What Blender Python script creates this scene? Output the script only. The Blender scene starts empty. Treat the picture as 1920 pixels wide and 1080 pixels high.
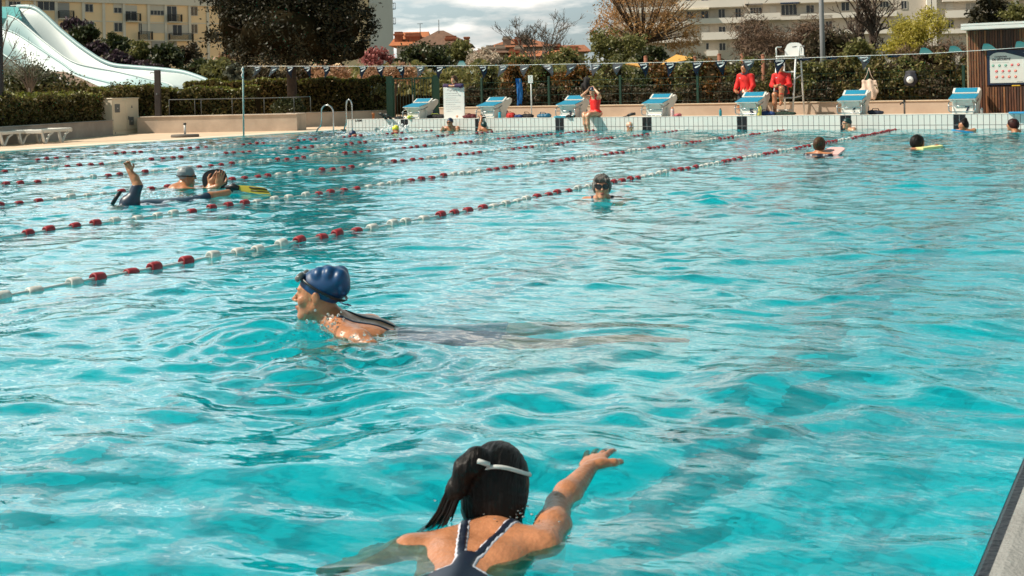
import bpy, math, random
import numpy as np
from mathutils import Matrix, Vector

sc = bpy.context.scene
COL = sc.collection
R = math.radians

# ------------------------------------------------------------------ camera, sky, sun, exposure
F_PX = 2194.7            # focal length in pixels of a 1920 wide frame
ROLL, CAM_H, YAW, CAM_X = -0.0224, 1.063, 0.522, 20.61
SHIFT = -369.6           # vertical lens shift, pixels
WALL_Y = 27.45           # pool end wall
cam_d = bpy.data.cameras.new("camera")
cam = bpy.data.objects.new("camera", cam_d)
COL.objects.link(cam)
cam.matrix_world = (Matrix.Translation((CAM_X, 0, CAM_H)) @ Matrix.Rotation(YAW, 4, 'Z')
                    @ Matrix.Rotation(R(90), 4, 'X') @ Matrix.Rotation(ROLL, 4, 'Z'))
cam_d.sensor_width = 36
cam_d.lens = 36 * F_PX / 1920
cam_d.shift_y = SHIFT / 1920
cam_d.clip_start = 0.05
cam_d.clip_end = 3000
cam_d.dof.use_dof = True
cam_d.dof.focus_distance = 9.0
cam_d.dof.aperture_fstop = 10.0
sc.camera = cam

SUN_AZ = Vector((-0.80, -0.60))          # horizontal direction towards the sun
SUN_EL = R(47)
wd = bpy.data.worlds.new("World")
sc.world = wd
wd.use_nodes = True
nt = wd.node_tree
nt.nodes.clear()
def wn(t, **k):
    n = nt.nodes.new(t)
    for a, b in k.items(): setattr(n, a, b)
    return n
wout = wn('ShaderNodeOutputWorld'); wbg = wn('ShaderNodeBackground')
sky = wn('ShaderNodeTexSky', sky_type='NISHITA', sun_disc=False)
sky.sun_elevation = SUN_EL
sky.sun_rotation = math.atan2(SUN_AZ.x, SUN_AZ.y)
sky.dust_density = 2.5
sky.air_density = 1.0
tc = wn('ShaderNodeTexCoord')
sep = wn('ShaderNodeSeparateXYZ'); nt.links.new(tc.outputs['Generated'], sep.inputs[0])
# flatten the view direction onto a cloud deck
zad = wn('ShaderNodeMath', operation='ADD'); zad.inputs[1].default_value = 0.30; nt.links.new(sep.outputs['Z'], zad.inputs[0])
zmx = wn('ShaderNodeMath', operation='MAXIMUM'); zmx.inputs[1].default_value = 0.05; nt.links.new(zad.outputs[0], zmx.inputs[0])
dx = wn('ShaderNodeMath', operation='DIVIDE'); nt.links.new(sep.outputs['X'], dx.inputs[0]); nt.links.new(zmx.outputs[0], dx.inputs[1])
dy = wn('ShaderNodeMath', operation='DIVIDE'); nt.links.new(sep.outputs['Y'], dy.inputs[0]); nt.links.new(zmx.outputs[0], dy.inputs[1])
cmb = wn('ShaderNodeCombineXYZ'); nt.links.new(dx.outputs[0], cmb.inputs[0]); nt.links.new(dy.outputs[0], cmb.inputs[1])
zz = wn('ShaderNodeMath', operation='MULTIPLY'); zz.inputs[1].default_value = 9.0; nt.links.new(sep.outputs['Z'], zz.inputs[0])
nt.links.new(zz.outputs[0], cmb.inputs[2])
n1 = wn('ShaderNodeTexNoise'); n1.inputs['Scale'].default_value = 2.6; n1.inputs['Detail'].default_value = 9; n1.inputs['Roughness'].default_value = 0.56
nt.links.new(cmb.outputs[0], n1.inputs['Vector'])
r1 = wn('ShaderNodeValToRGB')
r1.color_ramp.elements[0].position = 0.45; r1.color_ramp.elements[0].color = (0, 0, 0, 1)
r1.color_ramp.elements[1].position = 0.57; r1.color_ramp.elements[1].color = (1, 1, 1, 1)
nt.links.new(n1.outputs['Fac'], r1.inputs['Fac'])
n2 = wn('ShaderNodeTexNoise'); n2.inputs['Scale'].default_value = 4.5; n2.inputs['Detail'].default_value = 6
mp2 = wn('ShaderNodeMapping'); mp2.inputs['Location'].default_value = (3.1, 7.7, 0.4)
nt.links.new(cmb.outputs[0], mp2.inputs[0]); nt.links.new(mp2.outputs[0], n2.inputs['Vector'])
r2 = wn('ShaderNodeValToRGB')
r2.color_ramp.elements[0].position = 0.36; r2.color_ramp.elements[0].color = (0.60, 0.585, 0.55, 1)
r2.color_ramp.elements[1].position = 0.62; r2.color_ramp.elements[1].color = (1.0, 0.955, 0.88, 1)
nt.links.new(n2.outputs['Fac'], r2.inputs['Fac'])
skm = wn('ShaderNodeMix', data_type='RGBA', blend_type='MULTIPLY'); skm.inputs['Factor'].default_value = 1
nt.links.new(sky.outputs[0], skm.inputs['A']); skm.inputs['B'].default_value = (0.085, 0.085, 0.085, 1)
# thin veil over the gaps
veil = wn('ShaderNodeMix', data_type='RGBA'); veil.inputs['Factor'].default_value = 0.55
nt.links.new(skm.outputs['Result'], veil.inputs['A']); veil.inputs['B'].default_value = (0.44, 0.555, 0.585, 1)
mixc = wn('ShaderNodeMix', data_type='RGBA')
nt.links.new(r1.outputs['Color'], mixc.inputs['Factor'])
nt.links.new(veil.outputs['Result'], mixc.inputs['A']); nt.links.new(r2.outputs['Color'], mixc.inputs['B'])
# the cloud bank ahead and to the left, on the sun's side, is the bright one
er = wn('ShaderNodeValToRGB'); nt.links.new(sep.outputs['Z'], er.inputs['Fac'])
_e = er.color_ramp.elements
for p, v in ((0.0, 1.22), (.06, 1.24), (.12, 1.5), (.22, 2.4), (.34, 1.7), (.52, .9), (.75, .7), (1.0, .6)):
    el = _e[0] if p == 0.0 else _e[-1] if p == 1.0 else _e.new(p)
    el.position = p; el.color = (v/4, v/4, v/4, 1)
dt = wn('ShaderNodeVectorMath', operation='DOT_PRODUCT'); nt.links.new(tc.outputs['Generated'], dt.inputs[0]); dt.inputs[1].default_value = (-0.83, 0.55, 0.0)
ar = wn('ShaderNodeMapRange'); ar.inputs['From Min'].default_value = 0.72; ar.inputs['From Max'].default_value = 0.98
ar.inputs['To Min'].default_value = 1.7; ar.inputs['To Max'].default_value = 4.0
nt.links.new(dt.outputs['Value'], ar.inputs['Value'])
mm = wn('ShaderNodeMath', operation='MULTIPLY'); nt.links.new(er.outputs['Color'], mm.inputs[0]); nt.links.new(ar.outputs[0], mm.inputs[1])
nt.links.new(mm.outputs[0], wbg.inputs['Strength'])
# overhead the clouds open onto blue
tr_ = wn('ShaderNodeValToRGB'); nt.links.new(sep.outputs['Z'], tr_.inputs['Fac'])
tr_.color_ramp.elements[0].position = 0.30; tr_.color_ramp.elements[0].color = (1, 1, 1, 1)
tr_.color_ramp.elements[1].position = 0.58; tr_.color_ramp.elements[1].color = (0.32, 0.80, 0.84, 1)
tm = wn('ShaderNodeMix', data_type='RGBA', blend_type='MULTIPLY'); tm.inputs['Factor'].default_value = 1
nt.links.new(mixc.outputs['Result'], tm.inputs['A']); nt.links.new(tr_.outputs['Color'], tm.inputs['B'])
nt.links.new(tm.outputs['Result'], wbg.inputs['Color'])
nt.links.new(wbg.outputs[0], wout.inputs[0])

sun_d = bpy.data.lights.new("sun", 'SUN')
sun_d.energy = 4.6
sun_d.angle = R(0.5)
sun_d.color = (1.0, 0.90, 0.76)
sun = bpy.data.objects.new("sun", sun_d)
COL.objects.link(sun)
sun.rotation_euler = (-Vector((SUN_AZ.x*math.cos(SUN_EL), SUN_AZ.y*math.cos(SUN_EL), math.sin(SUN_EL)))).to_track_quat('-Z', 'Y').to_euler()

sc.view_settings.view_transform = 'Standard'
sc.view_settings.look = 'None'
sc.view_settings.exposure = 0.45
sc.view_settings.gamma = 1.0
sc.render.engine = 'CYCLES'
sc.cycles.use_denoising = True
sc.cycles.max_bounces = 10
sc.cycles.transparent_max_bounces = 16
sc.cycles.sample_clamp_indirect = 3.0
sc.cycles.sample_clamp_direct = 12.0
sc.cycles.blur_glossy = 0.3

# ------------------------------------------------------------------ where a pixel of the photograph lies in the place
_cr, _sr = math.cos(ROLL), math.sin(ROLL)
_cy, _sy = math.cos(YAW), math.sin(YAW)
def ray(px, py):
    du, dv = px - 960, py - 540 - SHIFT
    u = _cr*du + _sr*dv; v = -_sr*du + _cr*dv
    xr, zr = u/F_PX, -v/F_PX            # right, up per metre of depth
    return Vector((_cy*xr - _sy, _sy*xr + _cy, zr))
CAM = Vector((CAM_X, 0, CAM_H))
def at_depth(px, py, d): return CAM + ray(px, py)*d
def on_z(px, py, z=0.0):
    r = ray(px, py); return CAM + r*((z-CAM_H)/r.z)
def on_y(px, py, Y):
    r = ray(px, py); return CAM + r*(Y/r.y)
def on_x(px, py, X):
    r = ray(px, py); return CAM + r*((X-CAM_X)/r.x)
def depth_of(p): return -_sy*(p[0]-CAM_X) + _cy*p[1]
def pxm(d): return d/F_PX               # metres per photo pixel at depth d
def facing(px):                         # rotation about Z that turns a thing's -Y towards the camera
    return YAW
# ------------------------------------------------------------------ materials
MATS = {}
def _principled(name):
    m = bpy.data.materials.new(name); m.use_nodes = True
    return m, m.node_tree, m.node_tree.nodes['Principled BSDF']
def mat(name, col, rough=0.6, metal=0.0, var=0.0, scale=4.0, bump=0.0, bscale=40.0, col2=None, spec=0.5, detail=6.0, sss=0.0, coat=0.0, trans=0.0, stretch=None):
    if name in MATS: return MATS[name]
    m, t, b = _principled(name)
    b.inputs['Base Color'].default_value = (*col, 1)
    b.inputs['Roughness'].default_value = rough
    b.inputs['Metallic'].default_value = metal
    b.inputs['Specular IOR Level'].default_value = spec
    if coat: b.inputs['Coat Weight'].default_value = coat
    if trans: b.inputs['Transmission Weight'].default_value = trans
    if sss:
        b.inputs['Subsurface Weight'].default_value = sss
        b.inputs['Subsurface Radius'].default_value = (0.02, 0.008, 0.004)
        b.inputs['Subsurface Scale'].default_value = 0.5
    N = t.nodes; L = t.links
    if var or col2 or bump:
        c = N.new('ShaderNodeTexCoord')
        vec = c.outputs['Object']
        if stretch:
            mp = N.new('ShaderNodeMapping'); mp.inputs['Scale'].default_value = stretch
            L.new(vec, mp.inputs[0]); vec = mp.outputs[0]
    if var or col2:
        n = N.new('ShaderNodeTexNoise'); n.inputs['Scale'].default_value = scale; n.inputs['Detail'].default_value = detail; n.inputs['Roughness'].default_value = 0.62
        L.new(vec, n.inputs['Vector'])
        r = N.new('ShaderNodeValToRGB')
        a = col2 if col2 else tuple(max(0, x*(1-var)) for x in col)
        z = col if col2 else tuple(min(1, x*(1+var)) for x in col)
        r.color_ramp.elements[0].position = 0.32; r.color_ramp.elements[0].color = (*a, 1)
        r.color_ramp.elements[1].position = 0.68; r.color_ramp.elements[1].color = (*z, 1)
        L.new(n.outputs['Fac'], r.inputs['Fac']); L.new(r.outputs['Color'], b.inputs['Base Color'])
    if bump:
        n = N.new('ShaderNodeTexNoise'); n.inputs['Scale'].default_value = bscale; n.inputs['Detail'].default_value = 5
        L.new(vec, n.inputs['Vector'])
        bp = N.new('ShaderNodeBump'); bp.inputs['Strength'].default_value = bump; bp.inputs['Distance'].default_value = 0.02
        L.new(n.outputs['Fac'], bp.inputs['Height']); L.new(bp.outputs[0], b.inputs['Normal'])
    MATS[name] = m
    return m
def leafmat(name, cols, rough=0.45, transl=0.25, spec=0.4):
    """leaf colours vary from leaf to leaf"""
    if name in MATS: return MATS[name]
    m, t, b = _principled(name); N = t.nodes; L = t.links
    g = N.new('ShaderNodeNewGeometry')
    r = N.new('ShaderNodeValToRGB')
    el = r.color_ramp.elements
    while len(el) < len(cols): el.new(0.5)
    for i, c in enumerate(cols):
        el[i].position = i/(len(cols)-1) if len(cols) > 1 else 0
        el[i].color = (*c, 1)
    L.new(g.outputs['Random Per Island'], r.inputs['Fac'])
    L.new(r.outputs['Color'], b.inputs['Base Color'])
    b.inputs['Roughness'].default_value = rough
    b.inputs['Specular IOR Level'].default_value = spec
    if transl:
        tr = N.new('ShaderNodeBsdfTranslucent'); L.new(r.outputs['Color'], tr.inputs['Color'])
        mx = N.new('ShaderNodeMixShader'); mx.inputs[0].default_value = transl
        L.new(b.outputs[0], mx.inputs[1]); L.new(tr.outputs[0], mx.inputs[2])
        L.new(mx.outputs[0], N['Material Output'].inputs['Surface'])
    MATS[name] = m
    return m

# ------------------------------------------------------------------ mesh helpers
def link(name, me, m=None, parent=None, loc=None, rot=None):
    o = bpy.data.objects.new(name, me)
    COL.objects.link(o)
    if m is not None and me is not None:
        me.materials.append(m)
    if parent is not None: o.parent = parent
    if loc is not None: o.location = loc
    if rot is not None: o.rotation_euler = rot
    return o
def tag(o, label=None, cat=None, group=None, kind=None):
    if label: o['label'] = label
    if cat: o['category'] = cat
    if group: o['group'] = group
    if kind: o['kind'] = kind
    return o
def thing(name, label, cat, loc=(0, 0, 0), rz=0.0, group=None):
    o = bpy.data.objects.new(name, None); COL.objects.link(o)
    o.empty_display_size = 0.2
    o.location = loc; o.rotation_euler = (0, 0, rz)
    return tag(o, label, cat, group)
def copy_tree(o, parent=None):
    c = o.copy(); COL.objects.link(c)
    if parent is not None: c.parent = parent
    for ch in list(o.children): copy_tree(ch, c)
    return c
def from_arrays(name, V, Fq, smooth=False):
    """mesh from numpy arrays, all faces with the same number of corners"""
    me = bpy.data.meshes.new(name)
    V = np.asarray(V, np.float32); Fq = np.asarray(Fq, np.int32)
    k = Fq.shape[1]
    me.vertices.add(len(V)); me.vertices.foreach_set('co', V.ravel())
    me.loops.add(Fq.size); me.loops.foreach_set('vertex_index', Fq.ravel())
    me.polygons.add(len(Fq))
    me.polygons.foreach_set('loop_start', np.arange(0, Fq.size, k, dtype=np.int32))
    me.polygons.foreach_set('loop_total', np.full(len(Fq), k, np.int32))
    me.polygons.foreach_set('use_smooth', np.full(len(Fq), smooth, bool))
    me.update(calc_edges=True); me.validate()
    return me

class MB:
    """collects shapes that become ONE mesh object"""
    def __init__(s): s.v = []; s.f = []; s.sm = []
    def add(s, vs, fs, smooth=False):
        o = len(s.v); s.v += [tuple(p) for p in vs]
        s.f += [[i+o for i in f] for f in fs]; s.sm += [smooth]*len(fs)
        return s
    def box(s, x0, y0, z0, x1, y1, z1):
        v = [(x0,y0,z0),(x1,y0,z0),(x1,y1,z0),(x0,y1,z0),(x0,y0,z1),(x1,y0,z1),(x1,y1,z1),(x0,y1,z1)]
        return s.add(v, [(0,3,2,1),(4,5,6,7),(0,1,5,4),(1,2,6,5),(2,3,7,6),(3,0,4,7)])
    def bbox(s, x0, y0, z0, x1, y1, z1, b=0.01):
        """box with chamfered edges"""
        X=(x0,x1);Y=(y0,y1);Z=(z0,z1); b=min(b,(x1-x0)/2.2,(y1-y0)/2.2,(z1-z0)/2.2)
        v=[];idx={}
        for i in(0,1):
            for j in(0,1):
                for k in(0,1):
                    c=[X[i],Y[j],Z[k]];sg=[1-2*i,1-2*j,1-2*k]
                    for a in range(3):
                        p=list(c)
                        for q in range(3):
                            if q!=a:p[q]+=sg[q]*b
                        idx[(i,j,k,a)]=len(v);v.append(p)
        f=[]
        for a in range(3):
            q,r=[t for t in range(3) if t!=a]
            for e in(0,1):
                pts=[]
                for (m,n) in((0,0),(1,0),(1,1),(0,1)):
                    t=[0,0,0];t[a]=e;t[q]=m;t[r]=n;pts.append(idx[(*t,a)])
                f.append(pts)
        for a in range(3):
            q,r=[t for t in range(3) if t!=a]
            for m in(0,1):
                for n in(0,1):
                    t0=[0,0,0];t1=[0,0,0];t1[a]=1
                    for t in(t0,t1):t[q]=m;t[r]=n
                    f.append([idx[(*t0,q)],idx[(*t1,q)],idx[(*t1,r)],idx[(*t0,r)]])
        for i in(0,1):
            for j in(0,1):
                for k in(0,1):f.append([idx[(i,j,k,0)],idx[(i,j,k,1)],idx[(i,j,k,2)]])
        return s.add(v,f)
    def prism(s, prof, x0, x1, axis='x'):
        """profile of (a, b) extruded; axis x: (y,z) profile, y: (x,z), z: (x,y)"""
        n = len(prof)
        def P(a, b, t): return (t,a,b) if axis=='x' else (a,t,b) if axis=='y' else (a,b,t)
        v = [P(a,b,x0) for a,b in prof] + [P(a,b,x1) for a,b in prof]
        f = [list(range(n)), list(range(2*n-1, n-1, -1))]
        for i in range(n): f.append([i, i+n, (i+1)%n+n, (i+1)%n])
        return s.add(v, f)
    def tube(s, pts, r, n=8, cap=True, smooth=True, flat=1.0):
        pts = [Vector(p) for p in pts]; m = len(pts)
        rs = r if isinstance(r, (list, tuple)) else [r]*m
        v = []; up = None
        for i, p in enumerate(pts):
            d = (pts[min(i+1,m-1)] - pts[max(i-1,0)])
            if d.length < 1e-9: d = Vector((0,0,1))
            d.normalize()
            if up is None:
                up = Vector((0,0,1)) if abs(d.z) < 0.9 else Vector((1,0,0))
            a = d.cross(up)
            if a.length < 1e-6: a = d.cross(Vector((0,1,0)))
            a.normalize(); b = a.cross(d).normalized(); up = b
            for k in range(n):
                t = 2*math.pi*k/n
                v.append(p + (a*math.cos(t) + b*math.sin(t)*flat)*rs[i])
        f = []
        for i in range(m-1):
            for k in range(n):
                f.append([i*n+k, i*n+(k+1)%n, (i+1)*n+(k+1)%n, (i+1)*n+k])
        s.add(v, f, smooth)
        if cap:
            o = len(s.v) - len(v)
            s.f += [[o+k for k in range(n-1,-1,-1)], [o+(m-1)*n+k for k in range(n)]]; s.sm += [False]*2
        return s
    def lathe(s, prof, c=(0,0,0), n=16, axis='z', smooth=True):
        """profile of (radius, height)"""
        v = []
        for r, h in prof:
            for k in range(n):
                t = 2*math.pi*k/n; a, b = r*math.cos(t), r*math.sin(t)
                p = (a,b,h) if axis=='z' else (h,a,b) if axis=='x' else (a,h,b)
                v.append((c[0]+p[0], c[1]+p[1], c[2]+p[2]))
        f = []
        for i in range(len(prof)-1):
            for k in range(n): f.append([i*n+k, i*n+(k+1)%n, (i+1)*n+(k+1)%n, (i+1)*n+k])
        f.append(list(range(n-1,-1,-1))); f.append([(len(prof)-1)*n+k for k in range(n)])
        return s.add(v, f, smooth)
    def mesh(s, name):
        me = bpy.data.meshes.new(name)
        me.from_pydata(s.v, [], s.f)
        me.polygons.foreach_set('use_smooth', s.sm)
        import bmesh
        bm = bmesh.new(); bm.from_mesh(me); bmesh.ops.recalc_face_normals(bm, faces=bm.faces); bm.to_mesh(me); bm.free()
        me.update()
        return me
    def build(s, name, m, parent=None, loc=None, rot=None):
        return link(name, s.mesh(name), m, parent, loc, rot)
def text(name, body, size, m, parent, loc, rot, extrude=0.001, align='CENTER', bold=0.0, shear=0.0, spacing=1.0):
    c = bpy.data.curves.new(name, 'FONT'); c.body = body; c.size = size; c.extrude = extrude
    c.align_x = align; c.align_y = 'CENTER'; c.offset = bold; c.shear = shear; c.space_character = spacing
    c.materials.append(m)
    tmp = bpy.data.objects.new('lettering_source', c); COL.objects.link(tmp)
    bpy.context.view_layer.update()
    me = bpy.data.meshes.new_from_object(tmp.evaluated_get(bpy.context.evaluated_depsgraph_get()))
    bpy.data.objects.remove(tmp); bpy.data.curves.remove(c)
    me.name = name
    if not me.materials: me.materials.append(m)
    o = bpy.data.objects.new(name, me); COL.objects.link(o)
    if parent is not None: o.parent = parent
    o.location = loc; o.rotation_euler = rot
    return o
# ------------------------------------------------------------------ pool basin and water
XL, XR, YN = -1.18, 20.20, -6.0
POOL_D = -1.9
rng = np.random.default_rng(7)
def checker_tile(name, col, grout, tw, th, axes, mortar=0.012, rough=0.25, var=0.05):
    if name in MATS: return MATS[name]
    m, t, b = _principled(name); N = t.nodes; L = t.links
    c = N.new('ShaderNodeTexCoord'); sp = N.new('ShaderNodeSeparateXYZ'); L.new(c.outputs['Object'], sp.inputs[0])
    cb = N.new('ShaderNodeCombineXYZ'); L.new(sp.outputs[axes[0]], cb.inputs[0]); L.new(sp.outputs[axes[1]], cb.inputs[1])
    br = N.new('ShaderNodeTexBrick'); br.offset = 0.0
    br.inputs['Scale'].default_value = 1.0
    br.inputs['Brick Width'].default_value = tw; br.inputs['Row Height'].default_value = th
    br.inputs['Mortar Size'].default_value = mortar*0.5; br.inputs['Mortar Smooth'].default_value = 0.1
    br.inputs['Color1'].default_value = (*[x*(1-var) for x in col], 1); br.inputs['Color2'].default_value = (*[min(1, x*(1+var)) for x in col], 1)
    br.inputs['Mortar'].default_value = (*grout, 1)
    L.new(cb.outputs[0], br.inputs['Vector']); L.new(br.outputs['Color'], b.inputs['Base Color'])
    b.inputs['Roughness'].default_value = rough
    MATS[name] = m
    return m
m_liner = checker_tile('pool liner', (0.001, 0.77, 0.83), (0.001, 0.69, 0.76), 0.5, 0.5, (0, 1), 0.02, 0.5, 0.06)
m_lane = mat('lane line tile', (0.002, 0.40, 0.44), 0.5)
pb = MB()
pb.add([(XL,YN,POOL_D),(XR,YN,POOL_D),(XR,WALL_Y,POOL_D),(XL,WALL_Y,POOL_D)], [(0,1,2,3)])
pb.add([(XL,YN,POOL_D),(XL,WALL_Y,POOL_D),(XL,WALL_Y,0.02),(XL,YN,0.02)], [(0,1,2,3)])
pb.add([(XR,YN,POOL_D),(XR,WALL_Y,POOL_D),(XR,WALL_Y,0.01),(XR,YN,0.01)], [(3,2,1,0)])
pb.add([(XL,YN,POOL_D),(XR,YN,POOL_D),(XR,YN,0.02),(XL,YN,0.02)], [(3,2,1,0)])
pb.add([(XL,WALL_Y,POOL_D),(XR,WALL_Y,POOL_D),(XR,WALL_Y,-0.02),(XL,WALL_Y,-0.02)], [(0,1,2,3)])
basin = tag(pb.build('pool_floor', m_liner), kind='structure')
lm = MB()
for i in range(1, 9):
    x = 2.5*(i-.5)
    lm.add([(x-.125,YN+2,POOL_D+.004),(x+.125,YN+2,POOL_D+.004),(x+.125,WALL_Y-2,POOL_D+.004),(x-.125,WALL_Y-2,POOL_D+.004)], [(0,1,2,3)])
    lm.add([(x-.5,WALL_Y-2,POOL_D+.004),(x+.5,WALL_Y-2,POOL_D+.004),(x+.5,WALL_Y-1.75,POOL_D+.004),(x-.5,WALL_Y-1.75,POOL_D+.004)], [(0,1,2,3)])
tag(lm.build('pool_floor_markings', m_lane), kind='structure')

def water_material():
    m = bpy.data.materials.new('pool water'); m.use_nodes = True
    t = m.node_tree; N = t.nodes; L = t.links; N.clear()
    out = N.new('ShaderNodeOutputMaterial')
    c = N.new('ShaderNodeTexCoord')
    def noise(scale, sx, sy, detail, rot=0.0, rough=0.5):
        mp = N.new('ShaderNodeMapping'); mp.inputs['Scale'].default_value = (sx, sy, 1); mp.inputs['Rotation'].default_value = (0, 0, rot)
        n = N.new('ShaderNodeTexNoise'); n.inputs['Scale'].default_value = scale; n.inputs['Detail'].default_value = detail; n.inputs['Roughness'].default_value = rough
        L.new(c.outputs['Object'], mp.inputs[0]); L.new(mp.outputs[0], n.inputs['Vector'])
        return n.outputs['Fac']
    a = noise(3.0, 1.0, 1.7, 3.0, 0.5, 0.45)
    b = noise(9.0, 1.0, 1.5, 2.0, -0.6)
    add = N.new('ShaderNodeMath'); add.operation = 'MULTIPLY_ADD'; add.inputs[1].default_value = 0.22
    L.new(b, add.inputs[0]); L.new(a, add.inputs[2])
    bp = N.new('ShaderNodeBump'); bp.inputs['Strength'].default_value = 1.0; bp.inputs['Distance'].default_value = WATER_BUMP
    L.new(add.outputs[0], bp.inputs['Height'])
    fr = N.new('ShaderNodeFresnel'); fr.inputs['IOR'].default_value = 1.40; L.new(bp.outputs[0], fr.inputs['Normal'])
    gl = N.new('ShaderNodeBsdfGlossy'); gl.inputs['Roughness'].default_value = 0.015; L.new(bp.outputs[0], gl.inputs['Normal'])
    gl.inputs['Color'].default_value = (1, 1, 1, 1)
    rf = N.new('ShaderNodeBsdfRefraction'); rf.inputs['IOR'].default_value = 1.333; rf.inputs['Roughness'].default_value = 0.0
    rf.inputs['Color'].default_value = (0.60, 0.96, 0.99, 1); L.new(bp.outputs[0], rf.inputs['Normal'])
    tr = N.new('ShaderNodeBsdfTransparent'); tr.inputs['Color'].default_value = (0.60, 0.96, 0.99, 1)
    mx = N.new('ShaderNodeMixShader'); mx.inputs[0].default_value = 0.76
    L.new(tr.outputs[0], mx.inputs[1]); L.new(rf.outputs[0], mx.inputs[2])
    mf = N.new('ShaderNodeMixShader'); L.new(fr.outputs[0], mf.inputs[0])
    L.new(mx.outputs[0], mf.inputs[1]); L.new(gl.outputs[0], mf.inputs[2])
    L.new(mf.outputs[0], out.inputs['Surface'])
    return m
WATER_BUMP = 0.015
_S = lambda px, py, r, h, g: (on_z(px, py).x, on_z(px, py).y, r, h, g)
SPOTS = [_S(500,625,.24,.06,.010), _S(455,650,.14,.02,.010), _S(575,690,.16,.02,.012), _S(700,668,.14,.02,.010), _S(780,868,.30,.035,.008), _S(1075,852,.24,.03,.008), _S(1120,940,.18,-.012,.003), _S(1135,378,.3,.02,.012), _S(265,384,.35,.02,.02), _S(360,352,.3,.01,.015), _S(1450,720,.28,.03,.005)]      # (x, y, radius, height): mounds and hollows the swimmers push up; filled in below
CALM = [(on_z(px, py).x, on_z(px, py).y, r_, f_) for px, py, r_, f_ in ((930,985,.75,.8),(1090,900,.30,.75),(650,640,.65,.75),(800,650,.5,.6),(1130,374,.5,.8),(360,352,.6,.8),(240,386,.5,.8),(335,375,.6,.7),(430,362,.4,.7),(1545,288,.5,.8),(1730,278,.5,.8),(1590,244,.5,.8),(1806,246,.5,.8),(1898,247,.5,.8),(844,244,.5,.7),(907,243,.5,.7),(1181,242,.5,.8))]
def wave_height(X, Y):
    r = np.random.default_rng(11)
    H = np.zeros_like(X)
    main = math.radians(100)
    for i in range(52):
        crest = i % 2 == 0                                # every other train has narrow crests and flat troughs
        lam = (0.24*(5.0**r.random())) if crest else (0.18*(11.0**r.random()))
        th = main + r.normal(0, 0.9)
        k = 2*math.pi/lam
        A = (0.050 if crest else 0.0112*min(1.3, (lam/0.8)**0.25))/k
        ph = r.random()*6.283
        kx, ky = k*math.cos(th), k*math.sin(th)
        # patches where this train is strong
        f0 = 1.0 if crest else 0.5
        q = 0.5 + 0.5*np.sin(X*(f0+r.random()*1.6) + r.random()*6.28 + np.sin(Y*.8+ph))*np.sin(Y*(f0+r.random()*1.6) + r.random()*6.28 + np.sin(X*.7+ph))
        q = 0.05 + 2.0*q**5 if crest else 0.3 + 1.1*q**2
        s = kx*X + ky*Y + ph + 1.0*np.sin(0.9*X*math.sin(th) + 0.7*Y + ph) + 0.5*np.sin(2.1*X - 1.3*Y + 2*ph)
        H += A*q*(1.5*np.exp(2.3*(np.sin(s)-1)) - 0.425 if crest else np.sin(s))
    for kk in range(1, 7): H *= 1-.55*np.exp(-((X-2.5*kk)/.35)**2)   # the ropes damp the chop
    for (x, y, rad, f) in CALM:                           # bodies damp the swell around them
        H *= 1-f*np.exp(-(np.hypot(X-x, Y-y)/rad)**2)
    for (x, y, rad, h, ring) in SPOTS:
        d = np.hypot(X-x, Y-y)
        H += h*np.exp(-(d/rad)**2) + ring*np.cos(d*2*math.pi/(rad*0.9))*np.exp(-d/(rad*2.2))*np.clip(d/rad, 0, 1)
    return H
def ramp_axis(segs):
    out = []
    for a, b, st in segs:
        n = max(1, int(round((b-a)/st))); out += list(np.linspace(a, b, n, endpoint=False))
    return np.array(out + [segs[-1][1]])
def build_water():
    xs = ramp_axis([(XL, 8.0, 0.07), (8.0, 14.0, 0.04), (14.0, XR, 0.024)])
    ys = ramp_axis([(YN, 0.5, 0.10), (0.5, 7.0, 0.024), (7.0, 14.0, 0.04), (14.0, WALL_Y, 0.075)])
    X, Y = np.meshgrid(xs, ys)
    H = wave_height(X, Y)
    V = np.stack([X, Y, H], -1).reshape(-1, 3)
    nx, ny = len(xs), len(ys)
    i = np.arange(ny-1)[:, None]*nx + np.arange(nx-1)[None, :]
    Fq = np.stack([i, i+1, i+nx+1, i+nx], -1).reshape(-1, 4)
    me = from_arrays('water', V, Fq, True)
    return tag(link('water', me, water_material()), kind='structure')
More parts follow.
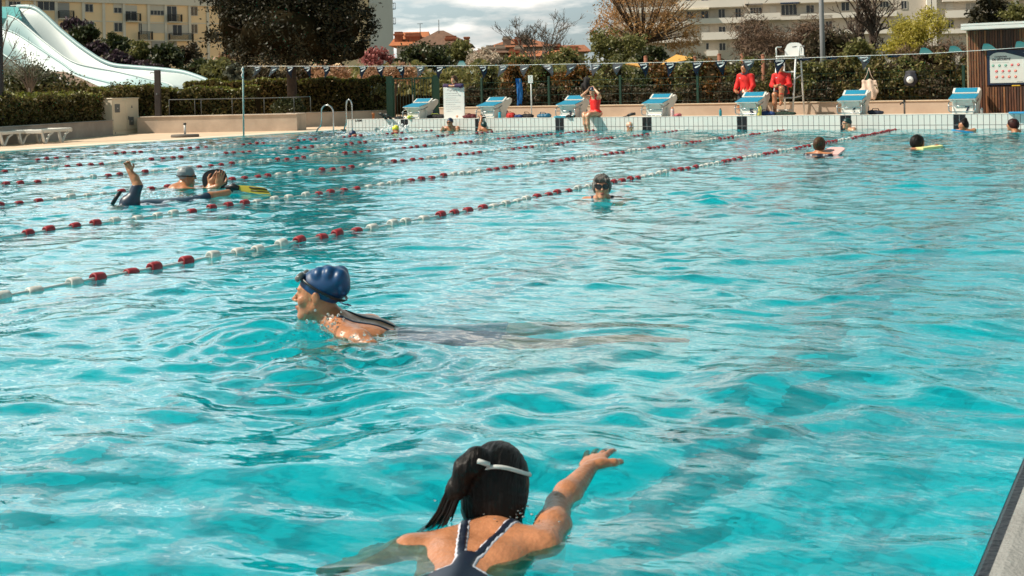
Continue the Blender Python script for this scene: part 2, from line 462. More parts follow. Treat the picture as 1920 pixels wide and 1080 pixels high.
# ------------------------------------------------------------------ bodies: distance fields turned into one continuous skin
class Field:
    """shapes blended into one distance field and meshed with surface nets"""
    def __init__(s): s.it = []
    def cap(s, a, b, ra, rb=None, k=0.02):
        s.it.append(('cap', np.array(a, float), np.array(b, float), ra, ra if rb is None else rb, k)); return s
    def chain(s, pts, rs, k=0.02):
        for i in range(len(pts)-1): s.cap(pts[i], pts[i+1], rs[i], rs[i+1], k)
        return s
    def ell(s, c, r, M=None, k=0.02, sub=False):
        s.it.append(('sub' if sub else 'ell', np.array(c, float), np.array(r, float), None if M is None else np.array(M, float), 0, k)); return s
    def bounds(s):
        lo = np.full(3, 1e9); hi = -lo
        for q in s.it:
            if q[0] == 'cap':
                a, b = q[1], q[2]; r = max(q[3], q[4])
                lo = np.minimum(lo, np.minimum(a, b)-r); hi = np.maximum(hi, np.maximum(a, b)+r)
            elif q[0] == 'ell':
                r = q[2].max(); lo = np.minimum(lo, q[1]-r); hi = np.maximum(hi, q[1]+r)
        return lo, hi
    def grid(s, h, lo=None, hi=None):
        l, g = s.bounds()
        if lo is not None: l = np.maximum(l, lo)
        if hi is not None: g = np.minimum(g, hi)
        l = l-3*h; g = g+3*h
        n = np.ceil((g-l)/h).astype(int)+1
        ax = [(l[i]+np.arange(n[i])*h).astype(np.float32) for i in range(3)]
        F = np.full(n, 0.5, np.float32)
        for q in s.it:
            k = q[5]; pad = k+3*h
            if q[0] == 'cap':
                a, b, ra, rb = q[1], q[2], q[3], q[4]; r = max(ra, rb)
                bl, bh = np.minimum(a, b)-r-pad, np.maximum(a, b)+r+pad
            else:
                r = q[2].max(); bl, bh = q[1]-r-pad, q[1]+r+pad
            i0 = np.clip(np.floor((bl-l)/h).astype(int), 0, n); i1 = np.clip(np.ceil((bh-l)/h).astype(int)+1, 0, n)
            if (i1 <= i0).any(): continue
            sl = tuple(slice(i0[i], i1[i]) for i in range(3))
            x = ax[0][sl[0]][:, None, None]; y = ax[1][sl[1]][None, :, None]; z = ax[2][sl[2]][None, None, :]
            if q[0] == 'cap':
                ba = b-a; L2 = max(float(ba@ba), 1e-12)
                t = np.clip(((x-a[0])*ba[0]+(y-a[1])*ba[1]+(z-a[2])*ba[2])/L2, 0, 1)
                d = np.sqrt((x-a[0]-t*ba[0])**2+(y-a[1]-t*ba[1])**2+(z-a[2]-t*ba[2])**2)-(ra+(rb-ra)*t)
            else:
                c, rr, M = q[1], q[2], q[3]
                px, py, pz = x-c[0], y-c[1], z-c[2]
                if M is not None:       # columns of M: the ellipsoid's own axes
                    px, py, pz = (px*M[0][0]+py*M[1][0]+pz*M[2][0], px*M[0][1]+py*M[1][1]+pz*M[2][1], px*M[0][2]+py*M[1][2]+pz*M[2][2])
                k0 = np.sqrt((px/rr[0])**2+(py/rr[1])**2+(pz/rr[2])**2)
                k1 = np.sqrt((px/rr[0]**2)**2+(py/rr[1]**2)**2+(pz/rr[2]**2)**2)
                d = k0*(k0-1)/np.maximum(k1, 1e-9)
            f = F[sl]
            if q[0] == 'sub':
                d = -d
                hh = np.maximum(k-np.abs(f-d), 0)/k
                F[sl] = np.maximum(f, d)+hh*hh*k*0.25
            else:
                hh = np.maximum(k-np.abs(f-d), 0)/k
                F[sl] = np.minimum(f, d)-hh*hh*k*0.25
        return F, ax
def nets(F, ax):
    """naive surface nets"""
    n = F.shape
    inside = F < 0
    cnt = np.zeros((n[0]-1, n[1]-1, n[2]-1), np.int8)
    for i in (0, 1):
        for j in (0, 1):
            for k in (0, 1):
                cnt += inside[i:n[0]-1+i, j:n[1]-1+j, k:n[2]-1+k]
    act = (cnt > 0) & (cnt < 8)
    idx = np.full(act.shape, -1, np.int32)
    c = np.argwhere(act)
    if len(c) == 0: return np.zeros((0, 3)), np.zeros((0, 4), int)
    idx[act] = np.arange(len(c))
    acc = np.zeros((len(c), 3)); num = np.zeros(len(c))
    corners = [(i, j, k) for i in (0, 1) for j in (0, 1) for k in (0, 1)]
    for a in corners:
        for d in range(3):
            if a[d] == 1: continue
            b = list(a); b[d] = 1
            fa = F[c[:, 0]+a[0], c[:, 1]+a[1], c[:, 2]+a[2]]; fb = F[c[:, 0]+b[0], c[:, 1]+b[1], c[:, 2]+b[2]]
            m = (fa < 0) != (fb < 0)
            t = np.where(m, fa/np.where(m, fa-fb, 1), 0)
            p = np.tile(np.array(a, float), (len(c), 1)); p[:, d] += t
            acc[m] += p[m]; num[m] += 1
    P = c + acc/num[:, None]
    h = ax[0][1]-ax[0][0]
    V = P*h + np.array([ax[0][0], ax[1][0], ax[2][0]])
    Q = []
    for d in range(3):
        e, g = [(1, 2), (2, 0), (0, 1)][d]
        s0 = [slice(1, n[i]-1) for i in range(3)]; s0[d] = slice(0, n[d]-1)
        A = inside[tuple(s0)]
        s1 = list(s0); s1[d] = slice(1, n[d])
        B = inside[tuple(s1)]
        for flip, M in ((False, A & ~B), (True, ~A & B)):
            w = np.argwhere(M)
            if len(w) == 0: continue
            base = w.copy()
            for i in range(3):
                if i != d: base[:, i] += 1
            def cell(de, dg):
                q = base.copy(); q[:, e] -= de; q[:, g] -= dg
                return idx[q[:, 0], q[:, 1], q[:, 2]]
            qd = np.stack([cell(1, 1), cell(0, 1), cell(0, 0), cell(1, 0)], 1)
            if flip: qd = qd[:, ::-1]
            Q.append(qd)
    Q = np.concatenate(Q)
    Q = Q[(Q >= 0).all(1)]
    return V, Q
def relax(V, Q, n=1, w=0.5):
    for _ in range(n):
        acc = np.zeros_like(V); cn = np.zeros(len(V))
        for a, b in ((0, 1), (1, 2), (2, 3), (3, 0)):
            np.add.at(acc, Q[:, a], V[Q[:, b]]); np.add.at(acc, Q[:, b], V[Q[:, a]])
            np.add.at(cn, Q[:, a], 1); np.add.at(cn, Q[:, b], 1)
        V = V*(1-w) + w*acc/np.maximum(cn, 1)[:, None]
    return V
def field_mesh(name, F, ax, smooth=1):
    V, Q = nets(F, ax)
    if smooth: V = relax(V, Q, smooth)
    return from_arrays(name, V, Q, True)

SKIN = {}
def skin(name, col, wet=0.30):
    return mat('skin '+name, col, wet, var=0.24, scale=13.0, bump=0.22, bscale=75.0, sss=0.06, spec=0.6, detail=9.0)
class Figure:
    def __init__(s, h): s.S = Field(); s.h = h; s.kids = []
    def frame(s, c, yaw=0, pitch=0, roll=0, scale=1.0):
        M = Matrix.Rotation(yaw, 3, 'Z') @ Matrix.Rotation(pitch, 3, 'X') @ Matrix.Rotation(roll, 3, 'Y')
        s.hc = Vector(c); s.hM = M; s.hs = scale
        return s
    def H(s, p): return tuple(s.hc + s.hM @ (Vector(p)*s.hs))
    def head(s, c, yaw=0, pitch=0, roll=0, scale=1.0, ears=True, neck=None, neck_r=0.052):
        """origin between the ears, +Y the way the face looks; 0.23 m from chin to crown"""
        s.frame(c, yaw, pitch, roll, scale); S = s.S; H = s.H; q = scale; M = [list(r) for r in s.hM]
        E = lambda c, r, k=.015, sub=False: S.ell(H(c), [x*q for x in r], M, k*q, sub)
        E((0,-.012,.032), (.074,.096,.084)); E((0,.026,-.03), (.060,.064,.086), .03)
        for sx in (-1, 1):
            S.cap(H((sx*.052,-.002,-.052)), H((sx*.012,.066,-.098)), .018*q, .017*q, .03*q)
            E((sx*.042,.060,-.024), (.024,.022,.022), .02)
        E((0,.073,-.098), (.020,.016,.016), .02)
        S.cap(H((-.040,.076,.026)), H((.040,.076,.026)), .010*q, .010*q, .018*q)
        for sx in (-1, 1):
            E((sx*.030,.097,.004), (.019,.014,.013), .012, True)
            E((sx*.030,.080,.003), (.0145,.0135,.0125), .005)
        S.cap(H((0,.086,.014)), H((0,.112,-.026)), .007*q, .011*q, .010*q)
        for sx in (-1, 1): E((sx*.012,.099,-.030), (.008,.010,.008), .006)
        E((0,.088,-.058), (.024,.013,.0065), .007); E((0,.085,-.069), (.021,.013,.0075), .007)
        if ears:
            for sx in (-1, 1):
                E((sx*.076,-.012,-.004), (.008,.019,.031), .006)
                E((sx*.086,-.008,.000), (.006,.009,.017), .004, True)
        if neck is not None:
            S.cap(H((0,-.022,-.055)), neck, neck_r*q, neck_r*1.08*q, .03)
        return s
    def hand(s, w, d, nrm, curl=0.5, size=1.0, side=1, spread=0.12):
        """w wrist, d the way the hand points, nrm out of the palm; side=1 puts the thumb on d x nrm"""
        d = Vector(d).normalized(); nrm = Vector(nrm); nrm = (nrm-d*nrm.dot(d)).normalized()
        t = d.cross(nrm).normalized()*side; w = Vector(w); q = size; S = s.S
        pc = w+d*.048*q
        M = [[t[i], d[i], nrm[i]] for i in range(3)]
        S.ell(tuple(pc), (.042*q, .055*q, .016*q), M, .012)
        for i, (off, ln) in enumerate(((.030, .070), (.010, .080), (-.011, .074), (-.030, .058))):
            dd = (d + t*spread*(1.2-0.8*i)*0.8).normalized()
            p = w+d*.090*q+t*off*q; pts = [tuple(w+d*.055*q+t*off*q*.9), tuple(p)]; a = curl*0.55
            for f in (.45, .32, .25):
                v = dd*math.cos(a)+nrm*math.sin(a); p = p+v*ln*f*q; pts.append(tuple(p)); a += curl*0.75
            S.chain(pts, [.0095*q, .0092*q, .0086*q, .0078*q, .0068*q], .004)
        p0 = w+d*.022*q+t*.026*q; p1 = p0+(d*.55+t*.8+nrm*.25).normalized()*.042*q; p2 = p1+(d*.85+t*.25+nrm*(.3+.4*curl)).normalized()*.032*q; p3 = p2+(d*.9-t*.1+nrm*(.3+.4*curl)).normalized()*.024*q
        S.chain([tuple(w+d*.01*q), tuple(p0), tuple(p1), tuple(p2), tuple(p3)], [.016*q, .016*q, .0115*q, .010*q, .008*q], .008)
        return s
    def body(s, label, loc, rz, m, lo=None, hi=None, smooth=1, name='person', group=None):
        s.F, s.ax = s.S.grid(s.h, lo, hi)
        me = field_mesh(name, s.F, s.ax, smooth)
        s.o = link(name, me, m, None, loc, (0, 0, rz))
        tag(s.o, label, 'person', group)
        return s
    def xyz(s): return s.ax[0][:, None, None], s.ax[1][None, :, None], s.ax[2][None, None, :]
    def shell(s, name, t, region, m, smooth=1, label=None):
        """cloth that follows the skin at distance t where region(x, y, z) < 0"""
        x, y, z = s.xyz()
        F = np.maximum(s.F-t, region(x, y, z)).astype(np.float32)
        me = field_mesh(name, F, s.ax, smooth)
        o = link(name, me, m, s.o)
        if label: o['label'] = label
        return o
    def local(s, x, y, z):
        """coordinates in the head's own frame"""
        a = x-s.hc.x; b = y-s.hc.y; c = z-s.hc.z; M = s.hM
        q = s.hs
        return ((a*M[0][0]+b*M[1][0]+c*M[2][0])/q, (a*M[0][1]+b*M[1][1]+c*M[2][1])/q, (a*M[0][2]+b*M[1][2]+c*M[2][2])/q)
    def on_head(s, name, build, m, h=None, label=None, smooth=1):
        """a mesh modelled in the head's frame: build(field) adds shapes; returns (F, ax) hook"""
        f = Field(); post = build(f)
        hh = h or s.h/s.hs
        F, ax = f.grid(hh)
        if post:
            x, y, z = ax[0][:, None, None], ax[1][None, :, None], ax[2][None, None, :]
            F = post(F, x, y, z).astype(np.float32)
        V, Q = nets(F, ax)
        if smooth: V = relax(V, Q, smooth)
        Mx = np.array([list(r) for r in s.hM]); V = (V*s.hs)@Mx.T+np.array(s.hc)
        o = link(name, from_arrays(name, V, Q, True), m, s.o)
        if label: o['label'] = label
        return o
    def mb(s, name, mbuild, m, label=None):
        """MB shape given in the head's frame"""
        mbuild.v = [s.H(p) for p in mbuild.v]
        o = mbuild.build(name, m, s.o)
        if label: o['label'] = label
        return o
def ring_on_head(tilt, z0, ry=.112, rx=.088, yc=-.012, n=36, a0=0, a1=360):
    """points of a strap round the head: tilt raises the front"""
    out = []
    for i in range(n+1):
        t = R(a0+(a1-a0)*i/n); x = rx*math.sin(t); y = yc+ry*math.cos(t)
        out.append((x, y, z0+tilt*math.cos(t)))
    return out
def swim_cap(fig, col_mat, ridges=0.0, grow=0.006, cut=(0.012, 0.55), bump=None, h=None, label=None, lumps=()):
    def b(f):
        f.ell((0,-.014,.034), (.074+grow,.097+grow,.085+grow))
        if bump: f.ell(*bump, k=.05)
        for c_, r_ in lumps: f.ell(c_, r_, k=.009)
        def post(F, x, y, z):
            if ridges: F = F + ridges*np.sin(x*75+9*z)*np.clip((z-.035)*14, 0, 1) + ridges*.6*np.sin(y*50-x*30+z*40)*np.clip((z-.03)*12, 0, 1)
            return np.maximum(F, (cut[0] + cut[1]*y) - z)
        return post
    return fig.on_head('swim_cap', b, col_mat, h, label)
def goggles(fig, strap_mat, lens_mat, tilt, z0, on_eyes=True, rx=.086, ry=.110, up=0.0, yc=-.012, pitch=0.0, size=1.0):
    m = MB(); m.tube(ring_on_head(tilt, z0, ry, rx, yc, n=28), .0045, 6, False, flat=1.6)
    st = fig.mb('goggle_strap', m, strap_mat)
    g = MB()
    zc = z0+tilt
    yf = yc+ry
    for sx in (-1, 1):
        prof = [(.004,-.004),(.021,-.004),(.024,.002),(.022,.010),(.016,.014),(.004,.015)]
        vs = []
        n = 14
        for r, hgt in prof:
            for k in range(n):
                t = 2*math.pi*k/n
                vs.append((sx*.031*size**.5+1.15*size*r*math.cos(t), yf-.010+hgt*size-abs(math.cos(t))*r*.25, zc+.8*size*r*math.sin(t)))
        fs = []
        for i in range(len(prof)-1):
            for k in range(n): fs.append([i*n+k, i*n+(k+1)%n, (i+1)*n+(k+1)%n, (i+1)*n+k])
        fs.append([(len(prof)-1)*n+k for k in range(n)])
        g.add(vs, fs, True)
    g.tube([(-.012,yf,zc),(.012,yf,zc)], .004, 6)
    cp_, sp_ = math.cos(pitch), math.sin(pitch)
    g.v = [(x, yf+(y-yf)*cp_-(z-zc)*sp_, zc+(y-yf)*sp_+(z-zc)*cp_) for x, y, z in g.v]
    fig.mb('goggles', g, lens_mat)
    return st
# ------------------------------------------------------------------ swimmers and people
sk_tan = skin('tan', (0.42, 0.175, 0.085)); sk_fair = skin('fair', (0.56, 0.29, 0.175)); sk_brown = skin('brown', (0.33, 0.14, 0.07)); sk_pink = skin('pink', (0.50, 0.225, 0.125))
c_navy = mat('navy swimsuit cloth', (0.010, 0.014, 0.030), 0.35, var=0.2, scale=30)
c_black = mat('black rubber', (0.012, 0.012, 0.014), 0.35)
c_white = mat('white trim cloth', (0.52, 0.54, 0.62), 0.6)
c_red_suit = mat('red swimsuit cloth', (0.75, 0.015, 0.012), 0.5, var=0.1, scale=20)
c_red = mat('red jacket cloth', (0.62, 0.016, 0.014), 0.75, var=0.16, scale=14, bump=0.25, bscale=22)
c_shorts = mat('dark shorts cloth', (0.018, 0.018, 0.022), 0.8)
cap_blue = mat('blue silicone cap', (0.004, 0.046, 0.135), 0.42, var=0.12, scale=8)
cap_grey = mat('grey silicone cap', (0.20, 0.23, 0.25), 0.35, var=0.15, scale=20)
cap_navy = mat('navy silicone cap', (0.010, 0.025, 0.075), 0.35)
cap_green = mat('dark green cap', (0.008, 0.035, 0.034), 0.35)
cap_yellow = mat('yellow cap', (0.65, 0.62, 0.04), 0.35)
cap_pale = mat('pale patterned cap', (0.66, 0.52, 0.42), 0.4, col2=(0.55, 0.22, 0.10), scale=14)
lens_dark = mat('dark goggle lens', (0.015, 0.015, 0.018), 0.12, coat=0.6)
lens_grey = mat('grey goggle lens', (0.10, 0.10, 0.095), 0.12, coat=0.8)
def hairmat(name, col, col2): return mat('hair '+name, col, 0.45, col2=col2, scale=60, stretch=(1, 0.15, 0.15), bump=0.5, bscale=90, spec=0.2)
h_black = hairmat('black', (0.012, 0.009, 0.008), (0.004, 0.003, 0.003))
h_grey = hairmat('grey', (0.20, 0.185, 0.17), (0.035, 0.03, 0.027))
h_brown = hairmat('brown', (0.11, 0.055, 0.028), (0.03, 0.014, 0.008))
h_red = hairmat('dark red', (0.05, 0.014, 0.012), (0.012, 0.004, 0.005))
m_lip = mat('lips', (0.36, 0.11, 0.09), 0.4); m_brow = mat('eyebrow hair', (0.05, 0.025, 0.015), 0.7)
m_eye = mat('eye', (0.02, 0.012, 0.010), 0.15)

def heading(deg): return YAW + R(deg)          # 0 looks away from the photographer, 90 to the left, 180 at the photographer
def into(loc, rz, p):
    """a world point in the frame of a figure"""
    d = Vector(p)-Vector(loc); c, s = math.cos(-rz), math.sin(-rz)
    return (c*d.x-s*d.y, s*d.x+c*d.y, d.z)
def spot(px, py, z=0.0):
    p = on_z(px, py, z)
    if p.y > 27.08: p = on_y(px, py, 27.08)
    return Vector((p.x, p.y, 0))
def seg_d(x, y, a, b):
    bx, by = b[0]-a[0], b[1]-a[1]; L2 = bx*bx+by*by
    t = np.clip(((x-a[0])*bx+(y-a[1])*by)/L2, 0, 1)
    return np.sqrt((x-a[0]-t*bx)**2+(y-a[1]-t*by)**2)
def hair_cap(fig, m, grow=0.016, face=((0,.125,-.035), (.066,.085,.098)), low=-0.07, strand=0.003, extra=None, h=None, name='hair', back=-.01):
    def b(f):
        f.ell((0,back-.012,.030), (.074+grow,.096+grow,.086+grow), k=.03)
        f.ell((0,back-.030,-.02), (.070+grow,.075+grow,.075), k=.04)
        if extra: extra(f)
        def post(F, x, y, z):
            F = F + strand*np.sin(x*210+14*np.sin(z*26))*np.clip((z+.12)*9, 0, 1) + strand*.8*np.sin(x*95-y*60+z*40)
            if face is not None:
                c, r = face
                k0 = np.sqrt(((x-c[0])/r[0])**2+((y-c[1])/r[1])**2+((z-c[2])/r[2])**2)
                F = np.maximum(F, (1-k0)*min(r))
            return np.maximum(F, low-z)
        return post
    return fig.on_head(name, b, m, h)
def brows_lips(fig):
    for sx in (-1, 1):
        m = MB(); m.tube([(sx*.014,.094,.022),(sx*.030,.092,.028),(sx*.047,.078,.022)], [.0022,.0032,.0018], 5, True); fig.mb('eyebrow', m, m_brow)
        m = MB(); m.tube([(sx*.018,.0955,.000),(sx*.030,.0965,-.003),(sx*.044,.087,.001)], [.0012,.0022,.0012], 5, True); fig.mb('eyelash', m, m_eye)
    m = MB(); m.tube([(-.020,.092,-.061),(-.008,.1005,-.0585),(0,.1005,-.060),(.008,.1005,-.0585),(.020,.092,-.061)], [.002,.0042,.004,.0042,.002], 6)
    m.tube([(-.018,.090,-.065),(0,.0985,-.068),(.018,.090,-.065)], [.002,.0052,.002], 6)
    fig.mb('lips', m, m_lip)
def torso(S, neck, chest, hip, w=.17, sy=1):
    """trunk of a swimmer lying along -Y"""
    S.cap((neck[0],neck[1],neck[2]), chest, .055, .09, .05)

# --- the woman in the foreground, seen from behind
def foreground_swimmer():
    loc = spot(938, 962); rz = heading(-13)
    f = Figure(0.0055); S = f.S
    P = lambda px, py, z: into(loc, rz, on_z(px, py, z))
    hd = (-.005, .015, .040)
    f.head(hd, yaw=R(-4), pitch=R(-6), scale=.90, neck=(0,-.105,-.05), neck_r=.045)
    sh_l, sh_r = (-.172,-.195,-.066), (.142,-.165,-.045)
    S.ell((0,-.27,-.088), (.125,.19,.080), None, .06)
    S.ell((-.066,-.225,-.066), (.068,.095,.058), None, .035); S.ell((.068,-.215,-.056), (.068,.095,.060), None, .035); S.cap((0,-.15,-.035), (0,-.5,-.05), .016, .016, .03)
    S.cap((-.03,-.115,-.050), sh_l, .042, .047, .05); S.cap((.03,-.115,-.042), sh_r, .042, .047, .05)
    S.ell((0,-.50,-.105), (.105,.19,.078), None, .08); S.ell((0,-.70,-.17), (.145,.17,.10), None, .08)
    # right arm reaching ahead just under the surface
    el = P(1048, 962, -.030); wr = P(1106, 893, .000); tip = P(1133, 840, .012)
    S.chain([sh_r, tuple((Vector(sh_r)+Vector(el))/2+Vector((.006,-.006,.002))), el], [.046, .042, .033], .03)
    S.chain([el, tuple((Vector(el)*.72+Vector(wr)*.28)), wr], [.033, .036, .023], .015)
    f.hand(wr, Vector(tip)-Vector(wr), (0.25, 0, -1), curl=.20, side=-1, size=1.0, spread=.16)
    # left arm drawn back
    el2 = (-.325,-.33,-.11); wr2 = (-.32,-.12,-.24)
    S.chain([sh_l, el2], [.046, .034], .03); S.chain([el2, wr2], [.034, .024], .02)
    f.hand(wr2, (.1,1,-.2), (.3,0,-1), curl=.4, side=1)
    for sx in (-1, 1):
        S.chain([(sx*.09,-.76,-.2), (sx*.14,-1.15,-.30), (sx*.12,-1.52,-.30), (sx*.12,-1.72,-.34)], [.092, .06, .04, .03], .04)
    f.body('person swimming away in front, dark ponytail, black swimsuit with white edged straps', loc, rz, sk_tan)
    f.o.location.z = .020
    def straps(w, lo):
        def reg(x, y, z):
            d = np.minimum(seg_d(x, y, (-.066,-.09), (-.020,-.30)), seg_d(x, y, (.066,-.09), (.020,-.30)))-w
            d = np.minimum(d, seg_d(x, y, (0,-.315), (0,-.50))-(w+.014))
            edge = y+lo+0.35*np.abs(x)*np.clip(1-np.abs(x)*2, 0, 1)
            d = np.minimum(d, np.maximum(edge, np.abs(x)-.4))
            d = np.maximum(d, np.abs(x)-.19)
            d = np.maximum(d, -z-.30)
            return np.maximum(np.maximum(d, -(y+.86)), (y+.095)) + 0*z
        return reg
    f.shell('swimsuit_trim', .0028, straps(.0148, .345), c_white)
    f.shell('swimsuit', .0050, straps(.0105, .355), c_navy)
    def ex(q):
        # ponytail springs from the crown and lies down to the left
        q.chain([(-.010,-.085,.085), (-.030,-.118,.100), (-.052,-.140,.075), (-.078,-.145,.02), (-.105,-.140,-.04), (-.14,-.135,-.085)], [.024, .028, .028, .023, .014, .004], .025)
        q.ell((0,-.065,-.055), (.082,.055,.070), None, .04)
        q.cap((.02,-.07,-.05), (.060,-.085,-.125), .035, .012, .03)
        q.cap((-.01,-.07,-.05), (-.03,-.10,-.12), .03, .012, .03)
    hair_cap(f, h_black, .014, low=-.150, extra=ex, strand=.0012, h=.0055)
    m = MB(); m.tube([(x, y, z+.006*math.sin(x*40)) for x, y, z in ring_on_head(-.030, .048, .109, .0905, yc=-.016, n=40)], .0036, 6, False, flat=1.7)
    m.tube([(-.062,-.100,.062),(-.04,-.138,.092),(-.012,-.150,.100),(.012,-.128,.088)], .0042, 6, True, True, 1.8)
    sg = MB(); rs_ = random.Random(12)
    for i in range(90):
        a = rs_.uniform(-1.25, 1.25); x0 = .070*math.sin(a)
        sg.tube([(x0*.5, -.10*math.cos(a*.6), .108-.02*abs(a)), (x0*1.12, -.116*math.cos(a)-.006, .055+rs_.uniform(-.01,.01)), (x0*1.20, -.118*math.cos(a)-.004, .0+rs_.uniform(-.01,.01)), (x0*1.15+rs_.uniform(-.012,.012), -.10*math.cos(a)-.01, -.075), (x0*1.1+rs_.uniform(-.03,.03), -.11*math.cos(a)-rs_.uniform(0,.03), -.12-rs_.uniform(0,.03))], [.0012,.0022,.0022,.0018,.0007], 4, True)
    for i in range(80):
        u, v = rs_.uniform(-.022,.022), rs_.uniform(-.022,.022)
        sg.tube([(-.006+u*.5, -.085, .095+v*.4), (-.034+u, -.124+v*.5, .104+v), (-.056+u, -.146+v*.6, .074+u), (-.080+u, -.150+v*.6, .02), (-.106+u*1.1, -.146+v*.8, -.04), (-.142+u*2.2, -.140+v*1.6, -.095+u*1.2)], [.0014,.0028,.0028,.0026,.0022,.0010], 4, True)
    f.mb('wet_strands', sg, mat('hair strand', (.010,.008,.007), .30, spec=.35))
    f.mb('goggle_strap', m, mat('silver strap', (0.62, 0.62, 0.60), 0.3))
    return f
# --- the woman in the blue cap
def blue_cap_swimmer():
    p = at_depth(597, 556, 5.36); loc = Vector((p.x, p.y, 0)); rz = heading(82)
    f = Figure(0.0062); S = f.S
    f.head((0, 0, .150), pitch=R(3), scale=1.02, neck=(0,-.085,.005), neck_r=.050)
    sh_l, sh_r = (-.165,-.185,-.022), (.155,-.20,-.03)
    S.cap((-.02,-.075,.02), sh_l, .048, .058, .05); S.cap((.02,-.075,.02), sh_r, .048, .055, .05)
    S.ell((0,-.26,-.070), (.150,.20,.088), [[1,0,0],[0,.96,-.28],[0,.28,.96]], .06)
    S.ell((-.085,-.24,-.028), (.07,.10,.05), None, .04); S.ell((.085,-.24,-.028), (.07,.10,.05), None, .04)
    S.ell((0,-.50,-.105), (.12,.19,.080), None, .08); S.ell((0,-.70,-.130), (.165,.16,.105), None, .08)
    el = (-.285,-.315,-.035); wr = (-.33,-.12,-.14)
    S.chain([sh_l, (-.23,-.255,-.012), el], [.056, .048, .040], .03); S.chain([el, wr], [.041, .027], .02)
    f.hand(wr, (-.25,1,-.15), (.4,0,-1), curl=.35, side=1)
    el2 = (.31,-.28,-.12); wr2 = (.33,-.05,-.2)
    S.chain([sh_r, el2], [.055, .040], .03); S.chain([el2, wr2], [.040, .027], .02)
    f.hand(wr2, (0,1,-.15), (-.3,0,-1), curl=.35, side=-1)
    for sx in (-1, 1):
        S.chain([(sx*.085,-.77,-.13), (sx*.17,-1.12,-.12), (sx*.13,-1.46,-.08), (sx*.15,-1.65,-.08)], [.092, .06, .042, .03], .04)
    f.body('person swimming to the left in a blue swim cap with goggles pushed up', loc, rz, sk_tan)
    def reg(x, y, z):
        d = np.minimum(seg_d(x, y, (-.062,-.10), (-.045,-.36)), seg_d(x, y, (.062,-.10), (.045,-.36)))-.013
        return np.maximum(np.maximum(np.minimum(d, np.maximum(y+.37+.2*np.abs(x), np.abs(x)-.17)), -(y+.86)), y+.10) + 0*z
    f.shell('swimsuit', .0045, reg, c_navy)
    swim_cap(f, cap_blue, .0016, .004, cut=(.006, .50), bump=((0,-.080,.062), (.070,.062,.066)), h=.0048,
        lumps=[((-.026,-.010,.094),(.046,.032,.034)),((-.030,-.060,.096),(.046,.032,.040)),((-.030,-.106,.082),(.044,.032,.042)),((-.026,-.124,.044),(.044,.028,.040)),((.034,-.03,.096),(.042,.034,.034)),((.034,-.09,.088),(.042,.036,.040))])
    goggles(f, c_black, lens_grey, .052, .034, rx=.090, ry=.104, yc=-.024, pitch=R(48), size=1.35)
    m = MB(); m.tube([(-.055,-.105,-.012),(-.075,-.145,-.022),(-.05,-.165,-.03),(-.02,-.14,-.03)], .0028, 6); f.mb('strap_end', m, cap_blue)
    brows_lips(f)
    return f
# --- grey-haired woman in sunglasses, coming on
def grey_haired_swimmer():
    loc = spot(1129, 374); rz = heading(173)
    f = Figure(0.008); S = f.S
    f.head((0, .0, .122), pitch=R(2), yaw=R(4), scale=.98, neck=(0,-.07,-.03), neck_r=.056)
    for sx in (-1, 1):
        S.cap((sx*.03,-.07,-.01), (sx*.16,-.12,-.040), .05, .05, .05)
        S.chain([(sx*.16,-.12,-.040), (sx*.27,.02,-.09), (sx*.18,.22,-.13)], [.055, .042, .03], .03)
        f.hand((sx*.18,.22,-.13), (-sx*.2,1,-.1), (0,0,-1), curl=.2, side=sx)
    S.ell((0,-.25,-.10), (.17,.2,.10), None, .06); S.ell((0,-.6,-.2), (.17,.25,.11), None, .08)
    for sx in (-1, 1): S.chain([(sx*.08,-.75,-.22), (sx*.16,-1.15,-.3), (sx*.14,-1.5,-.25)], [.09, .06, .04], .04)
    f.body('person with short grey hair and dark sunglasses swimming towards the viewer', loc, rz, sk_pink)
    def reg(x, y, z):
        d = np.minimum(seg_d(x, y, (-.10,.0), (-.09,-.4)), seg_d(x, y, (.10,.0), (.09,-.4)))-.015
        return np.maximum(np.minimum(d, y+.30), -(y+.8)) + 0*z
    f.shell('swimsuit', .005, reg, c_navy)
    def ex(q):
        for sx in (-1, 1): q.ell((sx*.066,.016,.008), (.024,.045,.060), None, .02)
        q.cap((-.06,.070,.068), (.05,.075,.075), .022, .022, .02)
    hair_cap(f, h_grey, .015, face=((0,.140,-.045), (.070,.105,.104)), low=-.060, strand=.0035, extra=ex, h=.0065)
    m = MB()
    for sx in (-1, 1):
        pts = [(.003,.018),(.020,.028),(.048,.029),(.068,.022),(.066,-.006),(.052,-.025),(.024,-.027),(.007,-.010)]
        a = [(sx*x, .112-.42*max(0,x-.02)-.04*abs(z), z+.004) for x, z in pts]; b = [(x, y-.010, z) for x, y, z in a]
        n = len(a); m.add(a+b, [list(range(n)), list(range(2*n-1, n-1, -1))]+[[i, i+n, (i+1)%n+n, (i+1)%n] for i in range(n)])
        m.tube([(sx*.062,.092,.018),(sx*.084,.02,.012),(sx*.086,-.02,.004)], .004, 6)
    m.tube([(-.008,.113,.012),(0,.118,.014),(.008,.113,.012)], .004, 6)
    f.mb('sunglasses', m, lens_dark)
    m = MB(); m.tube([(-.022,.094,-.062),(0,.103,-.061),(.022,.094,-.062)], [.002,.0048,.002], 6); m.tube([(-.018,.092,-.067),(0,.100,-.069),(.018,.092,-.067)], [.002,.0045,.002], 6)
    f.mb('lips', m, m_lip)
    return f
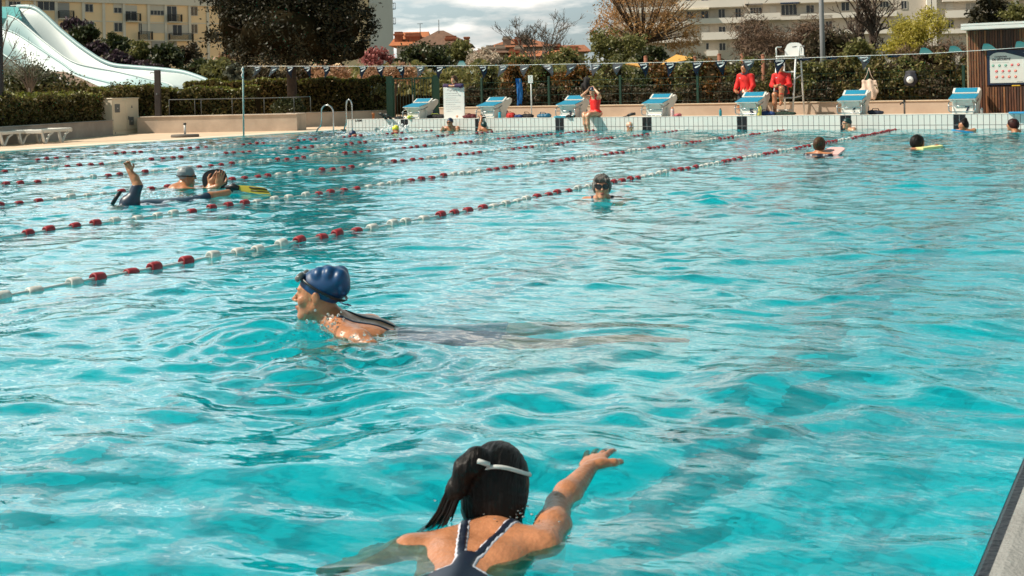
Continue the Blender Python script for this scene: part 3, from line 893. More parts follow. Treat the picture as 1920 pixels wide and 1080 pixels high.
# --- man in the grey cap holding a black kickboard
def grey_cap_swimmer():
    loc = spot(351, 352); rz = heading(-62)
    f = Figure(0.010); S = f.S
    hd = (0, 0, .135)
    f.head(hd, pitch=R(-4), neck=(0,-.06,-.0), neck_r=.058)
    P = lambda px, py, d: into(loc, rz, at_depth(px, py, d))
    for sx in (-1, 1): S.cap((sx*.03,-.05,0), (sx*.19,-.08,-.03), .055, .06, .05)
    S.ell((0,-.14,-.16), (.18,.13,.22), None, .06)
    D = 13.75
    w1 = P(394, 347, D); w2 = P(409, 349, D-.05)
    S.chain([(.19,-.08,-.03), (.24,.12,-.04), w2], [.058, .045, .032], .03)
    S.chain([(-.19,-.08,-.03), (-.10,.15,-.04), w1], [.058, .045, .032], .03)
    up = Vector(P(404, 334, D))-Vector(w1)
    f.hand(w1, up, Vector(P(404, 340, D+.4))-Vector(w1), curl=.15, side=1, size=1.15)
    f.hand(w2, Vector(P(412, 334, D-.05))-Vector(w2), Vector(P(409, 340, D+.4))-Vector(w2), curl=.15, side=-1, size=1.15)
    f.body('person in a striped grey swim cap holding up a black kickboard', loc, rz, sk_tan)
    cp = swim_cap(f, cap_grey, .0012, .007, cut=(-.010, .40), h=.008)
    m = MB()
    for i in range(5):
        z = .060+.013*i; k = math.sqrt(max(.05, 1-((z-.034)/.094)**2))
        m.tube([(x, y, z+.004*math.sin(y*30)) for x, y, _ in ring_on_head(0, 0, .105*k, .0825*k, yc=-.014, n=18, a0=100, a1=260)], .0022, 4)
    f.mb('cap_stripe', m, mat('white cap print', (.75, .75, .73), .4))
    goggles(f, c_black, lens_dark, -.002, .004, rx=.083)
    # the board is a thing of its own
    kb = MB(); c = P(403, 338, D+.035); c = at_depth(403, 338, D+.035)
    prof = []
    for i in range(28):
        t = 2*math.pi*i/28; prof.append((.145*math.copysign(abs(math.cos(t))**.75, math.cos(t)), .13*math.copysign(abs(math.sin(t))**.85, math.sin(t))))
    kb.prism(prof, -.018, .018, 'y')
    tag(kb.build('kickboard', c_black, None, c, (R(-14), R(-8), YAW+R(12))), 'black round-topped kickboard held up by the swimmer in the grey cap', 'kickboard', 'kickboards')
    return f
# --- swimmer on the back with one arm up and fins
def arm_up_swimmer():
    loc = spot(236, 386); rz = 0.0
    hips = on_z(335, 374, -.02); heel = on_z(432, 364, 0)
    d = heel-loc; rz = math.atan2(-(-d.x), -d.y) if False else math.atan2(d.x, -d.y)
    f = Figure(0.010); S = f.S
    P = lambda px, py, dp: into(loc, rz, at_depth(px, py, dp))
    D = depth_of(loc)
    f.head((-.02, .10, -.105), pitch=R(-70), neck=(0,-.05,-.05), neck_r=.055)
    sh_r, sh_l = (.15,-.10,-.03), (-.17,-.13,-.045)
    sh = P(247, 379, D)
    S.ell((0,-.28,-.05), (.17,.22,.085), None, .06); S.ell((0,-.62,-.065), (.15,.24,.085), None, .08)
    el = P(258, 347, D+.02); wr = P(244, 322, D+.03); tp = P(240, 309, D+.03)
    S.chain([P(240, 381, D), sh, el], [.062, .062, .045], .04); S.chain([el, P(253, 335, D+.03), wr], [.044, .042, .029], .02)
    S.cap((.0,-.12,-.04), P(240, 381, D), .06, .07, .05)
    f.hand(wr, Vector(tp)-Vector(wr), Vector(P(228, 316, D-.25))-Vector(wr), curl=1.15, side=1, size=.88)
    S.chain([sh_l, (-.3,-.3,-.2), (-.25,-.1,-.35)], [.06, .045, .03], .04)
    hl = Vector(into(loc, rz, on_z(428, 362, .03)))
    for sx in (-1, 1):
        kn = Vector((sx*.085, hl.y*.62, -.055)); an = Vector((hl.x*.5+sx*.07, hl.y, .035 if sx < 0 else -.04))
        S.chain([(sx*.085,-.75,-.065), tuple(kn), tuple((kn+an)/2+Vector((0,0,.01))), tuple(an)], [.092, .06, .056, .038], .04)
    f.body('person swimming with one bent arm raised, dark rash top, snorkel and yellow fins', loc, rz, sk_tan)
    ez = el[2]
    def reg(x, y, z): return np.maximum(np.maximum(-(y+.95), z-ez-.004), y-.10) + 0*x
    f.shell('rash_top', .006, reg, mat('dark blue rash cloth', (.012,.028,.055), .4, var=.2, scale=20))
    m = MB(); a = P(210, 384, D-.05); b = P(227, 359, D+.0)
    m.tube([a, tuple((Vector(a)+Vector(b))/2+Vector((0,0,.012))), b], [.020,.022,.016], 8); m.build('snorkel', c_black, f.o)
    m = MB(); an = Vector(P(429, 352, depth_of(heel))); q1 = Vector(P(448, 353, depth_of(heel)-.05)); q2 = Vector(P(476, 356, depth_of(heel)-.05)); q3 = Vector(P(502, 358, depth_of(heel)-.05))
    side = Vector((1,0,0)); upv = Vector((0,0,1))
    m.chainpts = None
    m.tube([tuple(Vector(P(433, 361, depth_of(heel)))), tuple(an+upv*.0), tuple((an+q1)/2+upv*.01), tuple(q1)], [.040,.052,.050,.030], 10, True, True, .8)
    fin = m.build('fin_foot_pocket', c_black, f.o)
    m = MB()
    vs = []; 
    for c, w, th in ((q1, .060, .018), (q2, .080, .010), (q3, .062, .005)):
        for u, v in ((-1,0),(-.5,.6),(.5,.6),(1,0),(.5,-.6),(-.5,-.6)): vs.append(tuple(c+upv*(u*w*.55)+side*(u*w*.75)+(side*.6-upv*.6)*(v*th)))
    fs = [list(range(5,-1,-1)), [12+k for k in range(6)]]
    for i in (0, 1):
        for k in range(6): fs.append([i*6+k, i*6+(k+1)%6, i*6+6+(k+1)%6, i*6+6+k])
    m.add(vs, fs)
    bl = m.build('fin_blade', mat('yellow fin rubber', (.34,.30,.04), .35, var=.1), f.o)
    m = MB(); n_ = (side*-.75+upv*.55).normalized()*.012
    for o_ in (-.022, .016):
        m.tube([tuple(q1.lerp(q2,.7)+upv*o_+Vector((-.0,0,0))+side*o_*.6-(side*.6-upv*.6)*.014), tuple(q3+upv*o_*.8+side*o_*.6-(side*.6-upv*.6)*.008)], [.012,.009], 6, True, True, .6)
    m.build('fin_stripe', c_black, bl)
    return f

def far_bust(label, px, py, head_top, th, skin_m, headgear, hg_mat, gog=None, head_yaw=0, pitch=0, wide=.17, shoulder_z=-.02, arm=None, suit=None, lean=0, fwd=-.06, h=.014):
    """a far swimmer shown from the shoulders up; py is where the water meets, head_top the crown"""
    loc = spot(px, py); rz = heading(th); D = depth_of(loc); mpp = pxm(D)
    topz = (py-head_top)*mpp
    f = Figure(h); S = f.S
    hc = topz-.122
    f.head((0, 0, hc), yaw=R(head_yaw), pitch=R(pitch), neck=(0, fwd, min(-.01, hc-.12)), neck_r=.056)
    for sx in (-1, 1): S.cap((sx*.03, fwd, shoulder_z+.02), (sx*wide, fwd-.03, shoulder_z), .055, .058, .05)
    S.ell((0, fwd-.06, shoulder_z-.22), (wide, .12, .24), None, .06)
    if arm:
        for pts, rs, hd in arm:
            q = [into(loc, rz, p) if not isinstance(p, tuple) else p for p in pts]
            S.chain(q, rs, .03)
            if hd: f.hand(q[-1], hd[0], hd[1], curl=hd[2], side=hd[3], size=1.05)
    f.body(label, loc, rz, skin_m)
    if headgear == 'cap': swim_cap(f, hg_mat, .0, .007, cut=(.005, .45), h=.010)
    elif headgear == 'hair': hair_cap(f, hg_mat, .018, low=-.075, h=.010)
    elif headgear == 'bun':
        hair_cap(f, hg_mat, .012, low=-.075, h=.010, extra=lambda q: q.ell((0,-.125,.035), (.048,.04,.05), None, .03))
    elif headgear == 'topknot':
        hair_cap(f, hg_mat, .012, low=-.06, h=.010, extra=lambda q: q.ell((0,-.06,.125), (.045,.05,.035), None, .03))
    if gog: goggles(f, c_black, gog, .0, .006)
    if suit: f.shell('swimsuit', .006, lambda x, y, z: z-shoulder_z-.045+0*x+0*y, suit)
    return f
def kickboard(label, px, py, z, m, yaw, tilt=0, w=.15, l=.22):
    b = MB(); prof = [(-w,-l),(w,-l),(w,l*.45),(w*.8,l*.8),(w*.35,l),(-w*.35,l),(-w*.8,l*.8),(-w,l*.45)]
    b.prism(prof, -.016, .016, 'z')
    p = on_z(px, py, z)
    o = b.build('kickboard', m, None, p, (R(tilt), 0, heading(yaw)))
    return tag(o, label, 'kickboard', 'kickboards')
foam_pink = mat('pink foam', (.75, .42, .40), .7); foam_yellow = mat('pale yellow foam', (.70, .68, .30), .7); foam_blue = mat('blue foam', (.02, .26, .52), .6)

foreground_swimmer(); blue_cap_swimmer(); grey_haired_swimmer(); grey_cap_swimmer(); arm_up_swimmer()
# far swimmers
f = far_bust('person with brown hair in a knot and dark swimsuit resting on a pink board', 1538, 290, 256.5, -35, sk_tan, 'bun', h_brown, suit=c_navy,
    arm=[([(.17,-.09,-.02),(.24,.10,.00),(.16,.26,.05)], [.055,.048,.034], ((-.3,1,.1),(0,0,-1),.3,1))])
kickboard('pink foam kickboard beside the swimmer with knotted brown hair', 1563, 284, .045, foam_pink, -35, 12, .14, .2)
f = far_bust('person with black hair swimming to the right, one hand on a pale yellow board', 1722, 278, 253.5, -75, sk_brown, 'hair', h_black, shoulder_z=-.06,
    arm=[([(.17,-.09,-.06),(.20,.12,-.03),(.12,.26,.035)], [.055,.045,.034], ((-.1,1,-.2),(0,0,-1),.5,1))])
kickboard('pale yellow foam kickboard under the hand of the black-haired swimmer', 1744, 276, .02, foam_yellow, -78, 4, .13, .2)
far_bust('person in dark green cap and goggles in front of the black lane 6 marker', 1588, 243, 221, 95, sk_fair, 'cap', cap_green, gog=lens_grey,
    arm=[([(.17,-.09,-.02),(.26,-.26,.0),(.32,-.50,-.01)], [.055,.045,.03], None)])
far_bust('person with hair tied up looking left in front of the black lane 7 marker', 1806, 246, 224, 140, sk_tan, 'topknot', h_black, head_yaw=-25,
    arm=[([(-.17,-.09,-.02),(-.24,.05,.02),(-.12,.20,.0)], [.055,.045,.034], ((.3,1,-.2),(0,0,-1),.4,1))])
kickboard('bright blue foam board in front of the swimmer with tied-up hair', 1804, 246, .03, foam_blue, 80, 8, .13, .2)
far_bust('person with short dark red hair at the right edge of the pool view', 1898, 247, 223, 55, sk_tan, 'hair', h_red, shoulder_z=-.015)
far_bust('person in a pale patterned cap with goggles on it, alone below starting block four', 1181, 242, 226, 200, sk_pink, 'cap', cap_pale, gog=c_white, shoulder_z=-.12)
lw = on_y(903, 219, WALL_Y-.03)
f = far_bust('person in a dark teal cap holding the wall top with one raised arm', 907, 243, 225.5, 25, sk_tan, 'cap', cap_green, shoulder_z=-.01,
    arm=[([(-.15,-.06,.0), on_y(901, 232, WALL_Y-.12), lw], [.055,.045,.034], ((0,.6,.3),(0,1,-.8),.9,1))])
far_bust('person with bare shoulders, navy cap and dark goggles standing at the wall', 844, 244, 219.5, 150, sk_tan, 'cap', cap_navy, gog=lens_dark, wide=.20, shoulder_z=.07, fwd=-.04,
    arm=[([(.20,-.07,.07),(.26,.06,-.03),(.10,.22,.06)], [.06,.05,.036], ((-.6,.5,.5),(-.3,1,0),.8,1)), ([(-.20,-.07,.07),(-.30,.0,-.10),(-.2,.2,-.15)], [.06,.05,.036], None)])
far_bust('person in a navy cap swimming face down near the pool corner', 662, 254, 245, 80, sk_tan, 'cap', cap_navy, pitch=-45, shoulder_z=-.05)
far_bust('person in a yellow cap swimming in a burst of white splash', 742, 248, 235, 60, sk_tan, 'cap', cap_yellow, pitch=-25, shoulder_z=-.05)

# --- people out of the water
def seated_woman():
    p = on_y(1112, 217, WALL_Y); loc = Vector((p.x, WALL_Y+.02, .335)); rz = R(180-8)
    f = Figure(0.012); S = f.S
    f.head((0, .015, .665), pitch=R(-14), yaw=R(10), scale=.98, neck=(0,-.045,.53), neck_r=.05)
    S.ell((0,-.09,.42), (.155,.10,.15), None, .06); S.ell((0,-.085,.25), (.125,.095,.14), None, .06); S.ell((0,-.12,.09), (.175,.14,.10), None, .06)
    for sx in (-1, 1): S.cap((sx*.03,-.06,.52), (sx*.155,-.07,.51), .05, .052, .04)
    for sx, el, wr in ((1, (.30,.06,.56), (.105,.07,.70)), (-1, (-.25,.10,.60), (-.105,.06,.72))):
        S.chain([(sx*.155,-.07,.51), el], [.052,.040], .03); S.chain([el, wr], [.040,.028], .02)
        f.hand(wr, (-sx*.4,-.2,.6), (-sx,0,-.2), curl=.7, side=sx, size=.95)
    for sx in (-1, 1):
        S.chain([(sx*.085,-.10,.085), (sx*.075,.30,.075), (sx*.055,.34,.03)], [.088,.062,.056], .04)
        S.chain([(sx*.055,.34,.03), (sx*.05,.33,-.16), (sx*.045,.27,-.38)], [.056,.050,.034], .03)
        S.chain([(sx*.045,.27,-.38), (sx*.045,.38,-.44)], [.034,.026], .02)
    f.body('person in a red swimsuit and navy cap sitting on the pool wall', loc, rz, sk_fair)
    def reg(x, y, z):
        st = np.maximum(np.abs(np.abs(x)-.075)-.022, z-.60)
        low = .44+.10*np.clip(np.abs(x)*6-.3, 0, .3)*0
        d = np.minimum(st, z-.46)
        hip = .02+np.abs(x)*1.0
        d = np.maximum(d, hip*np.clip((y+.2)*3, 0, 1.2)-z+.02)
        d = np.maximum(d, np.abs(x)-.175)
        d = np.maximum(d, y-.03)
        return np.maximum(d, -(z-.02))
    f.shell('swimsuit', .007, reg, c_red_suit)
    swim_cap(f, cap_navy, 0, .007, cut=(.01, .45), h=.010)
    goggles(f, c_white, lens_dark, .05, .03)
    return f
def jacket_person(label, loc, rz, head_yaw, head_gear, seat, leg_up, arms, hair_m=None, jacket=c_red, pants=c_shorts, jname='jacket', collar=None, logo=False, knees=None, pitch=0):
    """someone seated; origin under the seat, seat = height of the seat"""
    f = Figure(0.012); S = f.S; z0 = seat
    f.head((0, .05, z0+.70), yaw=R(head_yaw), pitch=R(pitch), neck=(0,-.01,z0+.55), neck_r=.054)
    S.ell((0,-.02,z0+.42), (.150,.105,.17), None, .06); S.ell((0,-.03,z0+.20), (.140,.105,.17), None, .06); S.ell((0,-.03,z0+.06), (.18,.15,.09), None, .06)
    for sx in (-1, 1): S.cap((sx*.04,-.01,z0+.545), (sx*.160,-.02,z0+.505), .05, .056, .05)
    for sx, pts in arms:
        S.chain([(sx*.160,-.02,z0+.505)]+pts[:-1], [.054,.046,.034][:len(pts)], .03)
        d = Vector(pts[-1])-Vector(pts[-2])
        f.hand(pts[-2], d, (-sx*.3,.2,1 if leg_up else -1), curl=.7, side=sx if not leg_up else -sx, size=1.05)
    for leg in knees: S.chain(leg[0], leg[1], .035)
    f.body(label, loc, rz, sk_tan)
    cut = z0+.03
    def reg(x, y, z):
        d = np.maximum(cut-z, z-(z0+.585-.2*np.abs(x)))
        # bare hands, legs and neck stay skin
        for sx, pts in arms:
            w = np.array(pts[-2]); e = np.array(pts[-1]); n = (e-w)/np.linalg.norm(e-w)
            near = np.sqrt((x-w[0])**2+(y-w[1])**2+(z-w[2])**2)
            d = np.maximum(d, np.where(near < .22, (x-w[0])*n[0]+(y-w[1])*n[1]+(z-w[2])*n[2]+.01, -1))
        for leg in knees:
            a, b = np.array(leg[0][0]), np.array(leg[0][1])
            ba = b-a; t = np.clip(((x-a[0])*ba[0]+(y-a[1])*ba[1]+(z-a[2])*ba[2])/(ba@ba), 0, 1)
            dl = np.sqrt((x-a[0]-t*ba[0])**2+(y-a[1]-t*ba[1])**2+(z-a[2]-t*ba[2])**2)
            d = np.maximum(d, np.where(t > .30, .135-dl, -1))
        return d
    f.shell(jname, .014, reg, jacket)
    def reg2(x, y, z):
        d = np.maximum(z-(z0+.05), -1+0*x+0*y)
        m = 1.0
        keep = None
        for leg in knees:
            a, b = np.array(leg[0][0]), np.array(leg[0][1]); ba = b-a
            t = ((x-a[0])*ba[0]+(y-a[1])*ba[1]+(z-a[2])*ba[2])/(ba@ba); tc_ = np.clip(t, 0, 1)
            dl = np.sqrt((x-a[0]-tc_*ba[0])**2+(y-a[1]-tc_*ba[1])**2+(z-a[2]-tc_*ba[2])**2)-.125
            q = np.maximum(dl, (t-.86)*.4)
            keep = q if keep is None else np.minimum(keep, q)
        hipz = np.maximum(z-(z0+.06), y-.14)
        return np.minimum(keep, np.maximum(hipz, z0-.12-z))
    f.shell('shorts', .012, reg2, pants)
    if head_gear == 'hair': hair_cap(f, hair_m, .014, low=-.06, h=.010)
    elif head_gear == 'cap':
        hair_cap(f, hair_m, .006, low=-.05, h=.010)
        swim_cap(f, mat('navy cloth cap', (.012,.02,.04), .8), 0, .013, cut=(.032, .15), h=.010)
        m = MB(); m.prism([(-.06,.095),(.06,.095),(.05,.155),(.02,.175),(-.02,.175),(-.05,.155)], .040, .048, 'z'); f.mb('cap_peak', m, mat('navy cloth cap', (.012,.02,.04), .8))
    if collar:
        m = MB(); m.tube([(.095*math.sin(R(a)), -.005+.085*math.cos(R(a)), z0+.565-.02*math.cos(R(a))) for a in range(0, 361, 24)], .026, 8, False); m.build('hood', collar, f.o)
    if logo:
        m = MB(); m.add([(.07,.128,z0+.43),(.11,.122,z0+.435),(.115,.121,z0+.455),(.075,.128,z0+.45)], [(0,1,2,3)])
        m.v = [(x, y+.012, z) for x, y, z in m.v]
        m.prism([(.07,z0+.428),(.112,z0+.433),(.115,z0+.452),(.073,z0+.447)], .118, .146, 'y') if False else None
        m.build('chest_emblem', c_white, f.o)
    return f
DECK_Z = 0.30; LOW_Y = 29.3; LOW_Z = 0.62
def people_on_deck():
    seated_woman()
    # lifeguard on the low step of the tall chair, one knee drawn up
    p = on_y(1466, 200, 28.55); loc = Vector((p.x, 28.55, DECK_Z)); s = .50
    jacket_person('person in red jacket and dark shorts on the tall chair step, one knee up', loc, R(180+6), 22, 'cap', s, True,
        [(1, [(.225,.04,s+.26),(.07,.26,s+.22),(.0,.33,s+.24)]), (-1, [(-.215,.05,s+.26),(-.05,.25,s+.20),(.02,.33,s+.23)])], hair_m=h_brown, logo=True,
        knees=[([(.085,-.02,s+.06),(.10,.36,s+.02),(.10,.38,s-.18),(.10,.36,.06),(.10,.50,.03)], [.088,.064,.056,.038,.034]),
               ([(-.085,-.02,s+.07),(-.07,.34,s+.17),(-.06,.36,s+.0),(-.05,.33,s-.17),(-.05,.44,s-.22)], [.088,.066,.056,.038,.034])], pitch=-6)
    f = bpy.data.objects[-1] if False else None
    # second lifeguard sitting on the low wall behind block five
    p = on_y(1404, 190, LOW_Y); loc = Vector((p.x, LOW_Y-.24, 0)); s = LOW_Z+.20
    jacket_person('person in a red jacket with grey hood standing behind block five', loc, R(180-4), -12, 'hair', s, False,
        [(1, [(.225,.02,s+.25),(.20,.20,s+.12),(.14,.27,s+.10)]), (-1, [(-.22,.02,s+.25),(-.20,.20,s+.12),(-.14,.27,s+.10)])], hair_m=h_black, collar=mat('grey hood cloth', (.09,.09,.095), .8), logo=True,
        knees=[([(sx*.09,-.02,s+.06),(sx*.11,.16,s-.20),(sx*.11,.14,s-.30),(sx*.11,.05,DECK_Z+.06),(sx*.11,.17,DECK_Z+.035)], [.088,.064,.056,.04,.034]) for sx in (-1, 1)])
    # woman kneeling behind the whiteboard, arms folded on its top
    p = on_y(850, 163, WALL_Y+.42); loc = Vector((p.x, WALL_Y+.52, DECK_Z))
    f = Figure(0.012); S = f.S
    top = p.z-DECK_Z
    f.head((-.01, .06, top+.20), yaw=R(14), pitch=R(-8), neck=(0,-.02,top+.06), neck_r=.05)
    S.ell((0,-.06,top-.10), (.165,.11,.17), None, .06); S.ell((0,-.10,top-.34), (.15,.11,.17), None, .06); S.ell((0,-.14,top-.52), (.17,.15,.12), None, .06)
    for sx in (-1, 1):
        S.cap((sx*.03,-.03,top+.05), (sx*.17,-.02,top+.01), .05, .055, .04)
        S.chain([(sx*.17,-.02,top+.01), (sx*.33,.08,top+.035), (sx*.09,.13,top+.035)], [.055,.046,.032], .03)
        f.hand((sx*.09,.13,top+.035), (-sx,.15,-.05), (0,.3,-1), curl=.5, side=sx, size=1.0)
        S.chain([(sx*.09,-.14,top-.55), (sx*.11,.02,.08), (sx*.11,-.35,.06)], [.085,.06,.045], .04)
    f.body('person in a dark purple top leaning folded arms on the whiteboard', loc, R(180-12), sk_fair)
    def reg(x, y, z):
        return np.maximum(np.maximum(z-(top+.075-.12*np.abs(x)*0), top-.62-z), np.where((np.abs(x) < .105) & (y > .06), top-.06-z*0-.0+0*x, -1) * 1.0) + 0*y
    f.shell('top', .014, lambda x, y, z: np.maximum(np.maximum(z-(top+.10), top-.60-z), np.where((np.abs(x) < .11) & (y > .075), .05, -1.0)) + 0*y, mat('purple cloth', (.035,.012,.06), .8, var=.3, scale=12))
    hair_cap(f, h_brown, .014, low=-.13, h=.010, face=((0,.135,-.035), (.075,.105,.11)))
people_on_deck()
# ------------------------------------------------------------------ pool edge, decks, end wall
LEFT_Z = 0.035
m_tile = checker_tile('white wall tile', (0.66, 0.655, 0.62), (0.16, 0.16, 0.15), 0.125, 0.25, (0, 2), 0.014, 0.22, 0.035)
m_tile_black = checker_tile('black wall tile', (0.012, 0.013, 0.015), (0.20, 0.20, 0.20), 0.125, 0.25, (0, 2), 0.012, 0.2, 0.2)
m_cope = mat('wall coping', (0.62, 0.60, 0.55), 0.5, var=0.08, scale=3)
m_deck = mat('sandy paving', (0.68, 0.50, 0.355), 0.85, var=0.13, scale=1.2, bump=0.15, bscale=60)
m_deck2 = mat('pale pool edge', (0.78, 0.68, 0.55), 0.7, var=0.1, scale=2)
m_conc = mat('weathered concrete', (0.44, 0.385, 0.34), 0.9, col2=(0.28, 0.24, 0.21), scale=1.1, bump=0.2, bscale=30)
m_conc_warm = mat('warm concrete', (0.60, 0.49, 0.39), 0.9, col2=(0.42, 0.335, 0.265), scale=1.3, bump=0.15, bscale=30)
m_steel = mat('brushed steel', (0.55, 0.56, 0.56), 0.28, 1.0)
m_alu = mat('white painted tube', (0.66, 0.66, 0.64), 0.35)
m_grey_metal = mat('grey painted metal', (0.11, 0.115, 0.115), 0.6, spec=.2)
m_dark_green = mat('dark green painted metal', (0.006, 0.036, 0.022), 0.45)
m_black_plastic = mat('black plastic', (0.014, 0.014, 0.015), 0.45)

def z_of(px, py, P): return CAM_H + ray(px, py).z*depth_of(P)
# left deck
WX0 = on_y(649, 235, WALL_Y).x
d = MB()
d.add([(XL-30,-8,LEFT_Z),(XL-.30,-8,LEFT_Z),(XL-.30,WALL_Y+.2,LEFT_Z),(XL-30,WALL_Y+.2,LEFT_Z)], [(0,1,2,3)])
d.add([(XL-30,WALL_Y+.2,LEFT_Z),(WX0+.02,WALL_Y+.2,LEFT_Z),(WX0+.02,48,LEFT_Z),(XL-30,48,LEFT_Z)], [(0,1,2,3)])
tag(d.build('pool_deck', m_deck), kind='structure')
d = MB(); d.prism([(XL-.31,-.1),(XL-.31,LEFT_Z+.012),(XL-.06,LEFT_Z+.004),(XL+.10,-.045),(XL+.10,-.1)], -8, WALL_Y+.2, 'y')
tag(d.build('pool_deck_edge', m_deck2), kind='structure')
# right deck by the camera
m_gcope = mat('grey stone coping', (0.30, 0.30, 0.29), 0.85, col2=(0.22, 0.215, 0.205), scale=7, bump=0.5, bscale=120)
d = MB(); d.prism([(XR+.035,-.1),(XR+.035,.030),(XR+.06,.040),(26,.040),(26,-.1)], -8, WALL_Y, 'y')
tag(d.build('pool_deck', m_gcope), kind='structure')
d = MB(); d.prism([(XR,-.1),(XR,.008),(XR+.012,.020),(XR+.036,.022),(XR+.036,-.1)], -8, WALL_Y, 'y')
tag(d.build('pool_deck_edge', mat('black edge tile', (0.012, 0.014, 0.02), 0.35, var=.4, scale=25, bump=.4, bscale=60)), kind='structure')
# far deck behind the end wall
WX0 = on_y(649, 235, WALL_Y).x
d = MB(); d.box(WX0+.02, WALL_Y+.451, -.1, 40, 34, DECK_Z)
tag(d.build('pool_deck', m_deck), kind='structure')
# ground under everything, with the pool cut out
g = MB(); a, b_, c_, e_ = XL-.3, XR+.3, -7.0, WALL_Y+.3; BG = 900
P_ = [(-BG,-BG,-.02),(BG,-BG,-.02),(BG,BG,-.02),(-BG,BG,-.02),(a,c_,-.02),(b_,c_,-.02),(b_,e_,-.02),(a,e_,-.02)]
g.add(P_, [(0,1,5,4),(1,2,6,5),(2,3,7,6),(3,0,4,7)])
tag(g.build('ground', mat('grassy ground', (0.09, 0.10, 0.04), 0.95, col2=(0.12, 0.10, 0.06), scale=0.15)), kind='structure')

WT = 0.33
wall = thing('pool_wall', 'white tiled pool wall with black lane markers behind the swimmers', 'wall', (0, WALL_Y, .085))
w = MB(); w.box(WX0, 0, -.4, 45, .40, WT-.085-.012); w.build('tiled_face', m_tile, wall)
w = MB(); w.bbox(WX0-.004, -.006, WT-.085-.011, 45, .45, WT-.085, .005); w.build('coping', m_cope, wall)
for i in range(1, 9):
    x = 2.5*(i-.5)
    w = MB(); w.box(x-.125, -.005, -.35, x+.125, .002, WT-.085-.014)
    w.build('lane_marker', m_tile_black, wall)
tx = on_y(672, 226, WALL_Y)
text('depth_marking', '2.00M', .10, mat('black paint', (.02,.02,.02), .5), wall, (tx.x, -.003, tx.z-.085), (R(90), 0, 0), .001, bold=.003)

# ------------------------------------------------------------------ starting blocks
m_block = mat('white fibreglass', (0.70, 0.69, 0.64), 0.35, var=0.05, scale=3)
m_pad = mat('blue non-slip pad', (0.006, 0.215, 0.36), 0.6, var=0.08, scale=6, bump=0.2, bscale=120)
m_digit = mat('dark digit', (0.012, 0.014, 0.04), 0.5)
m_chrome = mat('polished rail', (0.62, 0.63, 0.63), 0.18, 1.0)
def start_block(label, x):
    t = thing('starting_block', label, 'starting block', (x, WALL_Y+.03, WT), 0, 'starting blocks along the pool wall')
    b = MB()
    b.prism([(.08,.0),(.10,.19),(.06,.33),(.30,.38),(.55,.43),(.60,.36),(.50,.0)], -.21, .21); b.build('pedestal', m_block, t)
    for sx in (-1, 1):
        b = MB(); x0, x1 = (.215, .275) if sx > 0 else (-.275, -.215)
        b.prism([(.06,.30),(.10,.27),(.30,.30),(.40,.18),(.36,.0),(.62,.0),(.64,.10),(.72,.24),(.98,.42),(.99,.52),(.90,.545),(.60,.46),(.35,.375),(.06,.335)], x0, x1)
        b.build('side_panel', m_block, t)
    b = MB(); b.prism([(-.02,.318),(-.02,.335),(.50,.435),(.50,.415)], -.285, .285); pl = b.build('platform', m_block, t)
    b = MB(); b.prism([(-.024,.337),(-.024,.346),(.47,.441),(.47,.432)], -.280, .280); b.build('platform_pad', m_pad, pl)
    b = MB(); b.prism([(.50,.436),(.485,.460),(.69,.572),(.71,.548)], -.285, .285); kp = b.build('kick_plate', m_block, t)
    b = MB(); b.prism([(.505,.474),(.501,.481),(.667,.571),(.671,.563)], -.235, .235); b.build('kick_pad', m_pad, kp)
    b = MB()
    for sx in (-1, 1):
        b = MB(); b.prism([(.075,.20),(.03,.305),(.085,.315)], sx*.17-.03, sx*.17+.03); b.build('bracket', m_block, t)
    b = MB()
    path = [(-.285,.18,.26),(-.285,.02,.245),(-.285,-.03,.20),(-.275,-.04,.07),(-.24,-.045,.045),(.24,-.045,.045),(.275,-.04,.07),(.285,-.03,.20),(.285,.02,.245),(.285,.18,.26),(.285,.40,.33)]
    b.tube(path, .014, 8); b.tube([(-.28,-.035,.175),(.28,-.035,.175)], .010, 8); b.build('grip_rail', m_chrome, t)
    b = MB(); b.box(.21, .505, .03, .214, .512, .2); 
    b.prism([(.645,.02),(.655,.11),(.72,.20),(.74,.17),(.69,.02)], .216, .279); b.build('side_mark', mat('navy plate', (.012,.02,.09), .4), t)
    return t
LANES = [790, 930, 1078, 1237, 1413, 1603, 1812]
BLOCKS = []
descr = ['white starting block with blue pads in front of the green gate, leftmost of seven',
         'white starting block with blue pads behind the cyan bottle, between whiteboard and sign post',
         'starting block marked 3 beside the seated person in red',
         'starting block without a digit, between the seated person in red and the teal bottle',
         'starting block marked 5 in front of the red jacketed lifeguards',
         'starting block marked 6 in front of the hanging cream tote bag',
         'starting block marked 7 in front of the wooden shed']
for i, dsc in enumerate(descr):
    x = 2.5*(i+.5)+.23-.028*i
    t = start_block(dsc, x) if i == 0 else copy_tree(BLOCKS[0])
    t.location.x = x; t['label'] = dsc
    BLOCKS.append(t)
for i, s_ in ((2, '3'), (4, '5'), (5, '6'), (6, '7')):
    text('digit', s_, .20, m_digit, BLOCKS[i], (.09, .080, .092), (R(83), 0, 0), .002, bold=.008)

# ------------------------------------------------------------------ lane ropes
m_float_r = mat('red float plastic', (0.32, 0.022, 0.030), 0.5, var=0.3, scale=22)
m_float_w = mat('white float plastic', (0.60, 0.59, 0.55), 0.5, var=0.22, scale=18)
m_cable = mat('rope cable', (0.55, 0.60, 0.58), 0.5)
fm = MB()
n = 12; prof = [(.008,-.026),(.018,-.028),(.024,-.042),(.031,-.043),(.036,-.036),(.0380,-.018),(.0385,0),(.0380,.018),(.036,.036),(.031,.043),(.024,.042),(.018,.028),(.008,.026)]
fm.lathe(prof, axis='y', n=n)
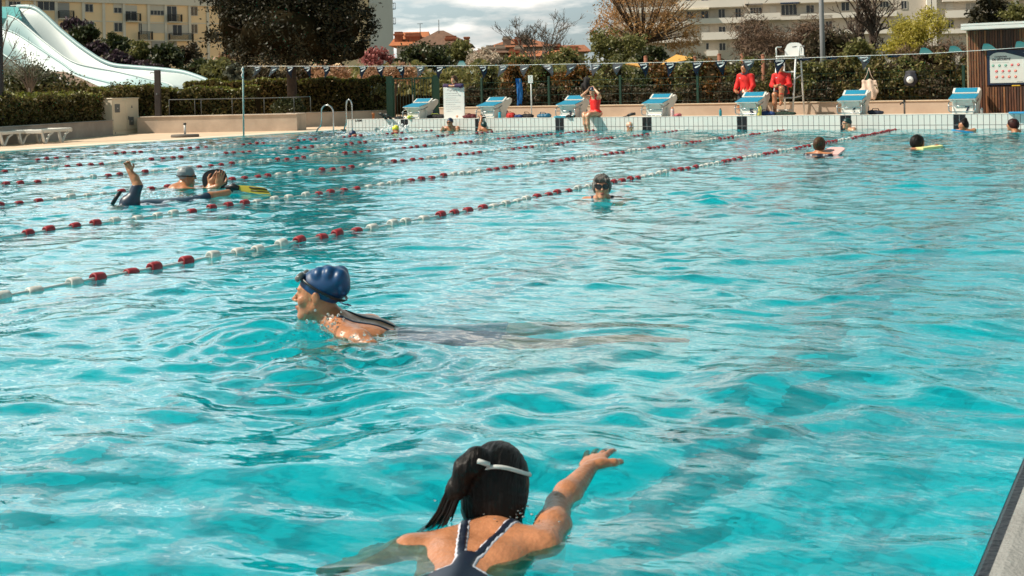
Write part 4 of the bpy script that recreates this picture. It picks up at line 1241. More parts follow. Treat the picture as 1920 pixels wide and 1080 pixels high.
# end recesses read as the dark hollow the cable runs into
float_r = fm.mesh('float_red'); float_r.materials.append(m_float_r)
float_w = float_r.copy(); float_w.materials.clear(); float_w.materials.append(m_float_w)
rr = random.Random(3)
def lane_rope(k, label, y0, phase):
    x = 2.5*k
    t = thing('lane_rope', label, 'lane rope', (x, 0, 0), 0, 'lane ropes across the pool')
    ys = np.linspace(1.0, WALL_Y-.1, 260)
    zs = wave_height(np.full_like(ys, x), ys)
    sm = np.convolve(np.pad(zs, 2, mode='edge'), np.ones(5)/5, mode='valid')
    xs_ = .015*np.sin(ys*.9+k)+.012*np.sin(ys*2.3+2*k)
    m = MB(); m.tube([(float(xs_[i]), float(ys[i]), float(sm[i])+.004) for i in range(260)], .009, 6, True); m.build('cable', m_cable, t)
    y = y0; i = phase; STEP = .225
    while y < WALL_Y-.45:
        red = (i//4) % 2 == 0 or (k in (3, 6) and y > WALL_Y-4.6)
        o = bpy.data.objects.new('float', float_r if red else float_w); COL.objects.link(o); o.parent = t
        yy = y+rr.uniform(-.03, .03)
        o.location = (float(np.interp(yy, ys, xs_)), yy, float(np.interp(yy, ys, sm))+.002+rr.uniform(-.012, .007))
        o.rotation_euler = (rr.uniform(-.12, .12), rr.uniform(0, 6.28), rr.uniform(-.14, .14))
        y += STEP
        i += 1
ROPE_START = {}
for k, (px, py, lab) in {6: (7.5, 550, 'lane rope nearest the viewer, running from left edge to right of block six'),
                         5: (41, 432, 'second lane rope from the front, behind the swimmer in the blue cap'),
                         4: (14, 382, 'third lane rope from the front, passing behind the raised arm'),
                         3: (26, 344.5, 'fourth lane rope from the front, passing behind the grey swim cap'),
                         2: (10, 320, 'fifth lane rope from the front, second from the far side'),
                         1: (57, 298, 'farthest lane rope, nearest to the sandy deck on the left')}.items():
    yv = on_z(px, py, .02).y
    lane_rope(k, lab, yv, {6: 5, 5: 0, 4: 1, 3: 1, 2: 3, 1: 0}[k])

# ------------------------------------------------------------------ flags over the pool
def flag_line():
    base = on_z(457, 256, LEFT_Z); Y0 = base.y
    pole = thing('flag_pole', 'thin pale pole holding the left end of the flag string', 'pole', tuple(base))
    topz = z_of(463, 125, base)
    m = MB(); m.tube([(0,0,0),(.012,0,topz*.5),(.03,0,topz-LEFT_Z)], .022, 8); m.build('shaft', mat('pale teal pole', (.30,.42,.40), .4), pole)
    m = MB(); m.tube([(.03,-.02,topz-.33),(.01,-.03,topz-.25),(.05,-.02,topz-.18),(.02,-.03,topz-.10),(.05,-.01,topz-.04)], .022, 6); m.build('knot', mat('white cord', (.7,.7,.68), .7), pole)
    pts_px = [(463,124),(700,124.2),(900,123),(1100,119.5),(1300,116),(1460,110.5),(1600,105),(1740,100.5),(1860,93),(1960,86)]
    P = [on_y(x, y, Y0) for x, y in pts_px]
    t = thing('flag_string', 'string of dark pennant flags stretched above the pool', 'flag string', tuple(P[0]))
    o = P[0]
    m = MB(); m.tube([tuple(p-o) for p in P], .0055, 6); m.build('cord', mat('white cord', (.7,.7,.68), .7), t)
    navy = mat('navy pennant', (.008,.013,.024), .85, var=.3, scale=6, spec=.05); grey = mat('grey pennant', (.075,.08,.09), .85, var=.4, scale=6, spec=.05); teal = mat('teal pennant', (.004,.10,.11), .6)
    wht = mat('white print', (.62,.65,.66), .7)
    flags = [(484,1,-.5),(517,1,-.3),(549,0,0),(581,0,.1),(614.5,0,-.1),(681.6,0,0),(715,0,0),(753,0,.1),(789,1,.3),(828,0,-.2),(867,3,0),(905.5,0,0),(944.4,1,-.2),(987,1,0),(1029,1,.8),(1072,1,-.5),(1117.6,1,0),(1162,1,-.3),(1210,0,0),(1257,0,0),(1308,0,0),(1355,0,-.1),(1405,1,-.2),(1460,0,0),(1511,2,0),(1562,2,.2),(1619,1,.2),(1678,2,.1),(1737,3,0),(1793,3,0),(1855,3,0),(1918,3,0)]
    for i, (px, kind, sw) in enumerate(flags):
        j = max(q for q in range(len(pts_px)-1) if pts_px[q][0] <= px); f_ = (px-pts_px[j][0])/(pts_px[j+1][0]-pts_px[j][0])
        p = P[j].lerp(P[j+1], f_)-o
        w_, h_ = .125, .31
        m = MB(); nseg = 5; vs = []
        ph = i*1.7
        for s_ in range(nseg+1):
            q = s_/nseg; hw = w_*(1-q)+.004
            if kind in (0, 1):
                zz = -h_*q*(.96 if kind == 0 else .85); yy = .05*math.sin(q*3+ph)*q+(-.10*q*q if kind == 1 else 0); xx = sw*.16*q+.02*math.sin(q*4+ph); tw = .0 if kind == 0 else .9*q
            elif kind == 2:
                zz = -.05*math.sin(q*3.1); yy = -h_*.85*q; xx = sw*.2*q-.05*q; tw = .2
            else:
                zz = .10*math.sin(q*2.0)+.03*q; yy = .16*q; xx = -.10*q; tw = .2*q
            vs += [(xx-hw*math.cos(tw), yy-hw*math.sin(tw), zz-.006), (xx+hw*math.cos(tw), yy+hw*math.sin(tw), zz-.006)]
        vs2 = [(x, y+.004, z) for x, y, z in vs]; N2 = len(vs)
        fs = [[2*s_, 2*s_+1, 2*s_+3, 2*s_+2] for s_ in range(nseg)] + [[N2+2*s_, N2+2*s_+2, N2+2*s_+3, N2+2*s_+1] for s_ in range(nseg)]
        m.add(vs+vs2, fs, True)
        fl = m.build('pennant', (navy, grey, navy, teal)[kind], t, tuple(p))
        if kind in (0, 1):
            # a slanting white swoosh and lettering at the top of each pennant
            mm = MB()
            def at(u, q):
                k_ = min(nseg-1, int(q*nseg)); a_ = q*nseg-k_
                L = Vector(vs[2*k_]).lerp(Vector(vs[2*k_+2]), a_); Rr = Vector(vs[2*k_+1]).lerp(Vector(vs[2*k_+3]), a_)
                c_ = L.lerp(Rr, u); nr = (Rr-L).cross(Vector((0,0,1))).normalized(); 
                return tuple(c_+nr*.006)
            sw_pts = [(.22,.36),(.40,.30),(.62,.26),(.86,.16),(.80,.26),(.60,.36),(.38,.42)]
            mm.add([at(u, q) for u, q in sw_pts], [list(range(len(sw_pts)))])
            mm.build('swoosh', wht, fl)
            if kind == 0 or i % 2 == 0:
                text('lettering', 'speedo', .056, wht, fl, tuple(Vector(at(.5, .10))+Vector((0,-.003,0))), (R(90), 0, math.atan2(vs[1][1]-vs[0][1], vs[1][0]-vs[0][0])), .0004, bold=.001)
flag_line()

# ------------------------------------------------------------------ left side of the deck
def seg_wall(name, label, a, b, z0, z1, th, m, capm=None, back=True):
    """straight wall from a to b (its front foot), th thick towards the back"""
    a = Vector((a[0], a[1], 0)); b = Vector((b[0], b[1], 0)); L = (b-a).length; rz = math.atan2(b.y-a.y, b.x-a.x)
    t = thing(name, label, 'wall', (a.x, a.y, z0), rz)
    w = MB(); w.box(0, 0, 0, L, th, z1-z0-(.03 if capm else 0)); w.build('wall_face', m, t)
    if capm:
        w = MB(); w.bbox(-.01, -.025, z1-z0-.03, L+.01, th+.02, z1-z0, .008); w.build('coping', capm, t)
    return t
def ground(px, py, z=LEFT_Z): return on_z(px, py, z)
A0, A1 = ground(-60, 277.5), ground(212, 253.5)
seg_wall('low_wall', 'grey concrete low wall behind the two white loungers', A0, A1, LEFT_Z, z_of(212, 225, A1), .25, m_conc, m_conc)
B0, B1 = ground(258, 250.5), ground(557, 245)
seg_wall('low_wall', 'pale concrete low wall between the cream cabinet and the pool ladder', B0, B1, LEFT_Z, z_of(557, 213, B1), .9, m_conc_warm, m_conc_warm)
C0 = on_z(545, 239.5, LEFT_Z); C1 = on_z(735, 232, LEFT_Z)
seg_wall('low_wall', 'beige low wall running behind the curved ladder rails', C0, C1, LEFT_Z, z_of(735, 206, C1), .3, m_conc_warm, m_conc_warm)
# low wall behind the blocks
e0 = on_y(824, 205, LOW_Y); e1 = on_y(1850, 200, LOW_Y)
seg_wall('low_wall', 'long beige low wall behind the starting blocks', (e0.x, LOW_Y), (e1.x, LOW_Y), DECK_Z, LOW_Z, .3, mat('beige render', (.50,.40,.31), .9, col2=(.40,.30,.23), scale=1.2), mat('beige coping', (.55,.43,.31), .8, var=.1, scale=4))
# electric cabinet
def cabinet():
    a = ground(211.5, 252.5); b = ground(261, 249); rz = math.atan2(b.y-a.y, b.x-a.x); L = (b-a).length
    H = z_of(236, 185.5, (a+b)/2)-LEFT_Z
    t = thing('electrical_cabinet', 'cream metal electrical cabinet with two grey hatches', 'cabinet', tuple(a), rz)
    cm = mat('cream painted metal', (.86,.72,.54), .5, var=.05, scale=3)
    w = MB(); w.bbox(0, 0, .09, L, .55, H, .012); w.build('body', cm, t)
    w = MB(); w.box(-.012, -.015, 0, L+.012, .56, .09); w.build('plinth', cm, t)
    w = MB(); w.bbox(-.015, -.02, H+.001, L+.015, .58, H+.035, .01); w.build('lid', cm, t)
    gm = mat('grey hatch', (.17,.17,.165), .4)
    for x0, x1 in ((.03, L*.50-.008), (L*.50+.008, L-.03)):
        w = MB(); w.bbox(x0, -.014, .13, x1, -.001, H-.06, .004); dr = w.build('door', cm, t)
    w = MB(); w.bbox(.10, -.034, H*.62, .10+.24, -.0145, H*.62+.25, .006); hb = w.build('hatch', gm, t)
    w = MB(); w.bbox(.20, -.040, H*.62+.11, .24, -.034, H*.62+.14, .002); w.build('latch', m_alu, hb)
    w = MB(); w.bbox(L*.60, -.034, H*.24, L*.60+.23, -.0145, H*.24+.25, .006); hb = w.build('hatch', gm, t)
    w = MB(); w.bbox(L*.60+.10, -.040, H*.24+.11, L*.60+.14, -.034, H*.24+.14, .002); w.build('latch', m_alu, hb)
    w = MB(); w.prism([(L*.72-.045,H*.74),(L*.72+.045,H*.74),(L*.72,H*.74+.085)], -.0175, -.0145, 'y'); w.build('warning_sign', gm, t)
    w = MB(); w.tube([(L*.555,-.045,H*.40),(L*.555,-.05,H*.50)], .014, 8); w.build('door_handle', m_grey_metal, t)
    w = MB(); w.prism([(.08,.025),(.14,.025),(.11,.075)], -.019, -.0155, 'y'); w.build('warning_sign', gm, t)
cabinet()
# parasol base
def parasol_base():
    p = ground(347, 257)
    t = thing('parasol_base', 'round concrete parasol base with an empty tube at the pool edge', 'parasol base', tuple(p))
    w = MB(); w.lathe([(.02,0),(.355,0),(.365,.015),(.365,.055),(.35,.07),(.06,.08)], n=28); w.build('foot', mat('grey stone', (.13,.115,.10), .8, var=.2, scale=8), t)
    w = MB(); w.lathe([(.028,.07),(.028,.33)], n=12); tb = w.build('tube', m_alu, t)
    w = MB(); w.lathe([(.035,.325),(.04,.33),(.04,.37),(.03,.375)], n=12); w.build('clamp', m_black_plastic, tb)
parasol_base()
# loungers
m_lounger = mat('white plastic', (.68,.66,.60), .5, var=.05, scale=3)
def lounger(label, p, rz):
    t = thing('sun_lounger', label, 'sun lounger', tuple(p), rz, 'sun loungers on the left deck')
    L, W, H = 1.45, .62, .30
    for sy in (-1, 1):
        w = MB(); w.bbox(-L/2, sy*W/2-.03, H-.035, L/2, sy*W/2+.03, H+.045, .015); w.build('side_rail', m_lounger, t)
        for x0, x1 in ((-L/2+.02, -L/2+.62), (L/2-.62, L/2-.02)):
            # an arched V of two legs sharing one moulded foot line
            w = MB(); w.tube([(x0,sy*W/2,H),(x0+.10,sy*W/2,.05),(x0+.14,sy*W/2,.012),(x0+.19,sy*W/2,.03),(x0+.34,sy*W/2,.20),(x0+.52,sy*W/2,H-.03)], [.034,.038,.04,.034,.026,.03], 8)
            w.build('leg', m_lounger, t)
    w = MB()
    for i in range(14):
        x = -L/2+.06+i*(L-.12)/13
        w.bbox(x-.035, -W/2+.03, H+.012, x+.035, W/2-.03, H+.032, .006)
    w.build('slatted_bed', m_lounger, t)
    w = MB(); w.bbox(-L/2-.03, -W/2-.03, H-.05, -L/2+.05, W/2+.03, H+.05, .015); w.bbox(L/2-.05, -W/2-.03, H-.05, L/2+.03, W/2+.03, H+.05, .015); 
    w.build('end_rail', m_lounger, t)
    return t
lp0 = ground(84, 268); lp1 = ground(14, 272)
rzl = math.atan2((A1-A0).y, (A1-A0).x)
lounger('white plastic sun lounger nearer the cabinet, its right end free', lp0, rzl)
lounger('white plastic sun lounger cut by the left edge of the view', ground(8, 272.5), rzl)
# posts
def post(name, label, px, pbase, ptop, dep, w_, m, cat='post', hook=False):
    p = at_depth(px, pbase, dep); zt = CAM_H+ray(px, ptop).z*dep
    t = thing(name, label, cat, (p.x, p.y, p.z), YAW)
    b = MB(); b.bbox(-w_/2, -w_/2, 0, w_/2, w_/2, zt-p.z, .01); b.build('column', m, t)
    if hook:
        b = MB(); b.tube([(-w_/2,-.02,zt-p.z-.09),(-w_/2-.10,-.02,zt-p.z-.07),(-w_/2-.14,-.02,zt-p.z-.10)], .014, 6); b.build('shower_arm', m_grey_metal, t)
        b = MB(); b.lathe([(.0,.0),(.03,.0),(.03,.03),(.01,.035)], c=(0,-w_/2-.035,(zt-p.z)*.48), n=10, axis='y'); b.build('push_button', m_grey_metal, t)
    return t
post('shower_post', 'dark square shower post standing in front of the hedge', 297, 219, 131, 35.4, .16, mat('dark brown post', (.055,.042,.036), .6, var=.3, scale=3), 'post', True)
post('lamp_post', 'black post cut by the left edge of the view', 1, 240, -60, 29, .15, mat('black painted post', (.010,.011,.015), .5), 'post')
# handrail in front of the hedge
def rail():
    pts = [(317,187,213),(365,186.3,213),(377,186,213),(435,185,212),(495,184,211),(551,182.5,210),(582,181,208)]
    P = [at_depth(x, y, 35.5-(x-258)*.0028) for x, y, _ in pts]; o = Vector((P[0].x, P[0].y, z_of(317, 216, P[0])))
    t = thing('handrail', 'thin grey handrail on the low wall in front of the hedge', 'railing', tuple(o))
    w = MB(); w.tube([tuple(p-o) for p in P], .014, 6); w.build('top_rail', m_grey_metal, t)
    for p, (x, y, yb) in zip(P, pts):
        w = MB(); w.tube([tuple(p-o), (p.x-o.x, p.y-o.y, z_of(x, yb+3, p)-o.z)], .010, 6); w.build('rail_post', m_grey_metal, t)
rail()
# ladder
def ladder():
    t0 = on_z(607, 247.5, LEFT_Z)
    t = thing('pool_ladder', 'curved stainless steel ladder rails at the far left pool corner', 'ladder', (t0.x+.30, t0.y, LEFT_Z))
    for dy, px, pyt, pyb in ((0, 612, 197, 247.5), (None, 638, 187, 244)):
        q = on_z(px, pyb, LEFT_Z); yo = q.y-t0.y; H = z_of(px, pyt, q)-LEFT_Z; ox = 0 if dy == 0 else on_z(646, 245, LEFT_Z).x-t0.x-.36; fx = 1 if dy == 0 else .5
        w = MB(); path = []
        for i in range(13):
            a = math.pi*i/12; path.append((-.16+.21*math.cos(math.pi-a)*-1*-1 if False else .05-.21+.21*math.cos(a), yo, H-.21+.21*math.sin(a)))
        path = [(.05, yo, -.5), (.05, yo, .1)] + path + [(-.37, yo, .33), (-.40, yo, .16), (-.50, yo, .10), (-.56, yo, .0)]
        path = [(x*fx+ox, y, z) for x, y, z in path]
        w.tube(path, .021, 8); w.build('hand_rail', m_chrome, t)
    w = MB()
    for z in (-.25, -.5):
        pass
ladder()
# pipe stub on the wall end
p = on_y(700, 219, WALL_Y+.9)
t = thing('pipe_stub', 'short rusty pipe stub standing on the deck by the wall end', 'pipe', (p.x, p.y, DECK_Z))
w = MB(); w.lathe([(.035,0),(.035,.14),(.045,.14),(.045,.19),(.03,.20)], n=12); w.build('pipe', mat('rusty metal', (.28,.11,.04), .7, var=.3, scale=10), t)

# ------------------------------------------------------------------ gate, fence, chair, shed and small things along the far deck
def gate():
    m_dark_green = mat('green gate paint', (0.012, 0.075, 0.046), 0.5)
    D = 39.4
    def G(px, py): return at_depth(px, py, D)
    a, b = G(733, 220), G(820, 219)
    rz = math.atan2(b.y-a.y, b.x-a.x); L = (Vector((b.x,b.y,0))-Vector((a.x,a.y,0))).length; H = z_of(733, 145, a)-.05
    t = thing('metal_gate', 'dark green double gate of vertical bars behind block one', 'gate', (a.x, a.y, .05), rz)
    for x in (0, L):
        w = MB(); w.bbox(x-.13, -.10, 0, x+.09, .10, H+.04, .01); w.build('gate_post', m_dark_green, t)
    for x0, x1 in ((.09, L/2-.015), (L/2+.015, L-.12)):
        w = MB()
        for q in (x0, x1-.05): w.bbox(q, -.025, .05, q+.05, .025, H-.02, .005)
        w.build('leaf_frame', m_dark_green, t)
        w = MB(); w.bbox(x0+.05, -.025, .06, x1-.05, .025, .11, .005); w.build('bottom_bar', m_dark_green, t)
        w = MB(); w.bbox(x0+.05, -.025, H-.075, x1-.05, .025, H-.025, .005); w.build('top_bar', m_dark_green, t)
        n_ = 5
        for i in range(n_):
            x = x0+.05+(i+.9)*(x1-x0-.1)/(n_+.8)
            w = MB(); w.tube([(x,0,.11),(x,0,H-.075)], .011, 6); w.build('bar', mat('grey green bar', (.05,.085,.065), .5), t)
    w = MB(); w.bbox(L/2-.04, -.06, H*.46, L/2-.01, -.026, H*.62, .005); w.build('lock', m_alu, t)
gate()
def fence():
    Y = LOW_Y+.45
    t = thing('fence', 'dark green wire fence on the low wall in front of the shrubs', 'fence', (on_y(824, 190, Y).x, Y, LOW_Z))
    o = t.location
    xs_ = []
    for px, pt in ((904,146),(1030,143),(1164,141),(1309,128),(1470,132),(1628,127),(1808,122)):
        q = on_y(px, 190, Y); zt = z_of(px, pt, q); xs_.append(q.x)
        w = MB(); w.bbox(q.x-o.x-.035, -.03, -.3, q.x-o.x+.035, .03, zt-o.z, .008); w.build('fence_post', m_dark_green, t)
    X0, X1 = 0, on_y(1812, 190, Y).x-o.x
    H = .72
    w = MB()
    for z in (.08, .30, .52, .70): w.tube([(X0,-.005,z),(X1,-.005,z)], .005, 4)
    nx = int((X1-X0)/.12)
    for i in range(nx): w.tube([(X0+i*.12,.004,.02),(X0+i*.12,.004,H)], .0028, 4, False)
    w.build('wire_mesh', m_dark_green, t)
fence()
def guard_chair():
    Y = 28.62
    Pf = lambda px, py, Y_=Y: on_y(px, py, Y_)
    o = Vector((Pf(1468, 212).x, Y, DECK_Z))
    t = thing('lifeguard_chair', 'tall white lifeguard chair with ladder steps behind block five', 'lifeguard chair', tuple(o))
    V = lambda p: tuple(Vector(p)-o)
    zt = Pf(1490, 106).z
    legs = {}
    for nm, (pb, pt), Yb, Yt in (('l', (1449, 1457), Y, Y+.02), ('r', (1486, 1492), Y, Y+.02)):
        a = Pf(pb, 214, Yb); b = Pf(pt, 107, Yt); a.z = DECK_Z
        legs[nm] = (a, b)
        w = MB(); w.tube([V(a), V(b)], .024, 8); w.build('leg', m_alu, t)
    for pb, pt, top in ((1472, 1470, 107), (1508, 1500, 88)):
        a = on_y(pb, 214, Y+.62); a.z = DECK_Z; b = on_y(pt, top, Y+.45)
        legs[top] = (a, b)
        w = MB(); w.tube([V(a), V(b)], .022, 8); w.build('leg', m_alu, t)
    for f_ in (.09, .30, .53, .74):
        w = MB(); a = legs['l'][0].lerp(legs['l'][1], f_); b = legs['r'][0].lerp(legs['r'][1], f_)
        w.bbox(V(a)[0], V(a)[1]-.02, V(a)[2]-.018, V(b)[0], V(b)[1]+.09, V(a)[2]+.018, .006); w.build('step', m_alu, t)
    for f_ in (.30, .62):
        a = legs['r'][0].lerp(legs['r'][1], f_); b = legs[88][0].lerp(legs[88][1], f_*.95)
        w = MB(); w.tube([V(a), V(b)], .014, 6); w.build('brace', m_alu, t)
    a, b = Vector(V(legs['l'][1])), Vector(V(legs['r'][1])); z = a.z
    w = MB(); w.bbox(a.x-.03, a.y-.06, z-.01, b.x+.10, a.y+.50, z+.03, .015); w.build('seat', m_alu, t)
    w = MB(); n_ = 9; vs = []
    cx = (a.x+b.x)/2+.07; wd_ = .24; yb = a.y+.44
    prof = []
    for i in range(n_):
        u = -1+2*i/(n_-1)
        prof.append((cx+wd_*u*(1.0), z+.05+.31*(1-abs(u)**4*.55)))
    out = [(cx-wd_, z+.03)] + prof + [(cx+wd_, z+.03)]
    w.prism(out, yb, yb+.04, 'y'); bk = w.build('backrest', m_alu, t)
    w = MB(); w.prism([(cx-.06,z+.255),(cx-.03,z+.24),(cx+.05,z+.245),(cx+.08,z+.27),(cx+.03,z+.268)], yb-.003, yb+.001, 'y'); w.build('grip_slot', m_black_plastic, bk)
    for x in (a.x-.02, b.x+.09):
        w = MB(); w.tube([(x,a.y+.02,z+.02),(x,a.y,z+.22),(x,a.y+.10,z+.25),(x,yb,z+.26)], .016, 8); w.build('armrest', m_alu, t)
guard_chair()
def shed():
    Y = 28.75; a = on_y(1816, 205, Y); X0 = a.x; X1 = X0+7.0
    ztop = z_of(1816, 57, a)
    t = thing('wooden_shed', 'wooden slatted shed with white roof edge beside block seven', 'shed', (X0, Y, DECK_Z))
    zt = ztop-DECK_Z
    w = MB(); w.box(0, .03, 0, X1-X0, 3.0, zt); w.build('wall', mat('shed boarding dark', (.035,.02,.014), .8), t)
    wood = MATS.get('slat wood')
    if wood is None:
        wood = leafmat('slat wood', [(.065,.028,.018),(.12,.048,.026),(.045,.024,.018),(.17,.07,.032),(.08,.034,.02),(.26,.11,.045)], .6, 0)
        N_ = wood.node_tree.nodes; L_ = wood.node_tree.links
        c = N_.new('ShaderNodeTexCoord'); mp = N_.new('ShaderNodeMapping'); mp.inputs['Scale'].default_value = (14, 14, 1.1)
        nz = N_.new('ShaderNodeTexNoise'); nz.inputs['Scale'].default_value = 2.2; nz.inputs['Detail'].default_value = 7; nz.inputs['Roughness'].default_value = .7
        L_.new(c.outputs['Object'], mp.inputs[0]); L_.new(mp.outputs[0], nz.inputs['Vector'])
        mr = N_.new('ShaderNodeMapRange'); mr.inputs['From Min'].default_value = .3; mr.inputs['From Max'].default_value = .7; mr.inputs['To Min'].default_value = .35; mr.inputs['To Max'].default_value = 1.6
        L_.new(nz.outputs['Fac'], mr.inputs['Value'])
        mx = N_.new('ShaderNodeMix'); mx.data_type = 'RGBA'; mx.blend_type = 'MULTIPLY'; mx.inputs['Factor'].default_value = 1
        rp = [n_ for n_ in N_ if n_.type == 'VALTORGB'][0]
        L_.new(rp.outputs['Color'], mx.inputs['A']); L_.new(mr.outputs[0], mx.inputs['B']); L_.new(mx.outputs['Result'], N_['Principled BSDF'].inputs['Base Color'])
    w = MB(); n_ = int((X1-X0)/.0575); r_ = random.Random(5)
    for i in range(n_):
        w.box(.03+i*.0575, -.004+r_.uniform(0, .004), .0,   .03+i*.0575+.039, .031, zt-.02)
    w.build('slat_cladding', wood, t)
    w = MB(); w.bbox(-.01, -.01, 0, .025, .04, zt, .004); w.build('corner_trim', mat('pale corner trim', (.35,.27,.18), .7), t)
    # fascia rises to the right
    za = z_of(1814, 57, a); zb = z_of(1814, 46, a)
    w = MB(); w.prism([(-.45,za-DECK_Z),(-.45,zb-DECK_Z),(3.2,zb-DECK_Z+.02),(3.2,za-DECK_Z)], -.06, X1-X0, 'x'); rf = w.build('roof', mat('white roof edge', (.66,.66,.63), .5), t)
    w = MB(); w.box(-.061, -.452, (za+zb)/2-DECK_Z+.01, X1-X0, -.4505, (za+zb)/2-DECK_Z+.018); w.build('roof_seam', m_grey_metal, rf)
    # projecting lower counter of slats
    c0 = on_y(1851, 190, Y-.22).x-X0; ct = z_of(1860, 163, on_y(1860, 163, Y-.2))-DECK_Z
    w = MB()
    n2 = int((X1-X0-c0)/.0575)
    for i in range(n2): w.box(c0+i*.0575, -.225+r_.uniform(0, .004), 0, c0+i*.0575+.038, -.19, ct)
    w.build('counter_slats', wood, t)
    w = MB(); w.box(c0, -.189, 0, X1-X0, -.006, ct-.01); w.build('counter', mat('shed boarding dark', (.035,.02,.014), .8), t)
    # safety panel
    s0 = on_y(1851, 127, Y-.05); sx0 = s0.x; s1 = on_y(1961, 120, Y-.05).x
    zb_ = z_of(1856, 160, s0); zt_ = z_of(1856, 95, s0)
    pn = thing('safety_panel', 'white safety rules panel in a dark blue frame on the shed wall', 'sign', (sx0, Y-.012, zb_), 0)
    Wd, Hd = s1-sx0, zt_-zb_
    w = MB(); w.bbox(0, -.04, 0, Wd, 0, Hd, .006); w.build('frame', mat('dark blue panel frame', (.010,.018,.045), .4), pn)
    w = MB()
    crv = [(.06, .05), (Wd-.06, .05)] + [(Wd-.06-(Wd-.12)*i/14, Hd-.05-(.0 if i > 11 else 0)-.17*max(0, min(1, (10-i)/7))-.02*max(0, i-12)**2) for i in range(15)]
    w.prism(crv, -.046, -.041, 'y'); w.build('sheet', mat('white print sheet', (.62,.62,.58), .5), pn)
    w = MB(); top = [(Wd*.62+i*(Wd*.30)/6, Hd-.065) for i in range(7)]; bot = [(Wd*.92-i*(Wd*.30)/6, Hd-.065-.11*(1-i/6)) for i in range(7)]
    w.prism(top+bot, -.046, -.041, 'y'); w.build('sheet', mat('white print sheet', (.62,.62,.58), .5), pn)
    blk = mat('black print', (.015,.015,.017), .5); Q = lambda px, py: (on_y(px, py, Y-.06).x-sx0, on_y(px, py, Y-.06).z-zb_)
    q = Q(1876, 106.5); text('lettering', 'CONSIGNES', .048, blk, pn, (q[0], -.048, q[1]), (R(90),0,0), .0005, bold=.0016, shear=.15)
    q = Q(1877, 111.5); text('lettering', 'DE SÉCURITÉ', .066, blk, pn, (q[0], -.048, q[1]), (R(90),0,0), .0005, bold=.0025, shear=.15)
    gr = mat('green print', (.06,.30,.22), .5); rd = mat('red print', (.55,.03,.03), .5); orr = mat('orange red print', (.62,.10,.05), .5)
    icon_w = mat('icon white', (.65,.65,.62), .5)
    for (px, py, mm_) in ((1862,123,gr),(1874,123,gr),(1885.5,122.5,gr),(1897.5,121.8,rd),(1909.5,121.2,rd),(1868.5,133.8,rd),(1880.3,133.5,rd),(1892.3,133.2,rd),(1904.3,132.8,orr),(1868.7,144.5,orr),(1880.5,144.3,orr),(1892.3,144.0,orr),(1904.5,143.7,orr)):
        q = Q(px, py)
        w = MB(); w.lathe([(.0,-.0485),(.030,-.0485),(.030,-.046)], c=(q[0],0,q[1]), n=16, axis='y'); ic = w.build('icon', mm_, pn)
        w = MB(); w.prism([(q[0]-.012,q[1]-.010),(q[0]+.010,q[1]-.004),(q[0]+.012,q[1]+.010),(q[0]-.006,q[1]+.004)], -.0505, -.049, 'y'); w.build('icon_figure', icon_w, ic)
        w = MB(); w.box(q[0]-.035, -.047, q[1]-.052, q[0]+.035, -.0462, q[1]-.046); w.build('caption', mat('grey print', (.30,.30,.29), .5), pn)
    q = Q(1874, 117.5); w = MB(); w.box(q[0]-.16, -.047, q[1]-.006, q[0]+.2, -.0462, q[1]+.002); w.build('caption', mat('grey print', (.30,.30,.29), .5), pn)
    q = Q(1911, 153); w = MB(); w.box(q[0]-.05, -.047, q[1]-.008, q[0]+.08, -.0462, q[1]+.01); w.build('caption', mat('grey print', (.30,.30,.29), .5), pn)
    # yellow thing on the counter edge
    q = on_y(1905, 160.5, Y-.15)
    tt = thing('sponge', 'small yellow sponge lying on the slatted counter of the shed', 'sponge', (q.x, Y-.13, DECK_Z+ct), .2)
    w = MB(); w.bbox(-.09, -.04, 0, .09, .04, .032, .012); w.build('sponge_body', mat('yellow sponge', (.62,.36,.02), .8), tt)
shed()
# ------------------------------------------------------------------ loose things on the deck and on the fence
def on_wall(px, back=.12): 
    p = on_y(px, 215, WALL_Y+back); return Vector((p.x, WALL_Y+back, WT+.001))
m_bluebag = mat('blue bag cloth', (.012,.045,.16), .8, var=.3, scale=9); m_blackcloth = mat('black cloth', (.014,.013,.014), .85, var=.4, scale=9)
m_redcloth = mat('red cloth', (.50,.02,.015), .75, var=.25, scale=9); m_tealcloth = mat('teal blue rubber', (.004,.10,.19), .5, var=.3, scale=9)
m_darkred = mat('dark red cloth', (.10,.012,.016), .8, var=.3, scale=9); m_limecloth = mat('lime plastic', (.45,.52,.06), .5)
def lump(name, label, cat, px, w, h, m, back=.15, seed=0, group=None, parts=3):
    """a soft bag or heap: a few sagging lobes blended into one skin"""
    r = random.Random(seed*7+3)
    S = Field(); p = on_wall(px, back)
    for i in range(parts):
        x = -w/2+w*(i+.5)/parts; hh = h*r.uniform(.6, 1.0)
        S.ell((x, r.uniform(-.03,.03), hh*.42), (w/parts*.85, .10, hh*.55), None, .04)
    S.ell((0,0,.03), (w*.52,.11,.04), None, .04)
    F, ax = S.grid(.014, lo=np.array([-1,-1,-.002]))
    F = np.maximum(F+.008*np.sin(ax[0][:,None,None]*70+ax[2][None,None,:]*40+seed)*np.sin(ax[2][None,None,:]*80), -ax[2][None,None,:]).astype(np.float32)
    me = field_mesh(name, F, ax)
    o = link(name, me, m, None, p, (0,0,r.uniform(-.2,.2)))
    return tag(o, label, cat, group)
def bag(label, px, w, h, m, strapm, back=.2, seed=1):
    o = lump('bag', label, 'bag', px, w, h, m, back, seed)
    s = MB(); s.tube([(-w*.25,-.03,h*.6),(-w*.2,-.08,h*1.02),(w*.2,-.09,h*1.0),(w*.25,-.03,h*.6)], .012, 6, True, True, .5); s.build('strap', strapm, o)
    return o
